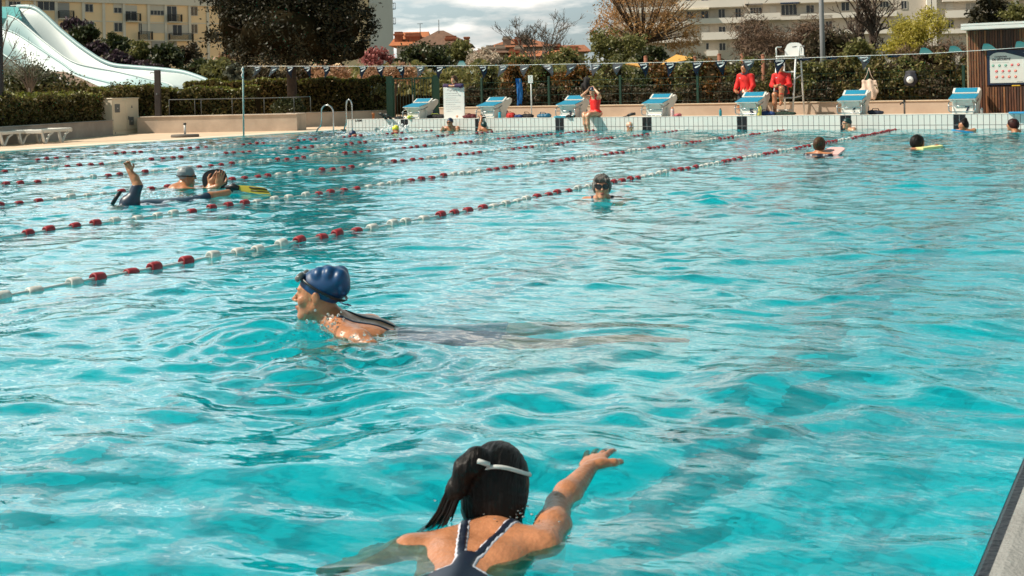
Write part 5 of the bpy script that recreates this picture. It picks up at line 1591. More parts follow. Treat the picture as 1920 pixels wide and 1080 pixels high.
def bottle(label, px, h, m, capm, back=.10, r=.036, ring=None):
    p = on_wall(px, back)
    t = thing('drink_bottle', label, 'bottle', tuple(p), 0, 'drink bottles on the pool wall')
    b = MB(); b.lathe([(r*.9,0),(r,.01),(r,h*.70),(r*.75,h*.80),(r*.55,h*.84)], n=16); b.build('flask', m, t)
    b = MB(); b.lathe([(r*.62,h*.84),(r*.66,h*.86),(r*.62,h*.95),(r*.3,h*.97),(r*.25,h)], n=14); b.build('bottle_cap', capm, t)
def flipper(label, p, rz, pitch, m, m2, l=.42, hang=False):
    t = thing('swim_fin', label, 'swim fin', tuple(p), rz, 'swim fins on the deck')
    b = MB(); b.tube([(0,-.11,.03),(0,0,.045),(0,.10,.03)], [.045,.05,.04], 10, True, True, .8); pk = b.build('foot_pocket', m2, t)
    b = MB(); b.prism([(-.045,.09),(.045,.09),(.085,.09+l),(.03,.12+l),(-.03,.12+l),(-.085,.09+l)], .018, .032, 'z'); b.build('blade', m, t)
    for x in (-1, 1):
        b = MB(); b.tube([(x*.045,.09,.03),(x*.082,.09+l*.9,.03)], [.012,.008], 6); b.build('blade_rib', m2, t)
    t.rotation_euler = (pitch, 0, rz)
    return t
# whiteboard
def whiteboard():
    a, b = on_y(832, 217, WALL_Y+.42), on_y(871, 217, WALL_Y+.42)
    H = z_of(850, 163.5, (a+b)/2)-WT; W = b.x-a.x
    t = thing('whiteboard', 'tall whiteboard with handwritten training notes on the pool wall', 'whiteboard', (a.x, WALL_Y+.42, WT), 0)
    w = MB(); w.bbox(0, 0, 0, W, .03, H, .006); w.build('board', mat('white laminate', (.66,.67,.65), .4, var=.02, scale=2), t)
    w = MB(); w.box(-.006, -.004, -.0, W+.006, .034, .012); w.build('tray', m_alu, t)
    ink = mat('marker ink', (.10,.12,.15), .6); r_ = random.Random(9)
    w = MB(); w.tube([(W*.2+W*.6*i/16, -.004, H*.90+.025*math.sin(i*1.3)) for i in range(17)], .004, 4); w.tube([(W*.62+.02*i, -.004, H*.88-.022*i) for i in range(8)], .004, 4); w.build('heading_scrawl', ink, t)
    for k in range(9):
        z = H*.80-k*.063; n_ = r_.randint(6, 17)
        w = MB(); w.tube([(W*.12+W*.045*i, -.003, z+.008*math.sin(i*2.3+k)+r_.uniform(-.004,.004)) for i in range(n_)], .0022, 4); w.build('text_line', ink, t)
whiteboard()
bottle('cyan drink bottle with dark cap beside block two', 937, .195, mat('cyan bottle', (.02,.36,.50), .25), m_black_plastic, .06, .038)
bottle('pink and white patterned bottle with an orange cap beside block four', 1261, .235, mat('pink patterned bottle', (.66,.30,.30), .35, col2=(.70,.66,.62), scale=26), mat('orange plastic', (.62,.16,.04), .4), .08, .046)
bottle('teal drink bottle standing alone left of block five', 1351, .19, mat('teal bottle', (.01,.22,.27), .3), m_black_plastic, .05, .034)
bottle('small clear bottle at the right foot of block seven', 1841, .13, mat('clear bottle', (.55,.57,.56), .15, trans=.5), m_alu, .15, .03)
bag('black sports bag with a lime strap on the right of block one', 818, .52, .13, m_blackcloth, m_limecloth, .45, 2)
bag('bright blue bag behind the right foot of block one', 815, .30, .22, m_bluebag, m_bluebag, .75, 3)
lump('towel', 'yellow green towel hanging at the left foot of block one', 'towel', 770, .10, .17, m_limecloth, .06, 4, parts=1)
bag('red bag with a red pouch beside the cyan bottle', 958, .20, .17, m_redcloth, m_redcloth, .20, 5)
bag('black crumpled bag leaning against the sign post', 990, .30, .15, m_blackcloth, m_blackcloth, .35, 6)
lump('towel', 'dark blue towel heap between red bag and black bag', 'towel', 973, .18, .09, m_bluebag, .25, 7)
bag('dark red kit bag spread left of block two', 880, .36, .13, m_darkred, m_darkred, .25, 8)
bag('black kit bag half under block two', 907, .22, .11, m_blackcloth, m_blackcloth, .18, 9)
bag('teal mesh bag lying alone left of block three', 1020, .34, .14, m_tealcloth, m_tealcloth, .22, 10)
bag('dark blue bag with red trim on the right of block five', 1437, .34, .13, m_bluebag, m_darkred, .35, 11)
bag('dark green bag under the lifeguard chair', 1470, .50, .10, mat('dark green cloth', (.012,.03,.02), .85, var=.4, scale=9), m_blackcloth, .50, 12)
bag('dark navy bag lying right of block six', 1642, .30, .13, mat('dark navy cloth', (.012,.018,.035), .85, var=.3, scale=9), m_blackcloth, .40, 13)
lump('swim_gear', 'black goggles and snorkel gear lying on the wall left of block one', 'swim gear', 748, .22, .08, m_blackcloth, .12, 14)
lump('pull_buoy', 'small pink pull buoy beside the patterned bottle', 'pull buoy', 1271, .14, .07, mat('pink plastic', (.5,.12,.14), .6), .12, 15, parts=2)
lump('mesh_bag', 'dark mesh bag drooping beside the lane 3 marker', 'bag', 1070, .20, .07, m_blackcloth, .06, 16)
pw = on_wall(1176, .16); flipper('single teal fin with black foot pocket lying right of the seated person', pw+Vector((.12,0,.02)), R(100), R(-14), m_tealcloth, m_black_plastic, .30)
pw = on_wall(722, .10)
flipper('left fin of the dark pair hanging over the wall end', on_wall(722, .02)+Vector((0,-.02,.0)), R(180), R(35), m_black_plastic, m_black_plastic, .16)
flipper('right fin of the dark pair hanging over the wall end', on_wall(731, .02)+Vector((0,-.02,.0)), R(186), R(30), m_black_plastic, m_black_plastic, .14)
def flat_board(label, px, back, m, rz, tilt=0, w=.14, l=.20, up=.018):
    b = MB(); b.prism([(-w,-l),(w,-l),(w,l*.5),(w*.75,l*.85),(w*.3,l),(-w*.3,l),(-w*.75,l*.85),(-w,l*.5)], -.016, .016, 'z')
    return tag(b.build('kickboard', m, None, on_wall(px, back)+Vector((0,0,up)), (tilt, 0, rz)), label, 'kickboard', 'kickboards')
flat_board('cyan kickboard lying flat on the wall left of block three', 1052, .12, mat('cyan foam', (.02,.34,.48), .6), R(90))
flat_board('blue kickboard jutting over the wall below the shed', 1912, .0, foam_blue, R(75), 0, .15, .22)
o = flat_board('pale yellow kickboard standing upright against block five', 1424, .06, mat('dull yellow foam', (.58,.50,.12), .7), 0, R(82), .05, .12, .12)
# hose tap behind the wall
p = on_y(1696, 211, 28.9)
t = thing('tap_post', 'small grey tap post standing before the low wall right of block six', 'tap', (p.x, 28.9, DECK_Z))
w = MB(); w.tube([(0,0,0),(0,0,.30)], .022, 8); w.build('stem', m_grey_metal, t)
w = MB(); w.tube([(.0,0,.26),(-.06,-.03,.27),(-.09,-.03,.23)], .018, 8); w.lathe([(.03,.29),(.034,.31),(.03,.33)], n=10); w.build('tap_head', m_black_plastic, t)
# sign post
p = on_y(997, 217, WALL_Y+.55)
t = thing('sign_post', 'white sign on a pale pole standing between blocks two and three', 'sign', (p.x, WALL_Y+.55, DECK_Z))
H = z_of(997, 155, p)-DECK_Z
w = MB(); w.tube([(0,0,0),(0,0,H+.1)], .018, 8); w.build('pole', m_alu, t)
w = MB(); w.lathe([(.16,0),(.17,.01),(.15,.02),(.03,.03)], n=18); w.build('base_plate', m_alu, t)
w = MB(); w.bbox(-.075, -.030, H-.01, .075, -.018, H+.20, .004); bd = w.build('board', mat('sign white', (.62,.64,.62), .4), t)
w = MB(); w.lathe([(.0,-.0325),(.018,-.0325),(.018,-.030)], c=(0,0,H+.165), n=12, axis='y'); w.build('emblem', mat('dark teal print', (.02,.10,.10), .5), bd)
for k in range(4):
    w = MB(); w.box(-.05, -.032, H+.115-k*.028, .05-.02*(k % 2), -.0302, H+.121-k*.028); w.build('text_line', mat('grey print', (.30,.30,.29), .5), bd)
# hanging things on the fence
def hang(px, py, Y): return on_y(px, py, Y)
YF = LOW_Y+.40
def towel():
    p = hang(973, 147, YF); q = hang(974, 197, YF); H = p.z-q.z
    vs = []; n_ = 12; mm_ = 9
    for j in range(n_+1):
        f_ = j/n_
        for i in range(mm_):
            u = i/(mm_-1)-.5
            wd = .15+.04*math.sin(f_*3)
            vs.append((u*wd+.03*math.sin(f_*2.5), -.03+.035*math.sin(u*14+f_*3)-.02, -f_*H*(1-.06*math.sin(u*8))))
    m = MB(); N2 = len(vs); fs = []
    for j in range(n_):
        for i in range(mm_-1):
            a = j*mm_+i; fs.append([a, a+1, a+mm_+1, a+mm_])
    back = [(x, y+.02, z) for x, y, z in vs]
    m.add(vs+back, fs+[[N2+k for k in reversed(f_)] for f_ in fs], True)
    o = tag(m.build('towel', mat('bright blue towel', (.012,.14,.42), .9, var=.2, scale=8, bump=.4, bscale=60), None, p), 'long bright blue towel hanging on the fence left of the sign', 'towel')
    m = MB(); m.add([(.055,-.075,-.02),(.08,-.06,-.02),(.075,-.06,-.25),(.06,-.075,-.25)], [(0,1,2,3)]); m.build('edge_stripe', mat('yellow stripe', (.5,.5,.12), .8), o)
towel()
def hanging_bag(name, label, cat, px, py0, py1, w_, m, strap_h, Y, disc=None, d=.09, wob=.012):
    p = hang(px, py0, Y); q = hang(px, py1, Y); H = p.z-q.z-strap_h
    S = Field(); S.ell((0,-d*.6,-strap_h-H*.60), (w_*.50,d,H*.44), None, .05); S.ell((0,-d*.4,-strap_h-H*.25), (w_*.42,d*.6,H*.28), None, .05)
    S.cap((-w_*.30,-d*.4,-strap_h-H*.05), (w_*.30,-d*.4,-strap_h-H*.05), .03, .03, .05)
    F, ax = S.grid(.013)
    F = (F+wob*np.sin(ax[0][:,None,None]*38+ax[2][None,None,:]*9)*np.clip(-(ax[2][None,None,:])/.3, 0, 1)).astype(np.float32)
    o = link(name, field_mesh(name, F, ax), m, None, p); tag(o, label, cat)
    s_ = MB()
    for sx in (-1, 1): s_.tube([(0,.01,.01),(sx*w_*.10,-.02,-strap_h*.5),(sx*w_*.30,-d*.4,-strap_h-H*.05)], .010, 6, True, True, .6)
    s_.build('strap', m, o)
    if disc:
        m2 = MB(); m2.lathe([(.0,-d*1.72),(.085,-d*1.66),(.085,-d*1.5)], c=(0,0,-strap_h-H*.58), n=20, axis='y'); dk = m2.build('round_print', disc, o)
        m2 = MB(); m2.lathe([(.060,-d*1.735),(.064,-d*1.735),(.064,-d*1.70)], c=(0,0,-strap_h-H*.58), n=20, axis='y')
        m2 = MB(); m2.prism([(-.04,-strap_h-H*.58-.02),(.04,-strap_h-H*.58-.02),(.0,-strap_h-H*.58+.03)], -d*1.745, -d*1.70, 'y'); m2.build('emblem', mat('grey print', (.30,.30,.29), .5), dk)
    return o
hanging_bag('tote_bag', 'cream cotton tote bag hanging behind block six', 'tote bag', 1629, 128, 187, .46, mat('cream cotton', (.66,.50,.40), .9, var=.10, scale=6, bump=.8, bscale=12), .30, YF-.05, None, .08, .018)
hanging_bag('shopping_bag', 'dark bag with a round white print hanging on the fence', 'bag', 1708, 130, 161, .32, mat('dark slate cloth', (.022,.022,.032), .7, var=.3, scale=8), .05, YF, mat('white round print', (.62,.62,.60), .6))
hanging_bag('backpack', 'black backpack hanging on the fence above block three', 'backpack', 1101, 142, 170, .26, m_blackcloth, .06, YF, None, .09, .035)
# water thrown up by the swimmers: drops and foam
def splash(name, label, p, n, spread, up, size, m, seed, flat=.5):
    r = np.random.default_rng(seed)
    ico = [(0,0,1),(.894,0,.447),(.276,.851,.447),(-.724,.526,.447),(-.724,-.526,.447),(.276,-.851,.447),(.724,.526,-.447),(-.276,.851,-.447),(-.894,0,-.447),(-.276,-.851,-.447),(.724,-.526,-.447),(0,0,-1)]
    fc = [(0,1,2),(0,2,3),(0,3,4),(0,4,5),(0,5,1),(1,6,2),(2,7,3),(3,8,4),(4,9,5),(5,10,1),(6,7,2),(7,8,3),(8,9,4),(9,10,5),(10,6,1),(11,7,6),(11,8,7),(11,9,8),(11,10,9),(11,6,10)]
    ico = np.array(ico); fc = np.array(fc)
    c = np.stack([r.normal(0, spread[0], n), r.normal(0, spread[1], n), np.abs(r.normal(0, up, n))], 1)
    c[:, 2] *= np.exp(-(c[:, 0]**2/(2*(spread[0]*1.2)**2)))
    s = size*(.35+r.random(n)**2*1.3)
    st = np.stack([np.ones(n), np.ones(n), np.where(c[:, 2] < .03, flat, 1.0)], 1)
    V = (ico[None]*s[:, None, None]*st[:, None, :]+c[:, None, :]).reshape(-1, 3)
    Fq = (fc[None]+np.arange(n)[:, None, None]*12).reshape(-1, 3)
    o = link(name, from_arrays(name, V, Fq, True), m, None, p)
    return tag(o, label, 'splash', None, 'stuff')
m_foam = mat('white foam', (.78,.80,.80), .5); m_drop = mat('water drop', (.85,.93,.93), .05, trans=.85)
splash('splash', 'white burst of splash behind the yellow cap', on_z(748, 246, 0), 420, (.24,.16), .085, .026, m_foam, 1)
splash('splash', 'small white foam beside the navy cap in the corner', on_z(652, 254, 0), 120, (.20,.10), .02, .02, m_foam, 2)
p = at_depth(618, 596, 5.22); splash('water_drops', 'bright water drops thrown up at the neck of the blue-capped swimmer', Vector((p.x, p.y, .0)), 150, (.07,.05), .050, .0056, m_drop, 3)
splash('water_drops', 'water drops glinting in front of the blue-capped swimmer', on_z(520, 655, 0), 110, (.20,.11), .008, .0060, m_drop, 4)
splash('water_drops', 'water drops behind the shoulder of the blue-capped swimmer', on_z(695, 645, 0.0), 70, (.08,.05), .022, .0050, m_drop, 5)
splash('water_drops', 'water drops around the raised arm', on_z(290, 372, 0), 160, (.30,.10), .05, .011, m_drop, 6)
splash('water_drops', 'water drops at the neck of the ponytailed swimmer', on_z(965, 965, 0.03), 50, (.09,.03), .010, .0032, m_drop, 7)
# ------------------------------------------------------------------ plants
def quads_from(C, size, rngl, aspect=.5, up=None, upw=0.0):
    """leaf-sized diamonds at the points C"""
    n = len(C)
    a = rngl.normal(size=(n, 3))
    if up is not None: a = a*(1-upw)+np.asarray(up)*upw*1.6
    a /= np.linalg.norm(a, axis=1)[:, None]
    b = np.cross(a, rngl.normal(size=(n, 3))); b /= np.maximum(np.linalg.norm(b, axis=1)[:, None], 1e-6)
    s = size*(.6+.8*rngl.random(n))[:, None]
    V = np.stack([C-a*s, C+b*s*aspect, C+a*s, C-b*s*aspect], 1).reshape(-1, 3)
    return V, np.arange(4*n).reshape(-1, 4)
def leaf_cloud(name, C, size, m, parent, seed=0, aspect=.5, up=None, upw=0.0):
    V, Fq = quads_from(np.asarray(C, float), size, np.random.default_rng(seed), aspect, up, upw)
    return link(name, from_arrays(name, V, Fq), m, parent)
def crown_points(ells, n, seed, clumps=60, cs=.22, shell=.55):
    """clumpy points filling ellipsoids [(centre, radii)]"""
    r = np.random.default_rng(seed)
    vol = np.array([np.prod(e[1]) for e in ells])**(.75); pick = r.choice(len(ells), clumps, p=vol/vol.sum())
    out = []
    per = r.multinomial(n, r.dirichlet(np.ones(clumps)*3))
    for k in range(clumps):
        c, rad = np.array(ells[pick[k]][0], float), np.array(ells[pick[k]][1], float)
        d = r.normal(size=3); d /= np.linalg.norm(d)
        q = c+d*rad*(shell+(1-shell)*r.random()**.5)*(.85+.3*r.random())
        out.append(q+r.normal(size=(per[k], 3))*rad.mean()*cs*np.array([1, 1, .75]))
    return np.concatenate(out)
def branches(base, tips, r0, seed, k=5, wander=.10):
    """tapered limbs from a base through forks to tip points"""
    r = random.Random(seed); m = MB()
    return m
def twig_tree(h, spread, levels, seed, r0, up=.55, split=(2, 3), fall=.72, lean=(0, 0), start=None, first=.28, shrink=.62, tipr=.006, fan=.55):
    """recursive bare branches; returns MB and the list of twig ends"""
    r = random.Random(seed); m = MB(); tips = []
    def grow(p, d, L, rad, lv):
        pts = [p]; q = p.copy(); dd = d.copy(); n = 3
        for i in range(n):
            dd = (dd+Vector((r.uniform(-1,1), r.uniform(-1,1), r.uniform(-.6,1)*up))*.20).normalized()
            q = q+dd*(L/n); pts.append(q.copy())
        m.tube([tuple(a) for a in pts], [rad, rad*.88, rad*.78, rad*.68], 5 if lv < 2 else 3, False)
        if lv >= levels: tips.append((q, dd)); return
        for _ in range(r.randint(*split)+(1 if lv == 0 else 0)):
            a = Vector((r.uniform(-1,1), r.uniform(-1,1), r.uniform(-.25,1)*up*1.4)).normalized()
            nd = (dd*(1-fan)+a*fan*spread).normalized()
            i = r.randint(1, 3) if lv > 0 else 3
            grow(pts[i], nd, L*fall*r.uniform(.7, 1.15), max(tipr, rad*shrink), lv+1)
    grow(Vector((0,0,0)), Vector((lean[0], lean[1], 1)).normalized(), h*first, r0, 0)
    return m, tips
bark = mat('brown bark', (.075,.050,.035), .9, var=.35, scale=6, bump=.5, bscale=30)
bark_grey = mat('grey bark', (.13,.105,.085), .9, var=.3, scale=6)
L_dark = leafmat('dark evergreen leaves', [(.018,.018,.008),(.034,.030,.014),(.014,.014,.007),(.048,.042,.02),(.030,.027,.012),(.026,.020,.010)], .5, .1, .2)
L_hedge = leafmat('hedge leaves', [(0.047,0.057,0.014),(0.101,0.097,0.022),(0.027,0.030,0.011),(0.176,0.142,0.041),(0.101,0.065,0.024),(0.230,0.176,0.074),(0.054,0.054,0.014)], .5, .2, .25)
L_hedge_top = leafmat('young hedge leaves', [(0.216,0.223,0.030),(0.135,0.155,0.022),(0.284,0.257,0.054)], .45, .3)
L_gloss = leafmat('glossy laurel leaves', [(0.054,0.068,0.016),(0.115,0.121,0.027),(0.027,0.035,0.011),(0.257,0.243,0.074),(0.068,0.061,0.019),(0.378,0.351,0.162)], .38, .2, .35)
L_rust = leafmat('rust brown leaves', [(0.216,0.081,0.016),(0.121,0.054,0.014),(0.297,0.121,0.022),(0.081,0.054,0.016),(0.068,0.068,0.016)], .5, .25)
L_dull = leafmat('dull brown green leaves', [(0.068,0.049,0.030),(0.101,0.070,0.043),(0.043,0.035,0.019),(0.081,0.074,0.030),(0.135,0.088,0.054)], .6, .15)
L_copper = leafmat('copper buds', [(.40,.21,.075),(.52,.29,.11),(.30,.15,.06),(.60,.38,.17)], .6, .35)
L_olive = leafmat('olive spring leaves', [(.17,.165,.045),(.22,.21,.07),(.11,.12,.035),(.26,.23,.09)], .5, .35)
L_yellow = leafmat('yellow green spring leaves', [(.42,.36,.05),(.50,.42,.07),(.32,.28,.04),(.56,.47,.12)], .5, .4)
L_pink = leafmat('pink blossom', [(.42,.13,.12),(.50,.20,.18),(.30,.08,.08)], .6, .3)
L_cream = leafmat('cream blossom', [(.55,.44,.33),(.62,.53,.42),(.40,.30,.22)], .6, .3)
L_peach = leafmat('peach blossom', [(.48,.27,.17),(.56,.36,.24),(.33,.18,.10),(.20,.14,.06)], .6, .3)
L_purple = leafmat('purple heather', [(.085,.050,.070),(.12,.075,.10),(.05,.03,.04),(.06,.055,.03)], .6, .2)
L_shrub = leafmat('green shrub leaves', [(0.038,0.054,0.016),(0.068,0.081,0.022),(0.022,0.030,0.011),(0.101,0.108,0.041)], .45, .2)
L_silver = leafmat('silvery leaves', [(.14,.15,.11),(.20,.21,.16),(.08,.09,.06)], .5, .25)
L_twig = leafmat('brown twigs', [(.13,.075,.045),(.18,.11,.07),(.08,.045,.028),(.22,.14,.08)], .7, .1)
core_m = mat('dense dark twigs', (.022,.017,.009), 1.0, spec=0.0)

def pix_box(name, label, x0, x1, yt, yb, D, thick, m, n, seed, leaf=.055, top_m=None, ragged=.10, cat='hedge', group=None, D2=None, shape=None):
    """a clipped hedge whose front fills the given pixels at depth D (D2 at its right end)"""
    D2 = D2 or D
    a = at_depth(x0, yb, D); b = at_depth(x1, yb, D2)
    zb = min(a.z, b.z); zt = [CAM_H+ray(x0, yt if not isinstance(yt, tuple) else yt[0]).z*D, CAM_H+ray(x1, yt if not isinstance(yt, tuple) else yt[1]).z*D2]
    rz = math.atan2(b.y-a.y, b.x-a.x); Lh = math.hypot(b.x-a.x, b.y-a.y)
    zb = min(zb, .2)
    t = thing(name, label, cat, (a.x, a.y, 0), rz, group)
    r = np.random.default_rng(seed)
    def top(s): return zt[0]+(zt[1]-zt[0])*s/Lh+.05*np.sin(s*3.1+seed)+.03*np.sin(s*7.7)
    # front, top and a little of the sides
    nf = int(n*.62); s = r.random(nf)*Lh; z = zb+(top(s)-zb)*r.random(nf); y = np.abs(r.normal(0, ragged, nf))-.05+.06*np.sin(s*4+seed)*np.sin(z*5)
    P1 = np.stack([s, y, z], 1)
    nt_ = n-nf; s = r.random(nt_)*Lh; y = r.random(nt_)*thick; z = top(s)-np.abs(r.normal(0, ragged*.7, nt_))+.02
    P2 = np.stack([s, y, z], 1)
    leaf_cloud('foliage', np.concatenate([P1, P2[:nt_//2]]), leaf, m, t, seed)
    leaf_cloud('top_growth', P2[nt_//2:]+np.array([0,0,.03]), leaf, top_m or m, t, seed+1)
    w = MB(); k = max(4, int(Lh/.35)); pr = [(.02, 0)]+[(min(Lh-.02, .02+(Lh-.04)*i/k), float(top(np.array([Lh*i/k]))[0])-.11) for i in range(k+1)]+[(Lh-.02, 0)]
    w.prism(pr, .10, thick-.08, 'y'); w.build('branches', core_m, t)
    return t
def pix_shrub(name, label, cx, cy, rx, ry, D, m, n, seed, leaf=.06, cat='shrub', group=None, depth_r=None, clumps=40, cs=.24, core=True, lobes=4, up=None, upw=0, aspect=.5, stems=True, z_base=None):
    """a rounded bush or crown covering an ellipse of pixels at depth D"""
    c = at_depth(cx, cy, D); k = pxm(D); RX, RZ = rx*k, ry*k; RY = depth_r or RX*.8
    base = Vector((c.x, c.y, 0 if z_base is None else z_base))
    t = thing(name, label, cat, tuple(base), YAW, group)
    zc = c.z-base.z; r = random.Random(seed)
    ells = [((0,0,zc), (RX*.86,RY*.9,RZ*.86))]
    for i in range(lobes):
        a = 2*math.pi*i/lobes+r.uniform(-.4,.4)
        ells.append(((RX*.50*math.cos(a), r.uniform(-.4,.3)*RY, zc+RZ*.50*math.sin(a)), (RX*.52,RY*.55,RZ*.52)))
    leaf_cloud('foliage', crown_points(ells, n, seed, clumps, cs), leaf, m, t, seed, aspect, up, upw)
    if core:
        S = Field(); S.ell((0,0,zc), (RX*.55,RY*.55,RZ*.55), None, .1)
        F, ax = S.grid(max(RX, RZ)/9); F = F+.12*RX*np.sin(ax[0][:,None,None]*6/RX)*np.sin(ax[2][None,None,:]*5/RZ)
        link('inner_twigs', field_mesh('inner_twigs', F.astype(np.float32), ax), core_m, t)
    if stems:
        w = MB(); zb = max(.02, zc-RZ)
        for i in range(3):
            w.tube([(r.uniform(-.1,.1)*RX,0,0),(r.uniform(-.3,.3)*RX,r.uniform(-.2,.2)*RY,max(zb, zc*.6)),(r.uniform(-.5,.5)*RX,0,zc)], [.03+.01*RX,.02+.01*RX,.012], 6)
        w.build('stems', bark, t)
    return t

# clipped hedges on the left
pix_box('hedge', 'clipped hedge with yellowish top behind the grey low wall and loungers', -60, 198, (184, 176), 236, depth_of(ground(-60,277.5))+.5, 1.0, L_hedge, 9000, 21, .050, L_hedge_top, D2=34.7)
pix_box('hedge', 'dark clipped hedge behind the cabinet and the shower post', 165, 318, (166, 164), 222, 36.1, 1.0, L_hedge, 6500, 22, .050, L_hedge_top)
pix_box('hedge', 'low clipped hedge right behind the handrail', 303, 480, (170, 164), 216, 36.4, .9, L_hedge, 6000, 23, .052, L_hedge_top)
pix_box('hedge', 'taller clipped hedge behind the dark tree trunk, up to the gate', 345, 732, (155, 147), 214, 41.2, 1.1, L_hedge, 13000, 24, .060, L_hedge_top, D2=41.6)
pix_shrub('shrub', 'low tufted shrub at the foot of the dark tree', 545, 199, 36, 14, 38.6, L_shrub, 1800, 25, .05)
pix_shrub('shrub', 'yellowish shrub at the right end of the tall hedge beside the gate', 712, 186, 22, 30, 40.2, L_gloss, 2200, 26, .05)
# big dark evergreen
def dark_tree():
    D = 40.0; k = pxm(D); b = at_depth(550, 215, D); base = Vector((b.x, b.y, 0))
    t = thing('evergreen_tree', 'large dark evergreen tree with a broad flat-bottomed crown', 'tree', tuple(base), YAW)
    def L(px, py, dy=0): q = at_depth(px, py, D); return ((q.x-b.x)*_cy+(q.y-b.y)*_sy, dy, q.z)
    w = MB(); w.tube([(0,0,-.2),(-.02,0,1.0),(-.05,.02,L(548,118)[2]),(.1,0,L(548,40)[2]),(0,0,L(548,-60)[2])], [.21,.17,.16,.13,.06], 10)
    for px, py in ((440,50),(660,60),(480,-40),(640,-40),(560,20),(520,90),(620,95)):
        e = L(px, py, random.Random(px).uniform(-1.5,1.5)); w.tube([(-.03,0,L(548,112)[2]),tuple((Vector((-.03,0,L(548,100)[2]))+Vector(e))/2+Vector((0,0,.15))), e], [.09,.06,.02], 6)
    w.build('trunk', bark, t)
    E = []
    for px, py, rx, ry, dy in ((545,20,130,85,0),(455,45,62,58,-.3),(640,45,56,66,.2),(545,-70,120,80,0),(470,-30,70,60,-.8),(630,-35,70,70,.4),(500,85,75,38,-.9),(600,88,80,36,-.7),(425,80,32,24,.3),(668,100,28,22,.2),(545,60,110,60,-1.2)):
        E.append((L(px, py, dy), (rx*k, rx*k*.85, ry*k)))
    P = crown_points(E, 46000, 5, 360, .16, .58)
    zmin = L(548,124)[2]; P = P[P[:, 2] > zmin-.05+.10*np.sin(P[:, 0]*5)]
    leaf_cloud('crown', P, .066, L_dark, t, 6, .45)
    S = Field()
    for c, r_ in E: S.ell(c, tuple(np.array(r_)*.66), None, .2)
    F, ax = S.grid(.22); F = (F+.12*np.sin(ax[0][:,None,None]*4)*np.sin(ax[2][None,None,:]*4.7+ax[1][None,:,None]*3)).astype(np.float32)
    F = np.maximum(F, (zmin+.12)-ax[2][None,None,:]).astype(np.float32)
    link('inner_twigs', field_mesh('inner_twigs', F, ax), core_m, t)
dark_tree()
# shrubs around the slide
D_S = 52
for args in [('shrub','dark green rounded shrub above the slide, nearest its top', 160, 68, 30, 18, 62, L_shrub, 2200),
    ('shrub','dark green spreading shrub halfway along the slide', 214, 86, 30, 24, 60, L_shrub, 2600),
    ('shrub','purple heather above the foot of the slide', 222, 112, 34, 15, 57, L_purple, 2600),
    ('shrub','yellow green upright shrub between heather and dark tree', 262, 100, 18, 24, 57, L_olive, 1700),
    ('shrub','mid green broad shrub right of the yellow green one', 308, 110, 34, 24, 57, L_shrub, 2600),
    ('shrub','purple grey low heather strip behind the slide run-out', 272, 127, 34, 8, 55, L_purple, 1500),
    ('shrub','dark purple heather beside the upper slide edge', 140, 50, 26, 14, 64, L_purple, 1600),
    ('shrub','olive feathery shrub left of the flag pole', 412, 132, 34, 24, 52, L_olive, 2000),
    ('shrub','green shrub behind the end of the slide', 370, 132, 34, 18, 54, L_shrub, 2000),
    ('shrub','brownish shrub in front of the yellow building', 352, 100, 30, 22, 64, L_dull, 1500),
    ('shrub','grey green shrub beside the flag pole top', 452, 138, 26, 18, 50, L_silver, 1200),
    ('shrub','heather between the two dark shrubs above the slide', 182, 92, 20, 12, 58, L_purple, 1300)]:
    pix_shrub(*args, seed=int(args[2])+len(args[1]), leaf=.11)
pix_shrub('shrub', 'dark green shrub mass in front of the lower slide wall', 60, 158, 80, 24, 40, L_shrub, 6500, 31, .06)
pix_shrub('shrub', 'green shrub tapering down to the hedge beside the slide wall', 130, 170, 46, 14, 38, L_hedge, 2500, 32, .055)
pix_shrub('shrub', 'small shrubby growth under the slide run-out', 245, 172, 70, 9, 37, L_hedge, 2500, 33, .05, core=False)
pix_shrub('shrub', 'dull shrub under the dark crown left of the trunk', 495, 138, 48, 18, 52, L_dull, 2200, 34, .07)
pix_shrub('shrub', 'brown green shrub under the dark crown right of the trunk', 575, 139, 46, 18, 52, L_dull, 2200, 35, .07)
def olive_sapling():
    D = 38; b = at_depth(56, 165, D); t = thing('young_olive_tree', 'thin silvery leaved sapling in front of the slide', 'tree', (b.x, b.y, 0), YAW)
    k = pxm(D); r = random.Random(4); w = MB(); pts = []
    zb = b.z
    w.tube([(0,0,0),(0,0,zb)], .04, 6)
    for i in range(26):
        dx_ = r.uniform(-46, 40); top_ = r.uniform(40, 100)
        e = (dx_*k, r.uniform(-.6,.6), zb+(165-top_-20)*k*(1-abs(dx_)/90)); m1 = (dx_*.35*k, 0, zb+(e[2]-zb)*.45)
        w.tube([(0,0,zb-.2), m1, e], [.02,.012,.005], 4)
        for j in range(26):
            f_ = j/25; q = Vector(m1).lerp(Vector(e), f_); pts.append((q.x+r.gauss(0,.05), q.y+r.gauss(0,.05), q.z+r.gauss(0,.05)))
    w.build('branches', bark_grey, t); leaf_cloud('leaves', pts, .055, L_silver, t, 3, .28)
olive_sapling()
def bare(name, label, px, pyb, D, h, spread, levels, seed, r0, m=bark, cat='tree', leaves=None, nl=0, leaf=.1, zb=0, aspect=.3, sc=.35, **kw):
    b = at_depth(px, pyb, D); t = thing(name, label, cat, (b.x, b.y, zb), YAW)
    mb_, tips = twig_tree(h, spread, levels, seed, r0, **kw); mb_.build('trunk', m, t)
    if leaves and tips:
        r = np.random.default_rng(seed); T = np.array([list(a) for a, _ in tips]); idx = r.integers(0, len(T), nl)
        leaf_cloud('crown', T[idx]+r.normal(size=(nl, 3))*sc, leaf, leaves, t, seed, aspect)
    return t
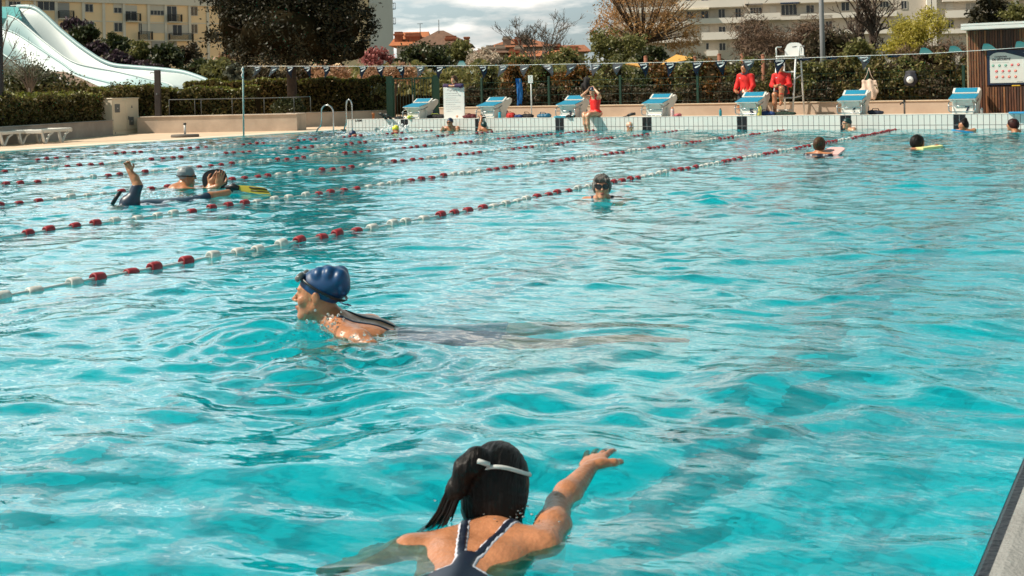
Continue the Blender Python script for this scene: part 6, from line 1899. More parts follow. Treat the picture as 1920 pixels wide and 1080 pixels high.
bare('bare_tree', 'twiggy bare branches at the left edge in front of the slide top', 2, 150, 36, 5.2, 1.0, 5, 12, .06, bark_grey, up=.8, fan=.45, first=.34)

# shrubs along the fence
GRP = 'shrubs along the fence behind the blocks'
fs = [('glossy green shrub right of the whiteboard', 910, 152, 26, 40, L_gloss), ('rust and green shrub behind the blue towel', 968, 150, 30, 34, L_rust), ('glossy green shrub behind the white sign', 1020, 150, 26, 40, L_gloss),
      ('rust brown rounded shrub left of the black backpack', 1078, 150, 34, 36, L_rust), ('bright glossy shrub right of the person in red', 1148, 146, 34, 42, L_gloss), ('thin green shrub in the gap before block four', 1205, 158, 22, 34, L_shrub),
      ('rust shrub above starting block four', 1240, 150, 28, 36, L_rust), ('glossy shrub between two rust shrubs', 1290, 150, 30, 42, L_gloss), ('rust shrub left of the hooded lifeguard', 1335, 150, 26, 42, L_rust),
      ('glossy shrub behind the hooded lifeguard', 1392, 148, 38, 44, L_gloss), ('dark green shrub behind the lifeguard chair', 1470, 152, 36, 44, L_hedge), ('dark glossy shrub right of the lifeguard chair', 1530, 150, 36, 44, L_gloss),
      ('dark green shrub behind block six', 1585, 148, 34, 46, L_hedge), ('dark shrub behind the tote bag', 1640, 148, 36, 48, L_hedge), ('glossy shrub behind the dark hanging bag', 1700, 146, 38, 50, L_gloss), ('dark green shrub left of the shed', 1765, 146, 38, 52, L_hedge), ('dark shrub touching the shed corner', 1818, 150, 24, 50, L_hedge)]
for i, (lab, cx, cy, rx, ry, m_) in enumerate(fs):
    pix_shrub('shrub', lab, cx, cy, rx, ry, depth_of(on_y(cx, 170, 30.45)), m_, 2600, 60+i, .048, group=GRP, depth_r=.5, lobes=5)
low = [('dull brown low planting right of the whiteboard', 900, 178, 34, 18), ('dull low planting below the blue towel', 965, 178, 36, 18), ('dull low planting below the white sign', 1030, 178, 36, 18), ('dull low planting beside the black backpack', 1095, 178, 36, 18),
       ('grey brown low planting right of the person in red', 1165, 176, 40, 20), ('grey brown low planting left of block four', 1225, 174, 34, 20), ('grey brown low planting right of block four', 1300, 174, 46, 20), ('low planting between teal bottle and lifeguards', 1370, 172, 36, 20),
       ('low planting right of the lifeguard chair', 1530, 168, 44, 20), ('low planting between blocks six and seven', 1680, 165, 50, 22), ('brown low planting left of block seven', 1760, 165, 44, 22), ('green low planting behind the lifeguards', 1445, 172, 44, 20), ('low planting left of block six', 1595, 166, 40, 20)]
for i, (lab, cx, cy, rx, ry) in enumerate(low):
    pix_shrub('low_shrub', lab, cx, cy, rx, ry, depth_of(on_y(cx, 170, 30.15)), L_dull if i < 9 or i == 10 else L_hedge, 1700, 90+i, .042, group='low planting behind the fence', depth_r=.35, lobes=4)
# trees beyond
pix_shrub('tree', 'dark leafy tree in front of the grey roofed house', 800, 106, 52, 32, 60, L_shrub, 4200, 41, .10, 'tree', lobes=6)
pix_shrub('tree', 'leafy bush standing before the white house wall', 862, 100, 30, 26, 64, L_olive, 1500, 42, .12, 'tree', core=False)
pix_shrub('blossom_tree', 'cream blossoming tree below the terracotta roofs', 908, 116, 38, 22, 62, L_cream, 3200, 43, .09, 'tree', core=False)
pix_shrub('blossom_tree', 'pink blossoming tree beside the pale gable wall', 706, 112, 32, 18, 58, L_pink, 1300, 44, .09, 'tree', core=False)
pix_shrub('blossom_tree', 'peach blossoming shrub above the tall hedge right of the dark tree', 735, 140, 56, 16, 50, L_peach, 3000, 45, .08, 'tree')
pix_shrub('blossom_tree', 'peach and brown shrub below the dark crown', 615, 138, 44, 16, 48, L_peach, 2200, 46, .08, 'tree')
pix_shrub('blossom_tree', 'orange blossoming shrub at the left of the dark crown', 432, 112, 26, 12, 60, L_peach, 900, 47, .09, 'tree', core=False)
pix_shrub('tree', 'olive tree in front of the copper tree', 1165, 96, 58, 44, 66, L_olive, 5200, 48, .10, 'tree', core=False, lobes=6)
pix_shrub('tree', 'green bush at the right foot of the olive tree', 1225, 112, 32, 24, 62, L_shrub, 2400, 49, .10, 'tree')
pix_shrub('tree', 'olive bush below the orange roofs', 1060, 118, 50, 24, 62, L_olive, 2600, 50, .10, 'tree')
pix_shrub('tree', 'olive brown bush left of the bare tree trunk', 975, 122, 40, 20, 62, L_olive, 2000, 51, .10, 'tree')
def copper_tree():
    D = 92; k = pxm(D); b = at_depth(1206, 150, D); t = thing('copper_tree', 'large copper brown tree in front of the white apartment building', 'tree', (b.x, b.y, 0), YAW)
    def L(px, py, dy=0): q = at_depth(px, py, D); return ((q.x-b.x)*_cy+(q.y-b.y)*_sy, dy, q.z)
    r = random.Random(8); w = MB(); z0 = L(1206, 78)[2]
    w.tube([(0,0,0),(0,0,z0*.6),L(1206,78)], [.32,.26,.22], 8)
    ends = []
    for i in range(46):
        px = r.uniform(1112, 1310); py = r.uniform(-40, 70)+max(0, abs(px-1206)-60)*.35; dy = r.uniform(-3,3)
        e = Vector(L(px, py, dy)); m1 = Vector(L(1206+(px-1206)*.45, 78+(py-78)*.35, dy*.4)); m2 = Vector(L(1206+(px-1206)*.8, 78+(py-78)*.75, dy*.8))
        w.tube([L(1206, 80), tuple(m1), tuple(m2), tuple(e)], [.11,.07,.04,.015], 4); ends += [m1.lerp(e, .6), m2, e]
    w.build('trunk', bark, t)
    E = [(L(1206,32), (88*k,62*k,54*k)), (L(1150,50), (46*k,40*k,40*k)), (L(1262,50), (52*k,40*k,42*k)), (L(1200,-25), (66*k,50*k,40*k)), (L(1285,88), (36*k,30*k,22*k)), (L(1130,75), (26*k,24*k,22*k))]
    leaf_cloud('crown', crown_points(E, 11000, 15, 240, .17, .45), .12, L_copper, t, 15, .30)
copper_tree()
bare('bare_tree', 'slender bare tree rising in front of the terracotta roofs', 1003, 150, 70, 6.4, 1.0, 5, 33, .085, bark_grey, up=.75, fan=.52, first=.40, fall=.68, tipr=.013, split=(3, 4))
bare('bare_tree', 'big bare tree with thick limbs right of the lamp pole', 1630, 150, 60, 6.4, 1.0, 6, 35, .24, bark, up=.8, fan=.52, first=.38, fall=.72, tipr=.020)
bare('bare_tree', 'bare forked tree standing left of the thick limbed one', 1600, 150, 64, 5.6, 1.0, 6, 46, .14, bark, up=.8, fan=.55, first=.38, fall=.72, tipr=.020)
for i, (lab, px, dd, h) in enumerate((('flat spreading brown tree behind the lifeguard chair', 1475, 62, 4.6), ('flat spreading brown tree left of the lifeguard chair', 1402, 66, 4.4))):
    bare('spreading_tree', lab, px, 150, dd, h, 1.3, 6, 51+i, .14, bark, leaves=L_twig, nl=6500, leaf=.20, up=.42, fan=.62, first=.42, fall=.76, tipr=.022, aspect=.09, sc=.35)
pix_shrub('tree', 'brown green leafy tree left of the lamp pole', 1570, 92, 58, 42, 52, L_dull, 5200, 55, .09, 'tree', lobes=6)
pix_shrub('tree', 'olive brown tree between bare tree and lamp pole', 1610, 106, 36, 30, 50, L_olive, 1800, 56, .09, 'tree', core=False)
bare('yellow_tree', 'yellow green feathery tree left of the shed', 1716, 150, 55, 5.4, 1.15, 6, 57, .10, bark, up=.75, fan=.55, first=.34, fall=.72, tipr=.010, leaves=L_yellow, nl=11000, leaf=.062, sc=.17, aspect=.4)
pix_shrub('yellow_tree', 'low yellow green growth under the feathery tree', 1690, 92, 40, 22, 54, L_yellow, 1800, 36, .07, 'tree', core=False, clumps=60, cs=.18)
pix_shrub('tree', 'brownish thicket below the yellow green tree', 1745, 104, 74, 24, 48, L_twig, 4200, 58, .10, 'tree', aspect=.14)
pix_shrub('evergreen_tree', 'dark evergreen tree above the shed roof', 1856, 26, 38, 40, 50, L_dark, 3600, 59, .08, 'tree', core=False)
pix_shrub('cedar_tree', 'green cedar boughs at the right edge above the shed', 1908, 22, 30, 16, 44, L_olive, 1600, 59, .08, 'tree', core=False)
# shrubbery that closes the view between the fence and the houses
def shrubbery(lab, x0, x1, yt, yb, D, m, n, seed, leaf=.13):
    r = np.random.default_rng(seed); P = []
    for i in range(n):
        px = x0+(x1-x0)*r.random(); top_ = yt+9*math.sin(px*.045+seed)+6*math.sin(px*.11); py = top_+(yb-top_)*r.random()
        P.append(at_depth(px, py, D+r.normal()*1.2))
    o = leaf_cloud('shrubbery', [list(p) for p in P], leaf, m, None, seed)
    tag(o, lab, 'shrubbery', None, 'stuff')
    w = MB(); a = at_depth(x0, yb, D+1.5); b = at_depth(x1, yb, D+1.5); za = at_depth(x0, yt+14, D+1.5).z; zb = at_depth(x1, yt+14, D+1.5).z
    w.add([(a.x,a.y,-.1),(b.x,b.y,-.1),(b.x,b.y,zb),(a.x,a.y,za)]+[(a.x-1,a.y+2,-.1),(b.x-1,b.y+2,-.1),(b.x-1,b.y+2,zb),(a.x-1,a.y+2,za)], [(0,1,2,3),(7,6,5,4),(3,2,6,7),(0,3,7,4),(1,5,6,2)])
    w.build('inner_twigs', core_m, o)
shrubbery('dense olive shrubbery between the fence and the houses', 640, 1330, 124, 178, 56, L_olive, 7000, 71)
shrubbery('dense brown shrubbery between the fence and the apartment building', 1310, 1840, 108, 176, 58, L_dull, 6500, 72)
shrubbery('dark shrubbery on the bank behind the slide', 90, 480, 138, 182, 66, L_shrub, 4500, 73)

# ------------------------------------------------------------------ slide
def slide():
    m_sl = mat('pale aqua slide fibreglass', (.34,.48,.49), .45, var=.05, scale=.5); m_sl2 = mat('white slide fibreglass', (.50,.56,.56), .45, var=.04, scale=.5)
    R1 = [(33,13),(65,14),(85,30),(110,55),(150,88),(190,115),(213,124),(250,127),(300,131),(345,136),(385,150),(398,157)]
    R2 = [(14,30),(30,34),(45,47),(83,79),(125,111),(146,121),(175,127),(215,134),(255,143),(290,152),(320,158),(330,166)]
    R3 = [(-20,50),(5,55),(28,62),(83,97),(121,122),(139,137),(165,146),(190,152),(215,158),(240,163),(270,169),(285,175)]
    R4 = [(-60,66),(-30,80),(-5,95),(40,125),(85,140),(110,146),(130,156),(150,162),(175,168),(200,172),(220,176),(232,180)]
    def dens(L, n=48):
        L = np.array(L, float); d = np.r_[0, np.cumsum(np.hypot(*np.diff(L, axis=0).T))]; t = np.linspace(0, d[-1], n)
        # round the corners a little
        x = np.interp(t, d, L[:, 0]); y = np.interp(t, d, L[:, 1])
        for _ in range(2):
            x[1:-1] = (x[:-2]+2*x[1:-1]+x[2:])/4; y[1:-1] = (y[:-2]+2*y[1:-1]+y[2:])/4
        return list(zip(x, y))
    DD = [(56, 50), (53.6, 47.6), (51.2, 45.2), (48.8, 43)]
    rid = []
    for L, (d0, d1) in zip((R1, R2, R3, R4), DD):
        q = dens(L); n = len(q)
        rid.append([at_depth(x, y, d0+(d1-d0)*i/(n-1)) for i, (x, y) in enumerate(q)])
    o = at_depth(150, 170, 47); o.z = 0
    t = thing('water_slide', 'wide pale aqua multi-lane water slide sweeping down to the right', 'water slide', tuple(o))
    n = len(rid[0])
    for k in range(3):
        A, B = rid[k], rid[k+1]; m = MB(); vs = []; NS = 10
        for i in range(n):
            f_ = i/(n-1); dep = .95*(1-max(0, (f_-.55)/.45))**1.2*min(1, .35+f_*2.2)+.08
            for j in range(NS+1):
                u = j/NS; p = A[i].lerp(B[i], u); p = p-Vector((0,0,dep*math.sin(math.pi*u)**.8))
                vs.append(tuple(p-o))
        fs = []
        for i in range(n-1):
            for j in range(NS):
                a = i*(NS+1)+j; fs.append([a, a+1, a+NS+2, a+NS+1])
        N2 = len(vs); vs2 = [(x, y, z-.06) for x, y, z in vs]
        m.add(vs+vs2, fs+[[N2+q for q in reversed(f_)] for f_ in fs], True)
        m.build('slide_lane', m_sl2 if k == 0 else m_sl, t)
    for k in range(4):
        m = MB(); m.tube([tuple(p-o+Vector((0,0,.02))) for p in rid[k]], (.045 if k else .10), 8, True, True); m.build('lane_ridge', m_sl if k != 1 else m_sl2, t)
    # outer flank of the back lane, standing up behind it
    m = MB(); vs = []
    for i, p in enumerate(rid[0]):
        f_ = i/(n-1); hh = .55*math.sin(math.pi*min(1, f_*1.15+.10))**.5 if f_ < .8 else .3
        vs += [tuple(p-o), tuple(p-o+Vector((-.25,.45,-hh)))]
    m.add(vs, [[2*i, 2*i+1, 2*i+3, 2*i+2] for i in range(n-1)], True); m.build('slide_flank', m_sl, t)
    # start platform and its rail
    p0, p1 = at_depth(-30, 12, 57), at_depth(34, 13, 56); p2, p3 = at_depth(41, 34, 54), at_depth(-40, 34, 54)
    m = MB(); v = [tuple(p-o) for p in (p0, p1, p2, p3)]; m.add(v+[(x, y, z-.5) for x, y, z in v], [(0,1,2,3),(7,6,5,4),(0,4,5,1),(1,5,6,2),(2,6,7,3),(3,7,4,0)]); m.build('start_platform', mat('teal slide platform', (.10,.36,.36), .5), t)
    m = MB(); m.tube([tuple(at_depth(x, y, 56.5)-o) for x, y in ((20,11),(50,9),(62,10),(72,15),(80,22))], .03, 6); m.build('platform_rail', m_alu, t)
    # tower and supports under the lanes
    m = MB(); a = at_depth(-40, 60, 56)-o; b = at_depth(30, 60, 56)-o
    for q in (a, b, at_depth(90, 60, 54)-o, at_depth(150, 100, 52)-o):
        m = MB(); m.tube([(q.x,q.y,0),(q.x,q.y,max(.4, q.z-.8))], .15, 8); m.build('support', m_conc, t)
    # concrete side wall at the near flank
    wl = [(60,134),(118,134),(150,147),(195,168),(150,172),(60,170)]
    Dw = 42.2; P = [at_depth(x, y, Dw-(x-60)*.008) for x, y in wl]
    sw = thing('slide_wall', 'sloping concrete retaining wall along the near side of the slide', 'wall', tuple(P[4]))
    m = MB(); v = [tuple(p-P[4]) for p in P]; off = Vector((-.1,.18,0)); nv = len(v)
    m.add(v+[tuple(Vector(p)+off) for p in v], [list(range(nv)), list(range(2*nv-1, nv-1, -1))]+[[i, i+nv, (i+1)%nv+nv, (i+1)%nv] for i in range(nv)]); m.build('wall_face', mat('pinkish concrete', (.42,.32,.26), .9, var=.15, scale=.8), sw)
slide()
# earth bank under the slide and shrubs
def bank():
    m = MB(); rows = []
    for D, y_ in ((44, 176), (52, 150), (60, 128), (70, 112), (80, 150)):
        rows.append([tuple(at_depth(x, y_+max(0, (x-180))*.16*(1 if D < 75 else 0)-max(0, 120-x)*.35*(1 if 50 < D < 75 else 0), D)) for x in (-120, -40, 40, 120, 200, 290, 380, 470)])
    vs = [(p[0], p[1], max(-.05, p[2]-.6)) for r_ in rows for p in r_]; nc = 8
    fs = [[i*nc+j, i*nc+j+1, (i+1)*nc+j+1, (i+1)*nc+j] for i in range(len(rows)-1) for j in range(nc-1)]
    m.add(vs, fs, True); tag(m.build('hillside', mat('planted earth', (.05,.042,.022), .95, col2=(.035,.045,.015), scale=.6)), kind='structure')
bank()

# ------------------------------------------------------------------ buildings
class Facade:
    """a vertical wall through two pixels at given depths; local x runs along it, y into the building, z up"""
    def __init__(s, px0, d0, px1, d1):
        a = at_depth(px0, 150, d0); b = at_depth(px1, 150, d1)
        s.o = Vector((a.x, a.y, 0)); s.d = Vector((b.x-a.x, b.y-a.y, 0)); s.L = s.d.length; s.d.normalize(); s.n = Vector((s.d.y, -s.d.x, 0)); s.rz = math.atan2(s.d.y, s.d.x)
    def at(s, px, py):
        r = ray(px, py); t = (s.o-CAM).dot(s.n)/r.dot(s.n); p = CAM+r*t
        return (p-s.o).dot(s.d), p.z
    def rect(s, x0, y0, x1, y1):
        a, b, c, d_ = s.at(x0, y0), s.at(x1, y0), s.at(x0, y1), s.at(x1, y1)
        return ((a[0]+c[0])/2, (c[1]+d_[1])/2, (b[0]+d_[0])/2, (a[1]+b[1])/2)    # x0, z0, x1, z1
glass = mat('dark window glass', (.025,.03,.035), .12, coat=.3); shutter_w = mat('white shutter', (.58,.54,.48), .7); frame_w = mat('white window frame', (.62,.58,.52), .6)
sh_grey = mat('grey shutter', (.35,.34,.33), .7, var=.06, scale=1); curtain = mat('pale curtain', (.30,.29,.27), .8)
def window(t, R4, m_glass=glass, bars=1, sill=True, shutter=0.0, dep=.10, proud=.03):
    x0, z0, x1, z1 = R4
    f = MB(); th = .09
    f.box(x0-th, -proud, z0-th, x0, .06, z1+th); f.box(x1, -proud, z0-th, x1+th, .06, z1+th); f.box(x0, -proud, z1, x1, .06, z1+th); f.box(x0, -proud-(.06 if sill else 0), z0-th, x1, .06, z0)
    w = f.build('window', frame_w, t)
    zs = z1-(z1-z0)*shutter
    g = MB(); g.box(x0, .02, z0, x1, .05, zs); g.build('pane', m_glass, w)
    if bars:
        b = MB()
        for i in range(bars):
            x = x0+(x1-x0)*(i+1)/(bars+1); b.box(x-.035, -.008, z0, x+.035, .018, zs)
        b.build('glazing_bar', frame_w, w)
    if shutter:
        s_ = MB(); s_.box(x0, -.02, zs, x1, .05, z1); s_.build('shutter', shutter_w, w)
    return w
def yellow_building():
    Fc = Facade(-40, 176, 470, 205)
    t = thing('apartment_building', 'long yellow apartment building with white pilasters and small balconies', 'building', tuple(Fc.o), Fc.rz)
    x1 = Fc.at(700, 60)[0]; zt = Fc.at(200, 6)[1]; z0 = 0
    yel = mat('yellow render', (.92,.68,.43), .9, var=.05, scale=.35, bump=.05); whi = mat('off white render', (.72,.66,.58), .85, var=.05, scale=.3)
    w = MB(); w.box(-2, .06, z0, x1, 12, zt); w.build('wall', yel, t)
    w = MB(); w.box(-2.2, -.35, zt, x1+.1, 12.2, zt+1.0); w.build('cornice', whi, t)
    w = MB(); w.box(-2, .0, zt+1.0, x1, 12, zt+1.3); w.build('roof', mat('grey roof', (.28,.26,.24), .9), t)
    for px in (14, 66, 106, 157, 195, 233, 279, 311, 356, 390, 440, 520):
        x = Fc.at(px, 60)[0]; w = MB(); w.box(x-.22, -.16, z0, x+.22, .06, zt); w.build('pilaster', whi, t)
    zl = [Fc.at(230, 40.5)[1], Fc.at(250, 75.5)[1], Fc.at(250, 108)[1]]
    for z in zl:
        w = MB(); w.box(-2, -.05, z-.10, x1, .06, z+.06); w.build('string_course', whi, t)
    for r4, kw in (((17,3,38,16), dict(bars=2)), ((71,3,103,19), dict(bars=2)), ((160,8,174,22), dict(bars=1)), ((214,8,228,24), dict(bars=1, shutter=.42)), ((282,10,307,28), dict(bars=3, shutter=.55)), ((357.5,13,370,29), dict(bars=1)),
                   ((160,41,176,52), dict(bars=1)), ((214.5,43,229,59), dict(bars=1)), ((358,46,370,62), dict(bars=1)), ((141,40,155,50), dict(bars=1, m_glass=curtain)),
                   ((317,77,331,95), dict(bars=1, m_glass=curtain)), ((358,80,369,95), dict(bars=1, m_glass=curtain)), ((237,77,252,86), dict(bars=2, m_glass=curtain)), ((410,22,424,32), dict(bars=1))):
        window(t, Fc.rect(*r4), **kw)
    for r4, sh in (((235,11,256,38), .38), ((313,12,331,40), 0.0), ((324,47,341,66), 0.0), ((261,44,266,64), 0.0)):
        window(t, Fc.rect(*r4), bars=1, sill=False, shutter=sh)
    for r4 in ((108,5,130,33), (267,44,278,64), (282,44,309,62), (314.5,46,323,65), (342,46,356,65), (284,77,309,94)):
        x0, z_0, xx1, z_1 = Fc.rect(*r4); w = MB(); w.box(x0, -.02, z_0, xx1, .05, z_1); w.build('shutter', sh_grey if r4[0] in (108, 284) else shutter_w, t)
    rail_m = mat('dark balcony rail', (.02,.02,.02), .5)
    for r4 in ((108,21,136,35), (235,26,261,40), (313,28,338,41), (258,60,283,75), (315,63,359,75)):
        x0, z_0, xx1, z_1 = Fc.rect(*r4)
        b = MB(); b.box(x0, -.85, z_0-.15, xx1, -.17, z_0); bal = b.build('balcony', whi, t)
        b = MB()
        for i in range(int((xx1-x0)/.13)+1):
            x = x0+i*.13; b.box(x-.018, -.85, z_0, x+.018, -.82, z_1)
        b.box(x0, -.87, z_1, xx1, -.80, z_1+.06); b.box(x0, -.85, z_0, x0+.04, -.17, z_1); b.box(xx1-.04, -.85, z_0, xx1, -.17, z_1)
        b.build('balcony_rail', rail_m, bal)
    # pale gable wing at the right end
    G = Facade(660, 186, 738, 190)
    t2 = thing('apartment_building', 'tall pale grey gable wing right of the dark tree, with side balconies', 'building', tuple(G.o), G.rz)
    a = G.at(695, 60)[0]; b_ = G.at(737.5, 60)[0]; zt2 = G.at(700, -60)[1]
    w = MB(); w.box(a, 0, 0, b_, 14, zt2); w.build('gable_wall', mat('pale grey render', (.66,.64,.60), .9, var=.04, scale=.5), t2)
    w = MB(); w.box(G.at(640,60)[0], .5, 0, a-.02, 12, zt2-.5); w.build('recessed_wall', yel, t2)
    for yb in (15, 53, 83):
        x0, z_0, xx1, z_1 = G.rect(686, yb-12, 695, yb+5); w = MB(); w.box(G.at(660,60)[0], -.2, z_0-.2, a-.03, .49, z_0); w.build('floor_band', whi, t2)
    for y_ in (17, 45):
        x0, z_0, xx1, z_1 = G.rect(738, y_-12, 742.5, y_)
        w = MB()
        w.box(b_+.01, .3, z_0, xx1+.1, 2.2, z_0+.1)
        for q in (.3, .9, 1.5, 2.15): w.box(xx1+.05, q, z_0+.1, xx1+.1, q+.05, z_1)
        w.box(b_+.01, .3, z_1-.06, xx1+.1, .36, z_1); w.box(xx1+.04, .36, z_1-.06, xx1+.1, 2.2, z_1); w.build('balcony', rail_m, t2)
    x0, z_0, xx1, z_1 = G.rect(692, 7, 704, 17); w = MB()
    for z in np.linspace(z_0, z_1, 5): w.box(x0, -.25, float(z), xx1, -.2, float(z)+.06)
    w.build('balcony_rail', whi, t2)
yellow_building()
def white_building():
    Fc = Facade(1130, 204, 1960, 190)
    whi = mat('white balcony render', (.84,.77,.69), .85, var=.05, scale=.25); wallm = mat('beige facade', (.60,.53,.45), .9, var=.06, scale=.3)
    t = thing('apartment_building', 'large white apartment building with long balcony parapets on the right', 'building', tuple(Fc.o), Fc.rz)
    xa = Fc.at(1150, 40)[0]; xb = Fc.at(1960, 40)[0]; zt = Fc.at(1400, -60)[1]
    w = MB(); w.box(xa, .06, 0, xb, 14, zt); w.build('wall', wallm, t)
    pieces = [((1150,-12,1270,-2),1.2),((1165,14,1270,24),1.2),((1170,42,1285,52),1.2),((1180,72,1300,80),1.2),
              ((1269,2,1396,14.5),1.6),((1396,-4,1500,6),1.2),((1285,34.5,1396,44),1.2),((1396,26,1463,38),1.9),((1463,30,1560,36),1.2),((1316,60.5,1397,74),1.6),((1397,62,1560,70),1.2),((1325,95,1347,104.5),1.6),
              ((1500,24,1680,33),1.2),((1480,56,1670,65),1.2),((1500,-4,1660,3),1.2),((1770,20,1832,33),1.6),((1760,54,1840,62),1.2),((1765,-14,1960,0),1.2),((1832,22,1960,32),1.2)]
    for i, (r4, dp) in enumerate(pieces):
        x0, z0, x1, z1 = Fc.rect(*r4); w = MB(); w.box(x0, -dp, z0-.05, x1, -dp+.16, z1); w.box(x0, -dp+.16, z0-.05, x1, -.001, z0+.12); w.build('balcony', whi, t)
    for px in (1742, 1752, 1905):
        x = Fc.at(px, 30)[0]; w = MB(); w.box(x-.45, -.9, 0, x+.25, 0, zt); w.build('pillar', whi, t)
    for r4, kw in (((1158,0,1172,6),{}),((1251,0,1268,5),dict(bars=2)),((1287,-8,1298,1.5),{}),((1315,-8,1328,1),{}),((1287,22,1300,37),{}),((1315,21,1328,36),{}),((1347.5,17.5,1359,34),{}),((1379,16,1389,33),{}),((1407,14.5,1428,26),dict(bars=3)),((1465,9,1494,28),dict(bars=3)),
                   ((1348,50,1360,61),{}),((1378,48,1390,59),dict(m_glass=curtain)),((1349,81,1360,94),{}),((1324,81,1329,93),dict(bars=0)),((1512,10,1526,24),{}),((1578,4,1592,20),{}),((1610,2,1620,15),{}),((1650,3,1666,13),dict(bars=2)),((1548,40,1560,50),{}),((1620,38,1632,48),{}),
                   ((1811,6,1829,18),dict(bars=1, m_glass=curtain)),((1874,4,1905,9),dict(bars=2)),((1776,38,1788,52),{}),((1690,2,1700,16),{}),((1735,38,1742,52),{}),((1560,74,1572,84),{}),((1500,44,1512,52),{})):
        window(t, Fc.rect(*r4), sill=False, **{'bars': 1, **kw})
    for r4, m_ in (((1315,49,1329,61), shutter_w), ((1443.5,12,1456,26), shutter_w), ((1406,46,1431,61), sh_grey), ((1773,4,1787,19), shutter_w), ((1330,50,1338,61), wallm), ((1331,20,1338,35), wallm)):
        x0, z0, x1, z1 = Fc.rect(*r4); w = MB(); w.box(x0, -.06, z0, x1, .05, z1); w.build('shutter', m_, t)
    x0, z0, x1, z1 = Fc.rect(1463, 5, 1497, 8.5); w = MB(); w.prism([(0,z1+.1),(-1.6,z0),(-1.6,z0+.2),(0,z1+.3)], x0, x1, 'x'); w.build('awning', mat('navy awning', (.015,.03,.07), .8), t)
    x0, z0, x1, z1 = Fc.rect(1272, 16, 1330, 20); w = MB(); w.prism([(0,z1+.1),(-2.0,z0),(-2.0,z0+.2),(0,z1+.3)], x0, x1, 'x'); w.build('awning', mat('cream awning', (.66,.58,.44), .8), t)
    for r4 in ((1397,8,1430,10.5),(1397,40,1430,43)):
        x0, z0, x1, z1 = Fc.rect(*r4); w = MB(); w.prism([(0,z1+.1),(-1.3,z0),(-1.3,z0+.15),(0,z1+.25)], x0, x1, 'x'); w.build('awning', mat('striped grey awning', (.20,.17,.15), .8), t)
white_building()
def hip_house(name, label, D, x0, x1, ye, yr, rx0, rx1, roof_m, wall_m, deep=7, chimneys=(), extra=None):
    """eaves from x0 to x1 at row ye, ridge from rx0 to rx1 at row yr"""
    Fc = Facade(x0, D, x1, D)
    t = thing(name, label, 'house', tuple(Fc.o), Fc.rz)
    a = Fc.at(x0, ye); b = Fc.at(x1, ye); ze = (a[1]+b[1])/2; L = b[0]
    w = MB(); w.box(.3, .3, 0, L-.3, deep-.3, ze); w.build('wall', wall_m, t)
    k = D/(D+deep/2)
    zr = CAM_H+(ray((rx0+rx1)/2, yr).z)*(D+deep/2); r0 = Fc.at(rx0, yr)[0]/k*1.0; r1 = Fc.at(rx1, yr)[0]/k
    c0 = Fc.at(960, yr)[0]
    w = MB(); e = .35
    v = [(-e,-e,ze-.05),(L+e,-e,ze-.05),(L+e,deep+e,ze-.05),(-e,deep+e,ze-.05),(Fc.at(rx0,yr)[0],deep/2,zr),(Fc.at(rx1,yr)[0],deep/2,zr)]
    w.add(v, [(0,1,5,4),(1,2,5),(2,3,4,5),(3,0,4),(3,2,1,0)]); rf = w.build('roof', roof_m, t)
    for px, yt, yb, wd, m_ in chimneys:
        x, z1 = Fc.at(px, yt); _, z0 = Fc.at(px, yb); w = MB(); w.box(x-wd/2, .8, z0-1.0, x+wd/2, .8+wd, z1); w.bbox(x-wd/2-.08, .72, z1-.35, x+wd/2+.08, .88+wd, z1-.18, .02); w.build('chimney', m_, rf)
    return t, Fc
def tilemat(name, col, col2):
    return mat(name, col, .9, col2=col2, scale=1.6, bump=.6, bscale=9, stretch=(3, .6, .6))
terra = tilemat('terracotta tiles', (.36,.135,.06), (.24,.085,.04)); terra_d = tilemat('weathered tiles', (.20,.105,.065), (.13,.07,.045)); terra_o = tilemat('orange tiles', (.48,.165,.06), (.38,.12,.05))
brick = mat('red brick', (.33,.11,.055), .9, var=.2, scale=5); hw = mat('white house wall', (.52,.48,.43), .9, var=.05); hwb = mat('beige house wall', (.34,.27,.21), .9, var=.08)
hip_house('house', 'grey brown hipped roof house with white walls behind the dark leafy tree', 98, 776, 878, 83, 57.5, 815, 826, terra_d, hw, 9, [(844,66,78,.9,brick)])
hip_house('house', 'house with bright orange tiled roof beside the pale gable wing', 104, 738, 800, 84, 60, 740, 798, terra_o, hw, 8, [(772,61,72,1.3,brick),(745,58.5,62,.7,brick)])
hip_house('house', 'terracotta hipped roof house with two round topped chimneys', 108, 918, 1040, 87, 72.5, 958, 994, terra, hwb, 10, [(950,67,82,.75,hwb),(983.5,64,80,.85,hwb),(971,68,74,.6,brick)])
hip_house('house', 'brown gabled house below the terracotta hipped roof', 90, 888, 950, 98, 87, 912, 922, terra_d, hwb, 7, [(937,83,97,.75,hwb),(918,84,89,.6,hwb)])
hip_house('house', 'low house with long orange tiled roof right of the brown gable', 88, 962, 1076, 104, 95, 964, 1072, terra_o, hwb, 6, [(964,90,108,.7,brick),(973,84,96,.6,hwb)])
hip_house('house', 'far house with flat terracotta roof beside the copper tree', 112, 1036, 1102, 96, 84.5, 1038, 1100, terra, hwb, 7, [(1045,81,90,.8,brick),(1076,86,102,1.0,brick)])
def chimney_stack():
    D = 94; p = at_depth(875.5, 104, D); zt = at_depth(875.5, 69, D).z
    t = thing('chimney_stack', 'tall red brick chimney stack right of the grey brown roof', 'chimney', (p.x, p.y, 0), YAW)
    w = MB(); w.box(-.17*1.1, -.2, 0, .19*1.1, .5, zt-.15); w.build('stack', brick, t)
    w = MB(); w.bbox(-.25, -.26, zt-.15, .27, .56, zt, .02); w.build('stack_cap', brick, t)
chimney_stack()
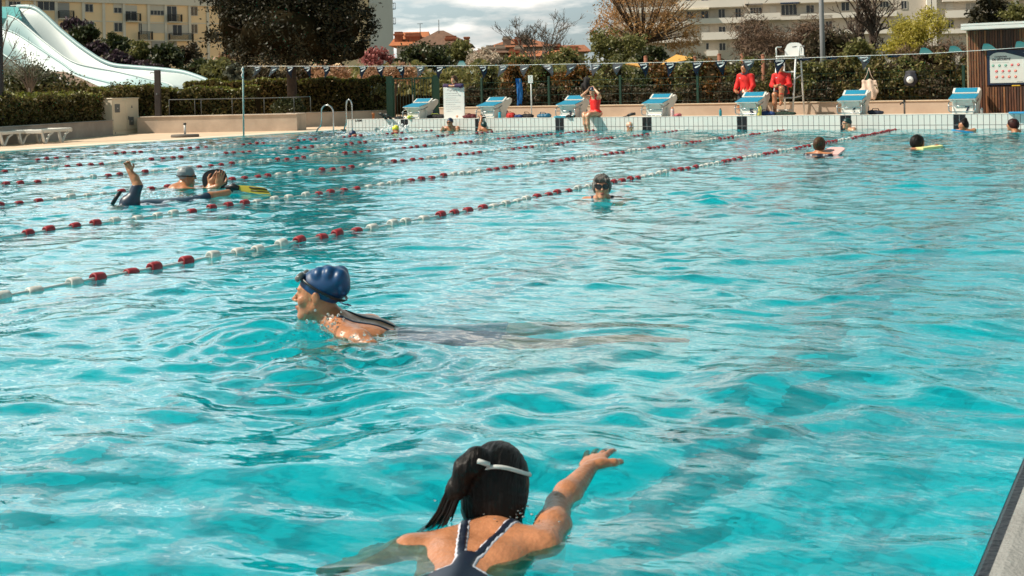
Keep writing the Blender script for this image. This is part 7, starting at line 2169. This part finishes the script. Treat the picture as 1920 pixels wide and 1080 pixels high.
for lab, px, yb, yt, D in (('thin aerial on the orange roof', 788, 62, 44, 104), ('thin lightning rod on the grey brown hip', 823, 58, 37, 98), ('thin aerial on the far terracotta roof', 1051, 86, 64, 112)):
    p = at_depth(px, yb, D); q = at_depth(px, yt, D)
    t = thing('roof_aerial', lab, 'aerial', tuple(p), YAW)
    w = MB(); w.tube([(0,0,-.2),(0,0,q.z-p.z)], .03, 5); w.build('mast', m_grey_metal, t)
    if yt > 40:
        w = MB(); w.tube([(-.25,0,q.z-p.z-.02),(.25,0,q.z-p.z-.02)], .02, 4); w.build('aerial_bar', m_grey_metal, t)
# lamp pole
p = at_depth(1543, 128, 48); t = thing('lamp_pole', 'tall grey lamp pole rising out of the top of the view', 'pole', (p.x, p.y, 0), YAW)
w = MB(); w.tube([(0,0,0),(0,0,3.0),(-.03,0,9.0)], [.105,.10,.08], 10); w.build('shaft', mat('grey painted pole', (.20,.21,.22), .5), t)
w = MB(); w.tube([(-.03,0,8.9),(-.03,-.6,9.2),(-.03,-1.2,9.2)], [.06,.08,.06], 8); w.build('lamp_head', m_grey_metal, t)
# shade sails on rust posts
rust = mat('rust brown post', (.26,.10,.055), .8, var=.15, scale=5); sailm = mat('orange yellow shade cloth', (.66,.33,.06), .8, var=.06, scale=2)
def sail(label, pts, D, sag):
    P = [at_depth(x, y, D+dd) for x, y, dd in pts]; o = P[0]
    n = 10; vs = []; A, B, C_ = P
    for i in range(n+1):
        for j in range(n+1-i):
            u, v = i/n, j/n; w_ = 1-u-v
            q = A*w_+B*u+C_*v-Vector((0,0,sag*27*u*v*w_)); vs.append(tuple(q-o))
    idx = {}; k = 0
    for i in range(n+1):
        for j in range(n+1-i): idx[(i, j)] = k; k += 1
    fs = []
    for i in range(n):
        for j in range(n-i):
            fs.append([idx[(i,j)], idx[(i+1,j)], idx[(i,j+1)]])
            if i+j < n-1: fs.append([idx[(i+1,j)], idx[(i+1,j+1)], idx[(i,j+1)]])
    N2 = len(vs); m = MB(); m.add(vs+[(x, y, z-.03) for x, y, z in vs], fs+[[N2+q for q in reversed(f)] for f in fs], True)
    tag(m.build('shade_sail', sailm, None, o), label, 'shade sail', 'orange shade sails')
sail('large orange shade sail peaking in front of the apartment building', [(1231,123,0),(1305,109,2),(1268,102,5)], 44, .0)
sail('low orange shade sail behind the left part of the shrubs', [(1172,119,0),(1212,128,-1),(1222,116,4)], 42, .0)
sail('orange shade sail corner dipping behind the pennants', [(1221,121,0),(1256,134,-2),(1252,124,3)], 41, .0)
for i, (px, yt, yb) in enumerate(((1212,107,170),(1304,108,170),(1350,103,170),(1393,103,170),(1432,104,172))):
    D = 42; p = at_depth(px, yb, D); zt = at_depth(px, yt, D).z
    lab = ['rust brown sail post at the left sail', 'rust brown sail post at the tip of the large sail', 'rust brown post right of the large sail', 'rust brown post above the hooded lifeguard', 'rust brown post between the two lifeguards'][i]
    t = thing('sail_post', lab, 'post', (p.x, p.y, 0), YAW, 'rust brown posts of the shade sails')
    w = MB(); w.tube([(0,0,0),(0,0,zt)], .07, 8); w.build('shaft', rust, t)
    w = MB(); w.lathe([(.075,zt),(.08,zt+.02),(.03,zt+.05)], n=8); w.build('post_cap', rust, t)
build_water()
